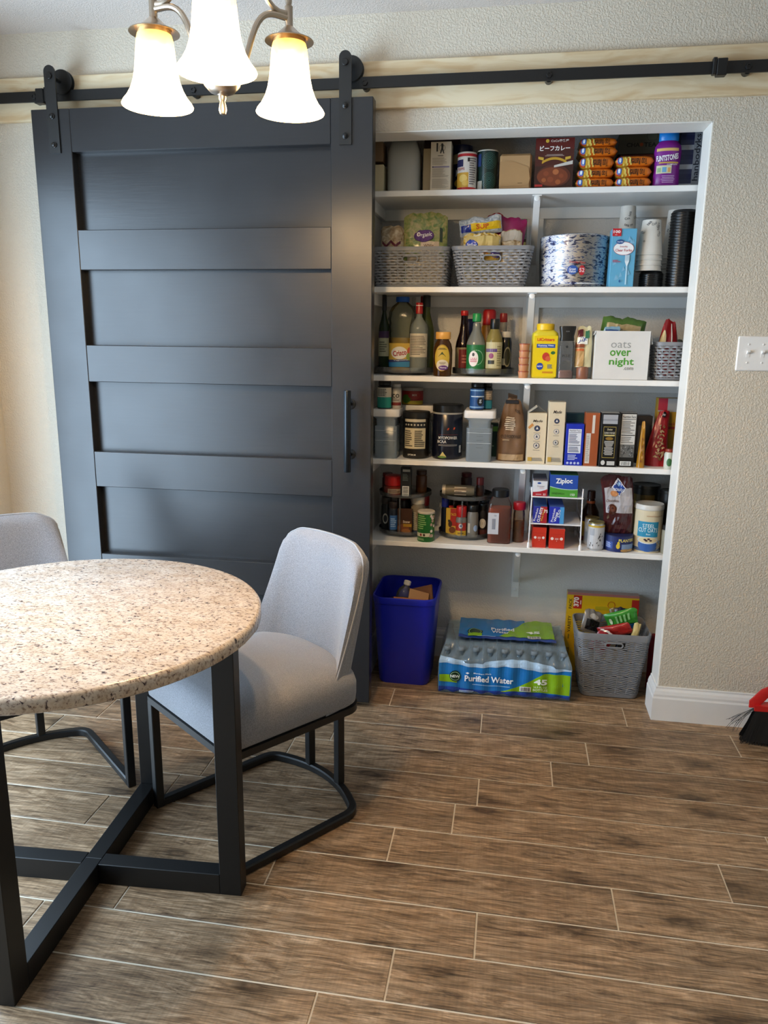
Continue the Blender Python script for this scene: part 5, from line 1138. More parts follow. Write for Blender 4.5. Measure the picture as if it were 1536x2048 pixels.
def d(P, R, h):
    P.text('MYOPOWER', R*.12, h*.405, h*.055, 'd9d6d2', w=R*1.30, off=.02); P.text('BCAA', -R*.28, h*.335, h*.055, 'd9d6d2', w=R*.62, off=.02); P.poly([(R*.05, h*.55), (R*.55, h*.56), (R*.6, h*.6), (R*.1, h*.585)], 'c8481c'); P.rect(-R*.52, h*.46, R*.8, h*.464, '8a3a2a'); P.lines(-R*.52, h*.25, R*.8, h*.29, 2, '8a8684', 2); P.poly([(-R*.45, h*.05), (R*.05, h*.06), (-R*.2, h*.15)], 'd2c27a'); P.ell(-R*.25, h*.05, R*.3, h*.02, '5a7a2a'); P.barcode(R*.95, h*.13, R*1.15, h*.26, vertical=True)
vessel('protein_tub', 'tall navy-black MYOPOWER tub with a wide black lid', 'tub', (865, 925, 808), z, [('tub', mat('0d1020', .25), [(.92, 0), (.98, .015), (1, .04), (1, .82), (.95, .84)]), ('neck_band', 'a8a49c', [(.99, .83), (.99, .86)]), ('lid', mat('101012', .35), [(.98, .86), (1.02, .87), (1.02, .985), (.96, 1)])], yb=920, labels=[(1.005, d)])
carton('tea_carton', 'dark green carton with a lime top between the container and coffee bag', 'carton', (974, 995, 848), z, '123a28', .06, y=.306, draw=lambda P, w, h: (P.rect(-w*.4, h*.78, w*.5, h*.93, '6aa832'), P.lines(-w*.3, h*.3, w*.4, h*.36, 1, '9ab89a')))
# coffee bag
q0, q1 = PY(992, 915, .19), PY(1050, 915, .19); w = q1.x-q0.x; h = PY(1022, 800, .2).z-z
def d(P, w, h):
    P.lines(-w*.32, h*.50, w*.16, h*.72, 7, 'd8c8b0', 3, center=True); P.text('OLD ROCKVILLE', -w*.02, h*.41, h*.05, '2a1c12', w=w*.68); P.lines(-w*.3, h*.34, w*.05, h*.36, 1, 'c9b08a'); P.text('cafe', w*.25, h*.82, h*.06, '3a2818', rot=-.6); P.rect(-w*.42, h*.02, w*.42, h*.12, 'a88c68', nv=2)
cb = pouch('coffee_bag', 'brown kraft coffee bag folded over and clipped at the top', 'coffee bag', ((q0.x+q1.x)/2, .235, z), w*1.02, h, .085, '6d5138', d, seed=41, rough=.6, neck=lambda V: 1-.72*max(0, V-.42)**1.1, wr=.006)
MB().box(-.028, -.012, h*.93, .022, .008, h*.99, mat('151a24', .4), .002).build('clip', cb)
MB().grid(lambda a, b: (-.02+.035*a, -.004+.006*sin(b*5), h*.98+.03*b*(1-.3*a)), 4, 5, mat('4a3626', .6)).build('folded_top', cb, smooth=60)
# cartons in a row
def made(P, w, h):
    P.text('Made', w*.03, h*.845, h*.05, '2a2426', w=w*.5, shear=.3); P.lines(-w*.1, h*.795, w*.2, h*.80, 1, '6a625c')
    for v, c in ((.70, '2a3048'), (.535, '7f8a9c'), (.36, '3a4462')):
        P.ell(0, h*v, w*.16, w*.16, c); P.ell(0, h*v, w*.13, w*.13, 'd9d0c0' if c != '2a3048' else '39425e'); P.poly([(-w*.07, h*v-w*.05), (w*.07, h*v-w*.05), (0, h*v+w*.10)], 'e6dfd2' if c == '2a3048' else '3a4462'); P.lines(-w*.28, h*v-w*.27, w*.28, h*v-w*.23, 1, '8a8078', center=True)
    P.rect(-w*.44, h*.05, -w*.22, h*.125, 'c9a24a'); P.lines(-w*.2, h*.05, w*.4, h*.12, 4, '8f877c', 5)
def flaps(t, w, d_, h):
    m = mat('c9c2b4', .5)
    MB().add([(-w/2, -d_/2, h), (-w*.02, -d_/2+.01, h+.022), (-w*.02, d_/2, h+.026), (-w/2, d_/2, h)], [(0, 1, 2, 3)], m).build('flap', t, smooth=0)
    MB().add([(w/2, -d_/2, h), (w*.02, -d_/2+.01, h+.022), (w*.02, d_/2, h+.026), (w/2, d_/2, h)], [(3, 2, 1, 0)], m).build('flap', t, smooth=0)
R4 = radians(2.5)
def made1(P, w, h): P.poly([(-w*.5, h*.72), (-w*.28, h*.80), (-w*.18, h*.76), (-w*.42, h*.68)], 'c98a4a'); made(P, w, h)
carton('cracker_carton', 'cream cracker carton with its top flaps standing open', 'carton', (1054, 1091, 826), z, 'd9cbb0', .065, yb=927, rz=R4, draw=made1, extra=flaps, rough=.45)
carton('cracker_carton', 'taller closed cream cracker carton with round blue emblems', 'carton', (1095, 1128, 804), z, 'd9cbb0', .065, yb=930, rz=R4, draw=made, top='a8a294', rough=.45)
carton('pasta_box', 'dark teal box behind the short blue box', 'box', (1131, 1168, 827), z, '16485a', .05, y=.235)
def nut(P, w, h, bg_='dfe3ee', ink='2a2e44'):
    P.rect(-w*.36, h*.30, w*.36, h*.88, bg_); P.text('Nutrition Facts', 0, h*.845, h*.045, ink, w=w*.6); P.rect(-w*.33, h*.79, w*.33, h*.80, ink); P.lines(-w*.32, h*.53, w*.30, h*.77, 8, '5a607a', 4); P.rect(-w*.33, h*.485, w*.33, h*.50, ink); P.lines(-w*.32, h*.32, w*.28, h*.46, 4, '5a607a', 5)
def blue(P, w, h):
    nut(P, w, h); P.lines(-w*.34, h*.13, w*.3, h*.27, 4, 'c4cce8', 7)
    for k in range(4): P.ell(-w*.33+w*.2*k, h*.06, w*.07, h*.03, 'b8c4ea')
carton('cereal_box', 'short royal blue box with a white nutrition panel', 'box', (1130, 1166, 848), z, '1a2fb0', .055, yb=931, rz=R4, draw=blue, rough=.35)
carton('pasta_box', 'rust orange box with two white strips', 'box', (1169, 1196, 826), z, 'a0522c', .06, yb=932, rz=R4, draw=lambda P, w, h: (P.rect(-w*.5, 0, w*.5, h, 'a0522c'), P.rect(-w*.02, h*.62, w*.18, h*.96, 'd8d0c6'), P.rect(-w*.42, h*.05, -w*.08, h*.62, 'd2ccc4'), P.lines(-w*.38, h*.08, -w*.12, h*.58, 14, 'a8a29a', 3)), top='8a7262')
def gold(P, w, h):
    P.rect(-w*.42, h*.80, w*.42, h*.97, 'a8aab0'); P.rect(-w*.42, h*.86, w*.42, h*.885, '8a8c94')
    P.ring(0, h*.48, .0001, .0002, 'a8924a')
    for (a, b, c, d_) in ((-.36, .18, -.34, .74), (.34, .18, .36, .74), (-.36, .74, .36, .75), (-.36, .17, .36, .18)): P.rect(w*a, h*b, w*c, h*d_, 'a8924a')
    P.text('Swiss', 0, h*.70, h*.04, 'cfc4a4', w=w*.3, shear=.2); P.text('DARK FUDGE', 0, h*.635, h*.035, 'dcd4c0', w=w*.6); P.band(-w*.3, w*.3, lambda u: h*.575+u*u*2, lambda u: h*.60+u*u*2, 'c9b87a'); P.ell(0, h*.53, w*.22, h*.03, '8a6a2a'); P.lines(-w*.3, h*.22, w*.3, h*.49, 11, 'c9c6c0', 6, center=True); P.ell(-w*.28, h*.08, w*.12, h*.045, 'd6d4d0'); P.rect(-w*.05, h*.035, w*.4, h*.11, 'c9c7c2')
carton('chocolate_box', 'black box with gold frame, white lettering and silver top panel', 'box', (1200, 1235, 826), z, '121113', .06, yb=934, rz=R4, draw=gold, rough=.35, top='9a9894')
def nut2(P, w, h):
    P.rect(-w*.46, h*.42, w*.46, h*.98, 'cfccc6'); P.text('Nutrition Facts', 0, h*.93, h*.045, '1c1c1c', w=w*.84); P.rect(-w*.44, h*.88, w*.44, h*.89, '2a2a2a'); P.lines(-w*.43, h*.62, w*.4, h*.86, 9, '6a6864', 8); P.rect(-w*.44, h*.585, w*.44, h*.60, '2a2a2a'); P.lines(-w*.43, h*.44, w*.4, h*.57, 4, '7a7874', 9)
    P.rect(-w*.46, h*.18, w*.46, h*.42, '6a6a68'); r_ = random.Random(5)
    for i in range(40): a, b = r_.uniform(-.44, .40)*w, r_.uniform(.19, .39)*h; P.poly([(a, b), (a+.004, b+.002), (a+.002, b+.006)], r_.choice(['3a3a3a', '9a9a98']))
    P.barcode(-w*.42, h*.03, w*.3, h*.11)
carton('cereal_box', 'black box with a long grey nutrition facts panel', 'box', (1239, 1270, 826), z, '161514', .06, yb=934, rz=R4, draw=nut2, rough=.4, top='7a7876')
carton('snack_box', 'dark box standing behind the mustard pouch', 'box', (1272, 1302, 832), z, '2a211c', .06, y=.27, draw=lambda P, w, h: P.rect(-w*.4, h*.2, w*.1, h*.8, '6a5a4a'))
q = PY(1281, 930, .16); pouch('almond_pouch', 'narrow mustard yellow pouch of almonds beside the black nutrition box', 'pouch', (q.x, .168, z), .030, PY(1276, 842, .17).z-z, .04, 'a8741c', lambda P, w, h: [P.ell(w*(-.1+.12*(k % 3)), h*(.15+.08*k), w*.12, h*.03, ('8a5228', 'c08a50')[k % 2]) for k in range(7)], seed=51, rough=.3, neck=lambda V: 1-.6*V)
cx, yf, w, h = spot(1312, 1352, 797, z, .26)
carton('cereal_box', 'mustard yellow box with a grey top behind the red nut pouch', 'box', (1312, 1374, 797), z, 'a8841c', .06, y=.26, draw=lambda P, w, h: (P.rect(-w*.5, h*.80, w*.5, h, '9a9a9a'), P.rect(-w*.5, h*.82, -w*.2, h, 'a8283a'), P.text('Cheks', -w*.05, h*.62, h*.05, '8e2a22', w=w*.42), P.rect(-w*.5, h*.54, w*.5, h*.58, '8e2a22')))
q = PY(1313, 930, .2)
def d(P, w, h):
    r_ = random.Random(8)
    for i in range(46):
        v = r_.uniform(.12, .74); u = r_.uniform(-.18, .28)*(1-v*.5); a = r_.uniform(0, 3)
        pts = [(w*u+.0065*cos(t_)*cos(a)-.0028*sin(t_)*sin(a), h*v+.0065*cos(t_)*sin(a)+.0028*sin(t_)*cos(a)) for t_ in [2*pi*k/8 for k in range(8)]]
        P.it.append((pts, [tuple(range(8))], r_.choice(['b08a62', 'c9a880', '8a5e3e', 'd2b896']), i % 6))
    P.k = 8; P.ell(0, h*.92, w*.16, h*.05, '1a1418'); P.text('nut', 0, h*.92, h*.04, 'e6dcd8')
pouch('nut_pouch', 'red pouch with a picture of mixed nuts and a gathered top', 'pouch', (q.x, .222, z), .086, PY(1310, 822, .18).z-z, .046, '9a1c24', d, seed=53, rough=.25, neck=lambda V: 1-.62*max(0, V-.15), lean=.10)
vessel('spice_jar', 'small white and green jar against the jamb at the end of the box row', 'jar', (1328, 1350, 898), z, [('jar', 'c9cabc', [(.9, 0), (1, .05), (1, .75), (.8, .85)]), ('lid', '8a3a2a', [(.82, .85), (.86, .87), (.82, 1)])], y=.14, labels=[(1.0, lambda P, R, h: P.ell(-R*.2, h*.35, R*.5, h*.2, '3a6a3a'))])

# ================================================================== shelf 5
z = SH[5]
cA = PY(808, 1060, .27); cB = PY(929, 1060, .265)
LV = .155
turntable('turntable', 'two-tier clear turntable of spices beside the charcoal door', cA.x, .30, z, .108, .024, (0, LV), 'two-tier spice turntables')
turntable('turntable', 'two-tier clear turntable of spices next to the large cayenne shaker', cB.x, .30, z, .108, .024, (0, LV), 'two-tier spice turntables')
z1 = z+.011; z2 = z+LV+.0115; MADE.clear()
def spice(label, px, zz, y, body, lid, draw=None, name='spice_jar', cat='spice jar', lidf=.80, group='spice jars on the turntables', clearglass=False):
    m = clear_mat('d6cfc4', .3, .06) if clearglass else mat(body, .3)
    parts = [('jar', m, [(.88, 0), (.97, .02), (1, .06), (1, lidf-.08), (.86, lidf-.01), (.84, lidf)]), ('lid', mat(lid, .35), [(.90, lidf), (.94, lidf+.01), (.94, .98), (.88, 1)])]
    if clearglass: parts.insert(1, ('spice', mat(body, .8, var=.25, nscale=160), [(.84, .01), (.92, .03), (.92, lidf-.16)]))
    return vessel(name, label, cat, px, zz, parts, y=y, labels=[(1.005, draw)] if draw else (), group=group)
# left turntable, lower tier
spice('dark spice jar with a round white label at the door side of the spices', (757, 779, 995), z1, 0.243, '14171a', '3a3430', lambda P, R, h: (P.ell(-R*.1, h*.36, R*.5, h*.16, 'b9b8ae'), P.ell(-R*.1, h*.36, R*.35, h*.11, '1c2228')))
spice('dark spice jar with a bright blue label', (777, 796, 1003), z1, 0.213, '1a2130', '241a1a', lambda P, R, h: (P.rect(-R*.6, h*.12, R*1.1, h*.58, '3a6aa8'), P.lines(-R*.4, h*.2, R*.9, h*.5, 5, 'a8c4e4')))
def pk(P, w, h): P.rect(-w*.5, h*.55, w*.5, h*.98, '3a2010'); P.text('Stew', w*.12, h*.50, h*.10, 'e6dcc8'); P.ell(-w*.1, h*.25, w*.4, h*.16, '7a4220'); P.rect(-w*.1, h*.3, w*.48, h*.42, 'a8801c'); P.ell(w*.1, h*.14, w*.3, h*.08, '96602c')
carton('seasoning_packet', 'brown seasoning packet standing among the jars beside the door', 'packet', (795, 824, 1018), z1, '4c2a14', .012, y=0.210, draw=pk)
spice('dark red-lidded jar behind the brown seasoning packet', (793, 822, 984), z1, 0.318, '2a1512', '5a1414')
spice('dark jar behind the pale-lidded shaker', (824, 846, 986), z1, 0.328, '1a1412', '1c1210')
spice('red-lidded jar behind the green cheese shaker', (838, 862, 990), z1, 0.293, '5a4a3e', '8e1c1c', lidf=.72)
def pa(P, R, h): P.lines(-R*.6, h*.1, R*.1, h*.6, 9, 'b9b2a0', 4); P.rect(-R*1.1, h*.0, R*.6, h*.08, '2a3a5a')
spice('tall grey shaker with a pale cream lid', (822, 850, 996), z1, 0.193, '7c7260', 'cfc6b4', pa, lidf=.80)
# left turntable, upper tier
spice('wide jar with a bright red lid on the upper tier beside the door', (764, 802, 950), z2, 0.218, '7a2418', 'b01c1c', lambda P, R, h: (P.rect(-R*.5, h*.12, R*1.0, h*.36, 'b9a892'), P.lines(-R*.4, h*.15, R*.9, h*.33, 3, '5a3a2a')), lidf=.5)
spice('dark red jar at the rear of the upper tier beside the door', (757, 778, 944), z2, 0.298, '4a1410', '6a1414')
carton('spice_box', 'small black box with a barcode on the upper spice tier', 'box', (801, 822, 936), z2, '15181a', .03, y=0.193, draw=lambda P, w, h: (P.rect(-w*.3, h*.86, w*.4, h*.94, 'b8b8b0'), P.lines(-w*.3, h*.55, w*.3, h*.8, 5, '5a6464', 3), P.barcode(-w*.32, h*.04, w*.32, h*.38, vertical=True)))
spice('amber-brown jar behind the small black barcode box on the upper tier', (832, 854, 940), z2, 0.308, '5a3418', '3a2010')
# green shaker in front
def gr(P, R, h):
    P.rect(-R*1.35, h*.18, R*.6, h*.30, 'd2ccb4'); P.ell(-R*.5, h*.24, R*.13, h*.045, '8e2020'); P.ell(-R*.1, h*.24, R*.13, h*.045, '3a2a20'); P.lines(-R*1.0, h*.42, R*.3, h*.9, 7, '8ab06a', 3)
    r_ = random.Random(3)
    for i in range(12): P.ell(R*.9+r_.uniform(-.3, .3)*R, h*r_.uniform(.2, .9), R*.16, h*.05, r_.choice(['d8c9b8', 'b89a8a', 'e6dccf']))
    P.lines(-R*.9, h*.06, R*.0, h*.13, 2, '9ac08a', 5)
vessel('cheese_shaker', 'green cardboard shaker with a red-rimmed top standing in front of the spices', 'shaker', (835, 869, 1021), z, [('can', '1f6a2c', [(.98, 0), (1, .01), (1, .93)]), ('rim', 'cfc4b4', [(1.0, .925), (1.03, .94), (1.03, .985), (.97, 1)]), ('top', '9a2420', [(.9, .985), (.88, .995)])], y=.142, labels=[(1.005, gr)])
# right turntable, lower tier
spice('dark bottle with a royal blue cap at the shaker side of the spices', (875, 891, 1000), z1, 0.218, '0e1424', '1c2c8e', lidf=.74)
spice('dark bottle with a black cap behind the blue-capped one', (886, 906, 998), z1, 0.298, '141418', '101012')
def yp(P, w, h): P.rect(-w*.5, 0, w*.5, h, 'c9a638'); P.rect(-w*.10, h*.35, w*.5, h, 'a8281c'); P.ell(-w*.1, h*.42, w*.18, h*.12, '3a2010'); P.ell(w*.1, h*.2, w*.3, h*.12, '6a3a1c'); P.text('TACO', w*.18, h*.78, h*.09, 'e6c43a', w=w*.5); P.rect(-w*.3, h*.5, -w*.1, h*.58, '2a2a20')
carton('seasoning_packet', 'yellow and red seasoning packet next to the red-lidded spice', 'packet', (892, 914, 1020), z1, 'c9a638', .012, y=0.206, draw=yp)
carton('seasoning_packet', 'thin red box corner standing behind the yellow and red packet', 'packet', (897, 906, 1012), z1, 'a8241c', .02, y=0.263)
def mc(P, R, h): P.rect(-R*1.2, h*.05, R*1.2, h*.48, 'a8281c'); P.rect(-R*1.2, h*.05, R*1.2, h*.22, 'd2aa2c'); P.ell(0, h*.38, R*.35, h*.08, 'd9d4cc'); P.text('M', 0, h*.38, h*.07, '3a5aa0'); P.text('spice', 0, h*.14, h*.07, '5a2a1c', w=R*1.1)
spice('spice jar with a red lid and red-and-yellow label', (911, 933, 1013), z1, 0.193, '8a3a1c', 'b81c1c', mc, lidf=.66, clearglass=True)
spice('green herb jar with a black lid and small blue oval', (934, 957, 1010), z1, 0.203, '1e2c1a', '101010', lambda P, R, h: (P.ell(R*.6, h*.30, R*.4, h*.1, '9ab4d8'), P.rect(-R*.9, h*.15, -R*.4, h*.45, 'b9b8a8')), clearglass=True)
spice('dark jar with a black lid and round cream label', (956, 976, 1010), z1, 0.213, '1c1512', '0e0e0e', lambda P, R, h: (P.ell(0, h*.40, R*.7, h*.15, 'c9c2b4'), P.lines(-R*.4, h*.36, R*.4, h*.44, 2, '4a4440', 2, center=True), P.rect(-R*1.1, h*.05, R*1.1, h*.2, '5a2a24')))
spice('tall black-lidded jar at the rear of the second spice turntable', (907, 934, 992), z1, 0.338, '1a1614', '0f0f0f')
spice('black-lidded jar behind the green herb jar', (934, 958, 997), z1, 0.318, '17191a', '121212')
spice('black-lidded jar behind the round cream label', (958, 980, 999), z1, 0.298, '191614', '121212')
# right turntable, upper tier: jar lying on its side
cx = PY(918, 965, .21).x
t = thing('spice_jar', 'spice jar lying on its side on the upper tier of the second turntable', 'spice jar', (cx, .243, z2+.0235), 0, 'spice jars on the turntables')
FOOT[t.name] = (.146, .046)
o = MB().lathe([(.018, -.062), (.022, -.058), (.0228, -.04), (.0228, .045), (.02, .058)], clear_mat('b8b09a', .35, .06), 24).build('jar', t); o.matrix_local = Matrix.Rotation(pi/2, 4, 'Y')
o = MB().lathe([(.020, -.040), (.0215, -.035), (.0215, .04)], mat('a8946a', .8, var=.25, nscale=160), 20).build('spice', t); o.matrix_local = Matrix.Rotation(pi/2, 4, 'Y')
o = MB().lathe([(.0205, -.072), (.0215, -.070), (.0215, -.05)], mat('c9c0b0', .4), 22).build('lid', t); o.matrix_local = Matrix.Rotation(pi/2, 4, 'Y')
P = Print(); P.rect(-.022, -.018, .026, .018, 'cfc3b0'); P.rect(-.022, .006, .026, .0085, '4a2a24'); P.lines(-.018, -.014, .022, .002, 3, '7a6e62'); P.build('printed_label', t, lambda u, v, hh: (u, -(.0232+hh)*cos(v/.023), (.0232+hh)*sin(v/.023)))
spice('small jar with a dark red lid on the upper tier behind the lying jar', (952, 968, 955), z2, 0.288, '3a2018', '7a1c1c', lidf=.6)
spice('low red jar at the rear of the second upper tier', (922, 944, 945), z2, 0.358, '3a1a18', '5a1c1c')
_posts = lambda c_: [(c_.x+.102*cos(radians(25+120*k)), .30+.102*sin(radians(25+120*k)), .0032) for k in range(3)]
xm = (cA.x+cB.x)/2
for zz_ in (z1, z2):
    _on = [t for t in MADE if abs(t.location.z-zz_) < 1e-4 or (zz_ == z2 and abs(t.location.z-z2-.0235) < 1e-4)]
    settle([t for t in _on if t.location.x < xm], cA.x, .30, .108, _posts(cA) if zz_ == z1 else ())
    settle([t for t in _on if t.location.x >= xm], cB.x, .30, .108, _posts(cB) if zz_ == z1 else ())
# large shakers
cx, yf, w, h = spot(975, 1023, 981, z, None, 1088); R = w/2
t = thing('spice_shaker', 'large square shaker of orange-red cayenne with a black lid', 'spice shaker', (cx, yf+R*.8, z))
sqr = lambda a, b, k=.8: rrect(2*R*a, 2*R*a*k, R*a*.35, h*b, 4)
MB().loft([sqr(.92, 0), sqr(.98, .012), sqr(1, .68), sqr(.92, .76), sqr(.68, .85), sqr(.66, .87)], clear_mat('e8e0da', .14, .05)).build('bottle', t)
MB().loft([sqr(.88, .006), sqr(.94, .018), sqr(.95, .60), sqr(.9, .66)], mat('a8481c', .8, var=.12, nscale=120)).build('cayenne', t)
MB().lathe([(R*.68, h*.86), (R*.72, h*.87), (R*.72, h*.985), (R*.66, h)], mat('101012', .35), 28).build('lid', t)
P = Print(); P.rect(-R*.95, h*.18, -R*.05, h*.58, 'c9ccd6'); P.text('Oi', -R*.35, h*.53, h*.03, '5a6270'); P.lines(-R*.6, h*.26, -R*.3, h*.48, 1, '8a90a0', 2, fill=.9); P.build('printed_label', t, on_front(2*R*.8*1.0))
vessel('spice_shaker', 'clear jar of red pepper flakes with a red lid beside the wire rack', 'spice shaker', (1025, 1050, 1004), z, [('jar', clear_mat('ece4da', .16, .05), [(.84, 0), (.92, .015), (.92, .70), (.84, .80), (.80, .83)]), ('pepper_flakes', mat('96602c', .8, var=.5, nscale=260), [(.80, .006), (.87, .02), (.87, .48), (.8, .52)]), ('lid', mat('b01a2c', .35), [(.96, .82), (1, .83), (1, .985), (.94, 1)])], yb=1086)
# wire rack with three levels
pFL, pFR = PZ(1052, 1095, z), PZ(1160, 1098, z); yr = YF+.012; rw0 = PY(1057, 1090, yr).x; rw1 = PY(1160, 1095, yr).x; rd = .24; rh = PY(1160, 978, yr).z-z
t = thing('wire_rack', 'white coated wire rack with three levels of wrap boxes', 'rack', ((rw0+rw1)/2, yr, z)); hwid = (rw1-rw0)/2; m = mat('e9e9ec', .35)
lev = [.062*1.0, .062*2]; lev = [PY(1110, 1048, yr).z-z, PY(1110, 994, yr).z-z]
for s in (-1, 1):
    MB().tube([(s*hwid, 0, .0), (s*hwid, 0, .02), (s*hwid*.97, .004, lev[1]), (s*hwid*.99, .02, lev[1]+.03), (s*hwid, .045, lev[1]+.012), (s*hwid, rd-.02, lev[1]+.012), (s*hwid, rd, lev[1]-.01), (s*hwid, rd, 0)], .0026, m, 8).build('side_frame', t)
    for yy in (0, rd): MB().lathe([(.006, 0), (.006, .018), (.004, .021)], mat('f2f2f4', .4), 12, s*hwid, yy).build('foot', t)
    for k, lz in enumerate((.03, .06, .09, .12)): MB().tube([(s*hwid, .01, lz), (s*hwid, rd-.01, lz)], .0013, m, 6).build('side_wire', t)
for lz in lev:
    MB().tube([(-hwid, .002, lz-.003), (hwid, .002, lz-.003)], .0026, m, 8).build('front_wire', t)
    MB().box(-hwid, .002, lz-.003, hwid, rd, lz-.0005, m).build('level_sheet', t, smooth=0)
RB = 0
def wb_(P, w, h): P.band(-w*.5, w*.5, 0, lambda u: h*(.26+.22*((u/w+.5)**2)), 'a8202e'); P.ell(-w*.08, h*.86, w*.13, h*.06, '2a4f9a'); P.text('Freezer', w*.05, h*.66, h*.08, '9a8a92', w=w*.5); P.lines(-w*.05, h*.5, w*.35, h*.58, 2, 'c9a8ac', 3); P.text('35', w*.3, h*.12, h*.13, 'f0e4e4'); P.lines(-w*.3, h*.08, w*.1, h*.15, 2, 'e6c8cc', 2)
carton('freezer_bag_box', 'white and red box of freezer bags on the rack top level', 'box', (1066, 1095, 962), z+lev[1], 'dcdfe6', .17, y=yr+.006, draw=wb_, top='8a8890', rz=RB)
def zp(P, w, h): P.band(-w*.5, w*.5, 0, lambda u: h*(.34-.10*(u/w)+.6*(u/w)**2*.4), '4c9a34'); P.band(-w*.5, w*.5, lambda u: h*(.34-.10*(u/w)+.24*(u/w)**2), lambda u: h*(.37-.10*(u/w)+.24*(u/w)**2), 'b8d8c8'); P.text('Ziploc', 0, h*.70, h*.30, 'f4f6fa', w=w*.60, off=.03, rot=.04); P.text('SANDWICH', -w*.20, h*.15, h*.09, '2c5a24', w=w*.45, rot=-.03); P.text('150', w*.32, h*.12, h*.11, 'eef6e8')
carton('sandwich_bag_box', 'blue and green Ziploc sandwich bag box on the rack top level', 'box', (1100, 1156, 950), z+lev[1], '1d4aa8', .12, y=yr+.006, draw=zp, top='2a6a3a', rz=RB)
def cw(P, w, h): P.rect(w*.02, 0, w*.5, h, 'a81c2a'); P.text('Premium', -w*.32, h*.5, w*.16, 'f0eef2', w=h*.8, rot=pi/2-.2); P.text('CUT-RITE', -w*.02, h*.5, w*.22, 'f4f0f0', w=h*.9, rot=pi/2-.2, off=.03); P.text('Wax Paper', w*.22, h*.5, w*.14, 'e6c43a', w=h*.8, rot=pi/2-.2); P.text('75', w*.40, h*.72, h*.18, 'f4eeee')
def wb2(P, w, h): P.rect(w*.22, 0, w*.5, h, '4a9ad8'); P.text('Premium', -w*.22, h*.5, w*.16, 'eef0fa', w=h*.8, rot=pi/2-.15); P.text('Wrap', -w*.02, h*.4, w*.2, 'f4f6fc', w=h*.6, rot=pi/2-.15, off=.03); P.text('250', w*.15, h*.6, w*.18, 'dfe8f6', w=h*.5, rot=pi/2-.15)
carton('wrap_box', 'blue and red wax paper box end on the rack middle level', 'box', (1067, 1094, 1013), z+lev[0], '232c96', .20, y=yr+.006, draw=cw, rz=RB, top='2f5a9a')
carton('wrap_box', 'blue wrap box end with a light blue edge on the rack middle level', 'box', (1098, 1128, 1014), z+lev[0], '1f2fae', .20, y=yr+.006, draw=wb2, rz=RB, top='3a5aa8')
def rd_(P, w, h): P.rect(-w*.5, 0, w*.5, h, 'c8321e'); P.rect(-w*.5, h*.72, w*.5, h*.73, '9a2418'); P.ell(-w*.30, h*.50, w*.10, w*.10, 'f0e2de'); P.ell(w*.30, h*.50, w*.10, w*.10, 'f0e2de'); P.lines(-w*.12, h*.44, w*.12, h*.54, 2, 'f0c8c0', 2, center=True); P.poly([(-w*.03, h*.40), (w*.03, h*.40), (0, h*.34)], 'e6b8ae')
carton('foil_box', 'red foil box end on the rack lowest level beside the pepper flakes', 'box', (1065, 1092, 1055), z, 'c8321e', .20, yb=1095, draw=rd_, rz=RB, top='7a1c18')
carton('foil_box', 'red foil box end on the rack lowest level, torn pale top edge', 'box', (1098, 1129, 1058), z, 'c8321e', .20, yb=1097, draw=rd_, rz=RB, top='a8787a')
# syrup, cans, oats
vessel('syrup_bottle', 'amber syrup bottle with a brown cap between the wire rack and silver can', 'bottle', (1160, 1200, 981), z, [('bottle', glassy('3a1c08', .85), [(.9, 0), (1, .02), (.94, .25), (1, .42), (.86, .58), (.42, .74), (.36, .84)]), ('collar', 'b0542c', [(.44, .75), (.44, .80)]), ('cap', '3a1c14', [(.36, .84), (.42, .85), (.40, .99), (.34, 1)])], y=.288, labels=[(.985, lambda P, R, h: (P.rect(-R*1.2, h*.10, R*1.2, h*.40, 'a8902c'), P.ell(0, h*.22, R*.6, h*.07, '8a5a2a'), P.rect(-R*1.2, h*.02, R*1.2, h*.10, '6a2a1c')))])
CAN = [('can', mat('b9bcc0', .3, .6), [(.88, 0), (.98, .03), (1, .07), (1, .90), (.92, .965)]), ('rim', mat('c4b478', .3, .8), [(.94, .955), (.96, .97), (.96, 1), (.90, .99)])]
def leaf(P, R, h):
    P.rect(-R*1.4, h*.08, R*1.4, h*.90, 'c6c8cc', nv=1); P.rect(-R*1.4, h*.84, R*1.4, h*.91, 'c9a83a'); P.rect(-R*.9, h*.55, -R*.3, h*.8, 'a8acb4'); r_ = random.Random(9)
    for i in range(16):
        u, v, a = r_.uniform(-1.0, 1.1)*R*.8, h*r_.uniform(.1, .5), r_.uniform(.8, 2.3); l_ = R*.34
        if r_.random() < .5: u = R*.45+r_.uniform(-.2, .2)*R; v = h*r_.uniform(.3, .62)
        P.poly([(u, v), (u+l_*cos(a-.25)*.6, v+l_*sin(a-.25)*.6), (u+l_*cos(a), v+l_*sin(a)), (u+l_*cos(a+.25)*.6, v+l_*sin(a+.25)*.6)], '16181a')
vessel('drink_can', 'silver drink can with black leaf drawing and gold top band', 'can', (1175, 1208, 1043), z, CAN, yb=1102, labels=[(1.004, leaf)])
vessel('drink_can', 'second silver can standing behind the black leaf can', 'can', (1168, 1198, 1034), z, CAN, y=.218, labels=[(1.004, lambda P, R, h: P.rect(-R*1.3, h*.1, R*1.3, h*.85, 'aab4bc'))])
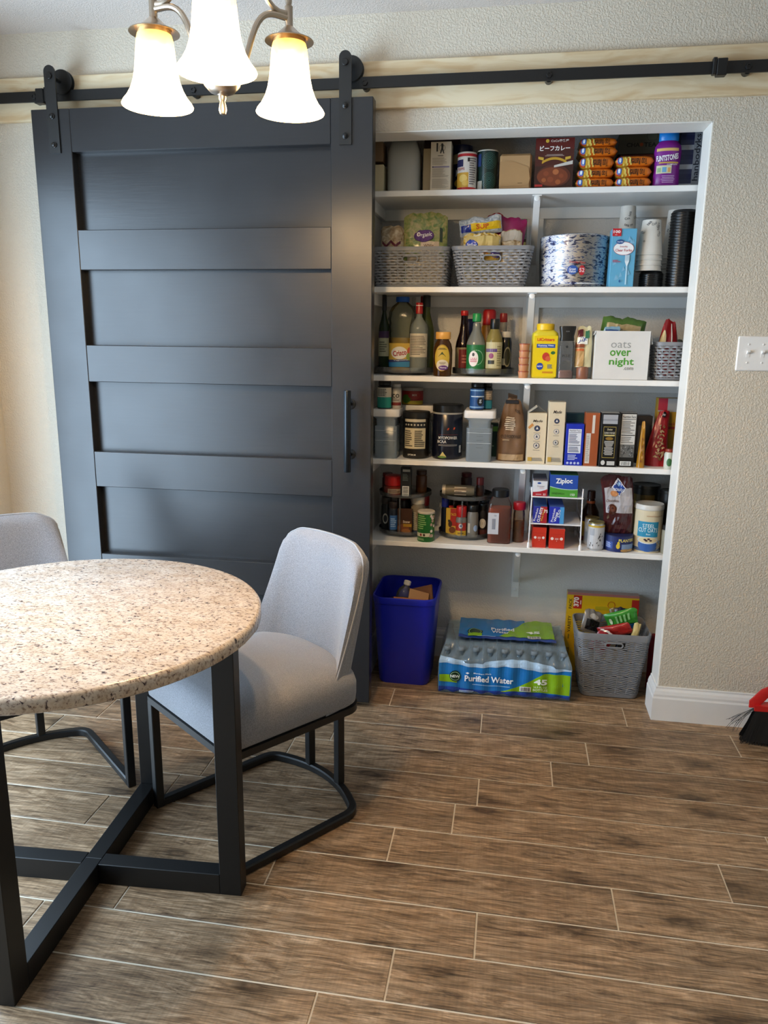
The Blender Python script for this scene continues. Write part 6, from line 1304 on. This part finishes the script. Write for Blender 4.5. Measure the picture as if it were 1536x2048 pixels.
def pl(P, R, h):
    P.rect(-R*1.45, h*.04, R*1.45, h*.95, '1b2a66', nv=1); P.text('PLANTERS', R*.55, h*.73, h*.19, 'e2d46a', w=R*1.3, off=.03); P.rect(-R*1.1, h*.2, -R*.5, h*.62, '2f4a9a'); P.lines(-R*1.05, h*.25, -R*.55, h*.58, 5, 'a8b8e0', 3); P.ell(-R*.12, h*.38, R*.13, h*.16, 'e0c23a'); P.ell(-R*.1, h*.56, R*.09, h*.10, 'e0c23a'); P.rect(R*.12, h*.2, R*1.2, h*.5, '7f9ac0'); P.ell(R*.4, h*.12, R*.35, h*.09, 'b08a52'); P.ell(R*.85, h*.12, R*.3, h*.08, 'c09a62')
vessel('nut_can', 'low navy PLANTERS can under the chocolate bag', 'can', (1207, 1265, 1066), z, [('can', mat('1b2a66', .3), [(.97, 0), (1, .03), (1, .93)]), ('rim', mat('1a2450', .35), [(1.0, .92), (1.02, .94), (1.02, .99), (.96, 1)])], yb=1105, labels=[(1.004, pl)])
pc = spot(1207, 1265, 1066, z, None, 1105, True); pcz = z+pc[3]
def cho(P, w, h):
    P.rect(-w*.46, h*.78, w*.46, h*.99, '40181c', nv=3); P.rect(-w*.47, h*.02, w*.47, h*.36, '40181c', nv=4); P.rect(-w*.44, h*.36, w*.44, h*.80, 'b4b0b4', nv=5)
    P.diamond(w*.02, h*.80, w*.22, h*.16, 'f0eef2'); P.diamond(w*.02, h*.80, w*.19, h*.14, '2a4a9a'); P.text('DORADO', w*.02, h*.76, h*.05, 'eef0f6', w=w*.34); P.diamond(w*.02, h*.86, w*.07, h*.045, '9ac0e8'); P.ell(-w*.24, h*.42, w*.15, h*.09, '4a2218'); P.ell(-w*.22, h*.43, w*.09, h*.05, '6a3826'); P.text('Chocolate', -w*.22, h*.57, h*.045, '6a4a3a', w=w*.4, shear=.3); P.ell(-w*.15, h*.69, w*.12, h*.05, 'c98a5a')
q = PY(1232, 1060, .2); pouch('chocolate_bag', 'tall brown and silver chocolate bag with a blue diamond standing on the navy can', 'bag', (q.x+.008, .218, pcz), .118, PY(1230, 946, .24).z-pcz, .055, '4a1e20', cho, seed=61, rough=.2, wr=.008, lean=-.10, neck=lambda V: .92+.08*V)
def oat(P, R, h):
    P.rect(-R*1.4, h*.04, R*1.4, h*.92, 'd2c4a4', nv=1); P.rect(-R*.92, h*.34, R*.62, h*.66, '1f86ac'); P.text('STEEL', -R*.12, h*.575, h*.075, 'f2f4f0', w=R*.85, off=.0); P.text('CUT OATS', -R*.14, h*.485, h*.085, 'f2f4f0', w=R*1.36, off=.0); P.text('Best', -R*.1, h*.40, h*.035, 'd8e8ee')
    P.rect(-R*1.4, h*.04, R*1.4, h*.11, '4a5a78'); P.ell(-R*.1, h*.17, R*.70, h*.14, '2f5aa0'); P.ell(-R*.1, h*.27, R*.76, h*.075, 'cdd4dc'); P.ell(-R*.1, h*.275, R*.66, h*.06, 'd9c79a')
    for (u, v) in ((-.3, .285), (-.05, .30), (.1, .27), (-.2, .265)): P.ell(R*u, h*v, R*.10, h*.018, '3a2030')
    P.lines(-R*.3, h*.76, R*1.0, h*.80, 1, 'b89a7a', 2)
    for k in range(7): P.poly([(R*.5+.002*k, h*.05+.004*k), (R*.9, h*.08+.006*k), (R*.6, h*.09+.005*k)], ('7a8aa4', 'c9b890')[k % 2])
vessel('oats_canister', 'tall STEEL CUT OATS canister with a pale plastic lid', 'canister', (1266, 1325, 1006), z, [('can', mat('d2c4a4', .4), [(.94, 0), (.95, .01), (.95, .90)]), ('lid', mat('c9c6c0', .35), [(.97, .89), (1, .90), (1, .97), (.96, .985), (.95, 1.0), (.86, .992)])], yb=1107, labels=[(.955, oat)])
def dk(P, R, h): P.rect(-R*1.3, h*.1, R*.5, h*.85, '5a4a1c'); P.ell(-R*.4, h*.4, R*.5, h*.2, 'a8601c'); P.lines(-R*1.0, h*.6, R*.3, h*.75, 2, 'b89a4a', 3)
vessel('food_can', 'large dark can with an orange-brown label behind the oats canister', 'can', (1261, 1316, 968), z, [('can', mat('2a2a26', .35, .3), [(.97, 0), (1, .02), (1, .95)]), ('rim', mat('4a4a48', .3, .8), [(1.0, .95), (1.02, .96), (1.02, 1), (.96, .99)])], y=.285, labels=[(1.003, dk)])
vessel('food_can', 'dark can against the jamb beside the oats canister', 'can', (1316, 1356, 980), z, [('can', mat('1c1c1c', .35), [(.97, 0), (1, .02), (1, .95)]), ('rim', mat('4a4a48', .3, .8), [(1.0, .95), (1.02, .96), (1.02, 1), (.96, .99)])], y=.24)
vessel('spice_jar', 'short jar with a cream label at the jamb end of the lowest shelf', 'jar', (1322, 1350, 1050), z, [('jar', '8f8a78', [(.95, 0), (1, .03), (1, .8), (.9, .84)]), ('lid', '2a2a2a', [(.92, .84), (.95, .86), (.9, 1)])], y=.15)

# ================================================================== pantry floor
# blue waste bin
b0 = PZ(813, 1370, 0); bl = PZ(763, 1362, 0); br_ = PZ(865, 1362, 0)
wbn = br_.x-bl.x; byf = b0.y+.004
t = thing('waste_bin', 'royal blue plastic waste bin standing beside the charcoal door', 'bin', ((bl.x+br_.x)/2-.012, byf+.115, 0)); m = mat('0c1cae', .35, var=.05)
H = .385; wt = wbn*1.22; dt_ = .30; db = .225
t.location.y = byf+db/2
secs = [(wbn*.94, db*.96, .03, 0), (wbn, db, .035, .008), (wbn+(wt-wbn)*.93, db+(dt_-db)*.93, .045, H-.03), (wt*1.01, dt_*1.01, .05, H-.028), (wt*1.03, dt_*1.03, .052, H-.006), (wt*1.01, dt_*1.01, .05, H), (wt*.965, dt_*.965, .045, H-.002), (wbn*.95, db*.95, .03, .012)]
MB().loft([rrect(a, b, r_, zz, 6) for a, b, r_, zz in secs], m).build('bin_body', t)
bx, by = t.location.x, t.location.y
t = thing('water_bottle', 'empty clear bottle lying in the blue bin', 'bottle', (bx-.035, by+.0, .285), 0); t.rotation_euler = (-.15, .25, 0)
MB().lathe([(.028, 0), (.032, .01), (.032, .07), (.026, .088), (.013, .103), (.012, .112)], clear_mat('dfe6e6', .22, .06), 20).build('bottle', t); MB().lathe([(.0135, .108), (.015, .110), (.015, .124), (.012, .126), (.009, .124)], mat('e2ded6', .4), 18).build('neck_ring', t)
for nm, lb, lo, dm, ro, co in (('carton_scrap', 'folded tan carton flap in the blue bin', (bx+.045, by-.02, .345), (.085, .006, .065), (-.7, .3, .25), 'a8855e'), ('carton_scrap', 'flattened brown carton at the back of the blue bin', (bx+.055, by+.035, .335), (.10, .008, .085), (-.5, -.35, -.3), '6b4a36'), ('carton_scrap', 'orange-brown card strip lying across the bin contents', (bx+.02, by-.07, .345), (.14, .005, .045), (-1.25, .10, .2), 'a86a3a')):
    o = MB().box(-dm[0]/2, -dm[1]/2, -dm[2]/2, dm[0]/2, dm[1]/2, dm[2]/2, mat(co, .6), .001).build(nm, smooth=0, loc=lo); o.rotation_euler = ro; tag(o, lb, 'card')
o = MB().loft([rrect(wt*.72, dt_*.72, .05, .24, 5), rrect(wt*.78, dt_*.78, .05, .30, 5)], mat('3a2c24', .8, var=.4, bump=.6)).build('paper_waste', None, loc=(bx, by, 0)); tag(o, 'dark crumpled waste filling the blue bin', 'waste')

# shrink-wrapped pack of water
wl, wr_ = PZ(872, 1385, 0), PZ(1138, 1397, 0)
W = wr_.x-wl.x-.012; yfr = min(wl.y, wr_.y)+.012; D = min(.30, Y_B-.068-yfr); hb = .205
t = thing('water_bottle_pack', 'shrink-wrapped pack of water bottles in blue and green printed film', 'water pack', ((wl.x+wr_.x)/2, yfr+D/2, 0), radians(1.5))
nx, ny = 9, 5; rb = W/nx/2*.97
bm = MB().lathe([(rb*.86, .002), (rb*.97, .012), (rb*.90, .04), (rb*.96, .06), (rb*.90, .085), (rb*.97, .105), (rb*.88, .135), (rb*.5, .165), (rb*.40, .172), (rb*.40, .178)], clear_mat('e8f4fa', .16, .05), 18).build('bottle', t); bd0 = bm.data
cm = MB().lathe([(rb*.46, .176), (rb*.48, .178), (rb*.48, .19), (rb*.44, .192)], clear_mat('dfe8ee', .24, .2), 14).build('bottle_cap', bm); cd0 = cm.data
first = True
for j in range(ny):
    for i in range(nx):
        if first: o = bm; first = False
        else:
            o = bpy.data.objects.new('bottle', bd0); C.objects.link(o); o.parent = t; c_ = bpy.data.objects.new('bottle_cap', cd0); C.objects.link(c_); c_.parent = o
        o.location = (-W/2+(i+.5)*W/nx, -D/2+(j+.5)*D/ny, 0)
V1, V2 = .142, .225; TL = V2+D-.054
def scal(u): return .5+.5*cos(2*pi*(u/W*nx))       # 0 between bottles .. 1 on a bottle
def front(u, v, hh=0):
    """film: front wall, then the shoulder slope, then the top; v = length along the film from the floor"""
    s1 = 1-scal(u+W/nx/2); taper = 1
    if v < V1: y = -D/2-.004-.008*(1-s1)-.003*sin(pi*v/V1)+.012*max(0, (.02-v)/.02); zz = v+.006*(1-s1)*(1-v/V1)
    elif v < V2:
        q = (v-V1)/(V2-V1); y = -D/2-.004-.008*(1-s1)*(1-q)+.060*q; zz = V1+(.200-V1)*q**.8-.010*s1*sin(pi*q)
    else:
        q = (v-V2)/(TL-V2); y = -D/2+.056+(D-.054)*q; zz = .200+.004*(1-s1)*.6-.004*q
    n_ = .004*mnoise.noise((u*22, v*18, 3)); ux = u*(1-.09*max(0, min(1, (v-V1)/.08)))
    ov = Vector((0, -1, 0)) if v < V1 else (Vector((0, -.7, .7)) if v < V2 else Vector((0, 0, 1)))
    return Vector((ux, y, zz))+ov*(hh+n_+.002)
mb = MB(); mb.grid(lambda a, b: front((a-.5)*W*1.012, b*TL), 72, 44, FILM)
for s in (-1, 1):      # side and back film
    mb.grid(lambda a, b: Vector((s*(W/2+.006)*(1-.10*max(0, min(1, (b-.55)/.45))), -D/2+D*a, .003+b*(.115+.082*min(1, max(0, (a*D)/.085)))*1.0)), 20, 10, FILM, s < 0)
mb.grid(lambda a, b: Vector(((a-.5)*W*1.01*(1-.10*b), D/2+.004, .003+b*.19)), 20, 6, FILM)
mb.build('film', t, smooth=70)
P = Print(); B1, B2, G = '1470b8', '173f98', '86b41c'
P.band(-W*.5, W*.5, lambda u: .003+.016*(1-scal(u+W/nx/2)), lambda u: .034+.004*sin(u*20), B2, n=60, nv=2)
P.band(-W*.5, W*.5, lambda u: .030+.004*sin(u*20), lambda u: .130+.006*sin(u*24+1), B1, n=60, nv=5)
P.band(-W*.02, W*.495, lambda u: .028+.006*sin(u*12), lambda u: .030+max(0, min(.086, .095*((u/W+.02)/.34)**1.4)), G, n=40, nv=3)
P.band(W*.02, W*.495, lambda u: .006+.010*(1-scal(u+W/nx/2)), lambda u: .029+.004*sin(u*20), B2, n=40, nv=2)
P.band(-W*.5, W*.5, lambda u: .130+.006*sin(u*24+1), lambda u: .150+.010*sin(u*18+.6), mat('a8c4de', .2), n=60, nv=2)
P.band(-W*.495, -W*.36, lambda u: .055-.03*(u/W+.42), lambda u: .088, G, n=16, nv=2)
P.ell(-W*.375, .083, .022, .024, '14301c'); P.ring(-W*.375, .083, .017, .019, '9ac4a0'); P.text('NEW', -W*.375, .083, .012, 'eef6ea', off=.03)
P.text('Purified Water', -W*.115, .078, .026, 'f4f8fc', w=W*.37, off=.025); P.text('Members Mark', -W*.165, .101, .006, 'dcebf6', w=.07); P.poly([(-W*.295, .101), (-W*.28, .106), (-W*.265, .101), (-W*.28, .096)], 'eef4fa')
P.lines(-W*.24, .050, W*.05, .056, 1, '8ab8de', 2); P.text('45', W*.275, .083, .024, 'f2f6ea', w=W*.10, off=.04); P.text('16.9 FL OZ', W*.275, .061, .009, 'dce6b8', w=W*.10, off=.02); P.text('BOTTLES', W*.275, .049, .010, 'dce6b8', w=W*.11, off=.02); P.barcode(W*.12, .040, W*.205, .060); P.lines(-W*.34, .018, -W*.18, .028, 2, 'b8d0ee', 4)
v0 = V2+.004; vt = TL-.012
P.band(-W*.40, W*.43, v0, v0+.03, B2, n=50, nv=2); P.band(-W*.40, W*.18, v0+.03, vt, B1, n=40, nv=4); P.band(-W*.05, W*.42, lambda u: v0+.03, lambda u: v0+.03+max(0.004, min(vt-v0-.03, (vt-v0)*((u/W+.05)/.3))), G, n=40, nv=4); P.ell(-W*.26, v0+.07, .034, .034, '1a3a1c'); P.ring(-W*.26, v0+.07, .026, .029, '8ab08a'); P.rect(-W*.32, v0+.02, -W*.20, v0+.05, G, nv=2)
P.text('Purified', -W*.02, v0+.105, .030, 'eef4fa', w=W*.20, off=.02); P.text('Water', -W*.04, v0+.070, .026, 'eef4fa', w=W*.15, off=.02); P.barcode(W*.19, v0+.012, W*.30, v0+.04); P.text('45', W*.24, v0+.08, .030, 'eef4e2', w=W*.12, off=.04); P.lines(-W*.24, v0+.006, W*.0, v0+.014, 1, 'a8c4e4')
P.build('printed_film', t, lambda u, v, hh: front(u, v, hh+.0022), rough=.22, step=.0007)

# yellow bag box behind the basket
by_ = .385
cx, yf, w, h = spot(1130, 1273, 1190, 0, by_)
def yb(P, w, h):
    P.rect(-w*.5, 0, w*.5, h, 'dcb012', nv=1); P.rect(-w*.5, h*.97, w*.5, h, 'a86a62'); P.rect(-w*.41, h*.80, -w*.29, h*.965, 'b0241c'); P.text('370', -w*.37, h*.885, w*.075, 'f4ece0', w=h*.12, rot=pi/2, off=.04); P.lines(-w*.315, h*.83, -w*.295, h*.93, 1, 'f0d8c8'); P.text('VARIETY', -w*.45, h*.60, w*.045, '2a2410', w=h*.21, rot=pi/2); P.text('PACK', -w*.45, h*.86, w*.045, '2a2410', w=h*.13, rot=pi/2); P.text('STORAGE', -w*.45, h*.20, w*.04, '3a3010', w=h*.2, rot=pi/2); P.rect(w*.40, h*.70, w*.5, h*.95, 'b8281c'); P.band(-w*.1, w*.38, h*.80, h*.845, 'b8a41a'); P.ring(w*.12, h*.87, w*.045, w*.053, 'c8601c'); P.lines(-w*.46, h*.38, -w*.43, h*.5, 1, '8a7a20')
carton('storage_bag_box', 'yellow variety pack box standing against the back wall behind the tall basket', 'box', (1130, 1273, 1188), 0, 'dcb012', .036, y=by_, draw=yb, rough=.35, top='a8877a')
# tall basket
pl0, pr0 = PZ(1158, 1392, 0), PZ(1272, 1397, 0); wbt = pr0.x-pl0.x; yq = pl0.y+.002
ht = PY(1215, 1266, yq-.01).z; wtt = PY(1290, 1268, yq-.01).x-PY(1142, 1262, yq-.01).x
bk_d = .20
tall = basket('storage_basket', 'tall grey woven basket crammed with pouches on the pantry floor', ((pl0.x+pr0.x)/2+.002, yq+bk_d*.45, 0), wbt, bk_d*.86, wtt, bk_d*1.12, ht, 30, radians(2), hole=(.033, .019), holez=.83, gap=.40, period=.044, amp=.0018, wave=True)
bx, by = tall.location.x, tall.location.y
def bagp(label, lo, w, h, t_, col, ro, draw=None, seed=1, name='snack_pouch', kind='pillow', rough=.25):
    o = pouch(name, label, 'pouch', lo, w, h, t_, col, draw, seed=seed, kind=kind, rough=rough); o.rotation_euler = ro; return o
zt = ht
bagp('green pouch with pale lettering lying across the tall basket', (bx-.020, by-.010, zt+.014), .065, .125, .026, '3a8a2e', (.35, 1.15, .15), lambda P, w, h: (P.lines(-w*.3, h*.3, w*.3, h*.8, 4, '8ac07a', 3), P.ell(0, h*.16, w*.2, h*.05, 'cfe0b8')), 71)
bagp('dark red pouch lying under the green pouch in the tall basket', (bx-.050, by-.042, zt-.026), .050, .13, .026, '9a2420', (.35, 1.18, .1), None, 72)
bagp('shiny silver and black wrapper inside the tall basket', (bx-.080, by+.025, zt-.05), .080, .095, .026, '8a8682', (-.35, .35, .3), lambda P, w, h: (P.rect(-w*.36, h*.1, w*.36, h*.55, '1c1a1a', nv=3), P.ell(0, h*.7, w*.25, h*.12, 'd2cec8')), 73, rough=.12)
bagp('red and white packet tucked inside the front of the tall basket', (bx-.066, by-.086, zt-.085), .068, .10, .010, '9e1c26', (-.2, .55, -.15), lambda P, w, h: (P.text('PO', 0, h*.55, h*.3, 'f0e4e2', w=w*.5, off=.04), P.rect(-w*.48, h*.9, w*.48, h*.98, 'd8d2cc')), 74)
bagp('dark navy pouch standing at the jamb side of the tall basket', (bx+.058, by+.030, zt-.06), .065, .12, .034, '161e30', (-.12, -.1, 0), None, 75)
bagp('bright blue wrapper scrap beside the navy pouch', (bx+.072, by-.005, zt-.005), .028, .06, .010, '1c86d8', (-.1, .25, .1), None, 76)
bagp('black glossy wrapper in the middle of the tall basket', (bx+.036, by-.076, zt-.080), .050, .06, .026, '2a2624', (-.4, .2, 0), None, 77, rough=.12)
bagp('pale yellow wrapper end poking out at the basket corner', (bx+.078, by-.070, zt-.045), .028, .085, .020, 'd2ba7a', (0, .18, 0), None, 78)
bagp('tan and brown wrapper at the rear of the tall basket', (bx+.045, by+.075, zt-.04), .09, .085, .026, '6a5a32', (.1, 0, 0), None, 79)
q = PY(1293, 1340, .22); cx, yf, w, h = spot(1279, 1306, 1253, 0, .20)
pouch('pet_food_bag', 'dark red bag standing behind the jamb beside the tall basket', 'bag', (q.x+.075, .27, 0), .13, .235, .06, '7a0f1c', lambda P, w, h: P.rect(-w*.4, h*.3, w*.1, h*.45, '2a3a2a', nv=3), seed=81, rough=.25)

# ================================================================== broom at the right edge
q = PZ(1478, 1490, 0); fx, fy = q.x, q.y
t = thing('broom_head', 'black-bristled hand broom with a red handle frame leaning by the baseboard', 'broom', (fx+.095, fy+.03, 0), radians(-8))
m = mat('c4201e', .35)
hz = .125
MB().loft([[(-.05, -.018, hz), (.10, -.018, hz+.012), (.10, .018, hz+.012), (-.05, .018, hz)], [(-.052, -.02, hz+.02), (.10, -.02, hz+.034), (.10, .02, hz+.034), (-.052, .02, hz+.02)]], m).build('brush_block', t, smooth=0)
pth = [(-.05, 0, hz+.008), (-.052, 0, hz+.02), (-.02, 0, hz+.065), (-.005, 0, hz+.076), (.10, 0, hz+.085)]
MB().tube(pth, .01, m, rx=(.017, .0065)).build('handle_frame', t)
bb = MB(); rr = random.Random(6); mk_ = mat('0e0e0f', .5)
for i in range(520):
    u = rr.uniform(0, 1); x0 = -.045+.14*u; y0 = rr.uniform(-.015, .015); x1 = -.085+.19*u+rr.uniform(-.006, .006); y1 = y0*2.2+rr.uniform(-.006, .006); z1_ = rr.uniform(0, .012)
    p0, p1, p2 = Vector((x0, y0, hz+.004+.012*u)), Vector(((x0+x1)/2+rr.uniform(-.003, .003), (y0+y1)/2, hz*.5)), Vector((x1, y1, z1_))
    w_ = .0011
    bb.add([p0+Vector((-w_, 0, 0)), p0+Vector((w_, 0, 0)), p1+Vector((w_, -w_, 0)), p1+Vector((-w_, -w_, 0)), p2+Vector((w_, 0, 0)), p2+Vector((-w_, 0, 0))], [(0, 1, 2, 3), (3, 2, 4, 5)], mk_)
for i in range(14):
    a = rr.uniform(0, 1); p = [Vector((-.045, rr.uniform(-.012, .012), hz+.004)), Vector((-.085-.02*a, rr.uniform(-.02, .02), hz*.72)), Vector((-.10-.035*a, rr.uniform(-.03, .03), .03+.05*rr.random()))]
    q_ = bez(p, 6)
    bb.tube(q_, .0007, mk_, 4)
o = bb.build('bristles', t); o['kind'] = 'stuff'
MB().loft([[(-.043, -.014, hz+.004), (.095, -.014, hz+.015), (.095, .014, hz+.015), (-.043, .014, hz+.004)], [(-.072, -.03, .015), (.088, -.03, .012), (.088, .03, .012), (-.072, .03, .015)]], mk_, (True, True)).build('bristle_core', t)
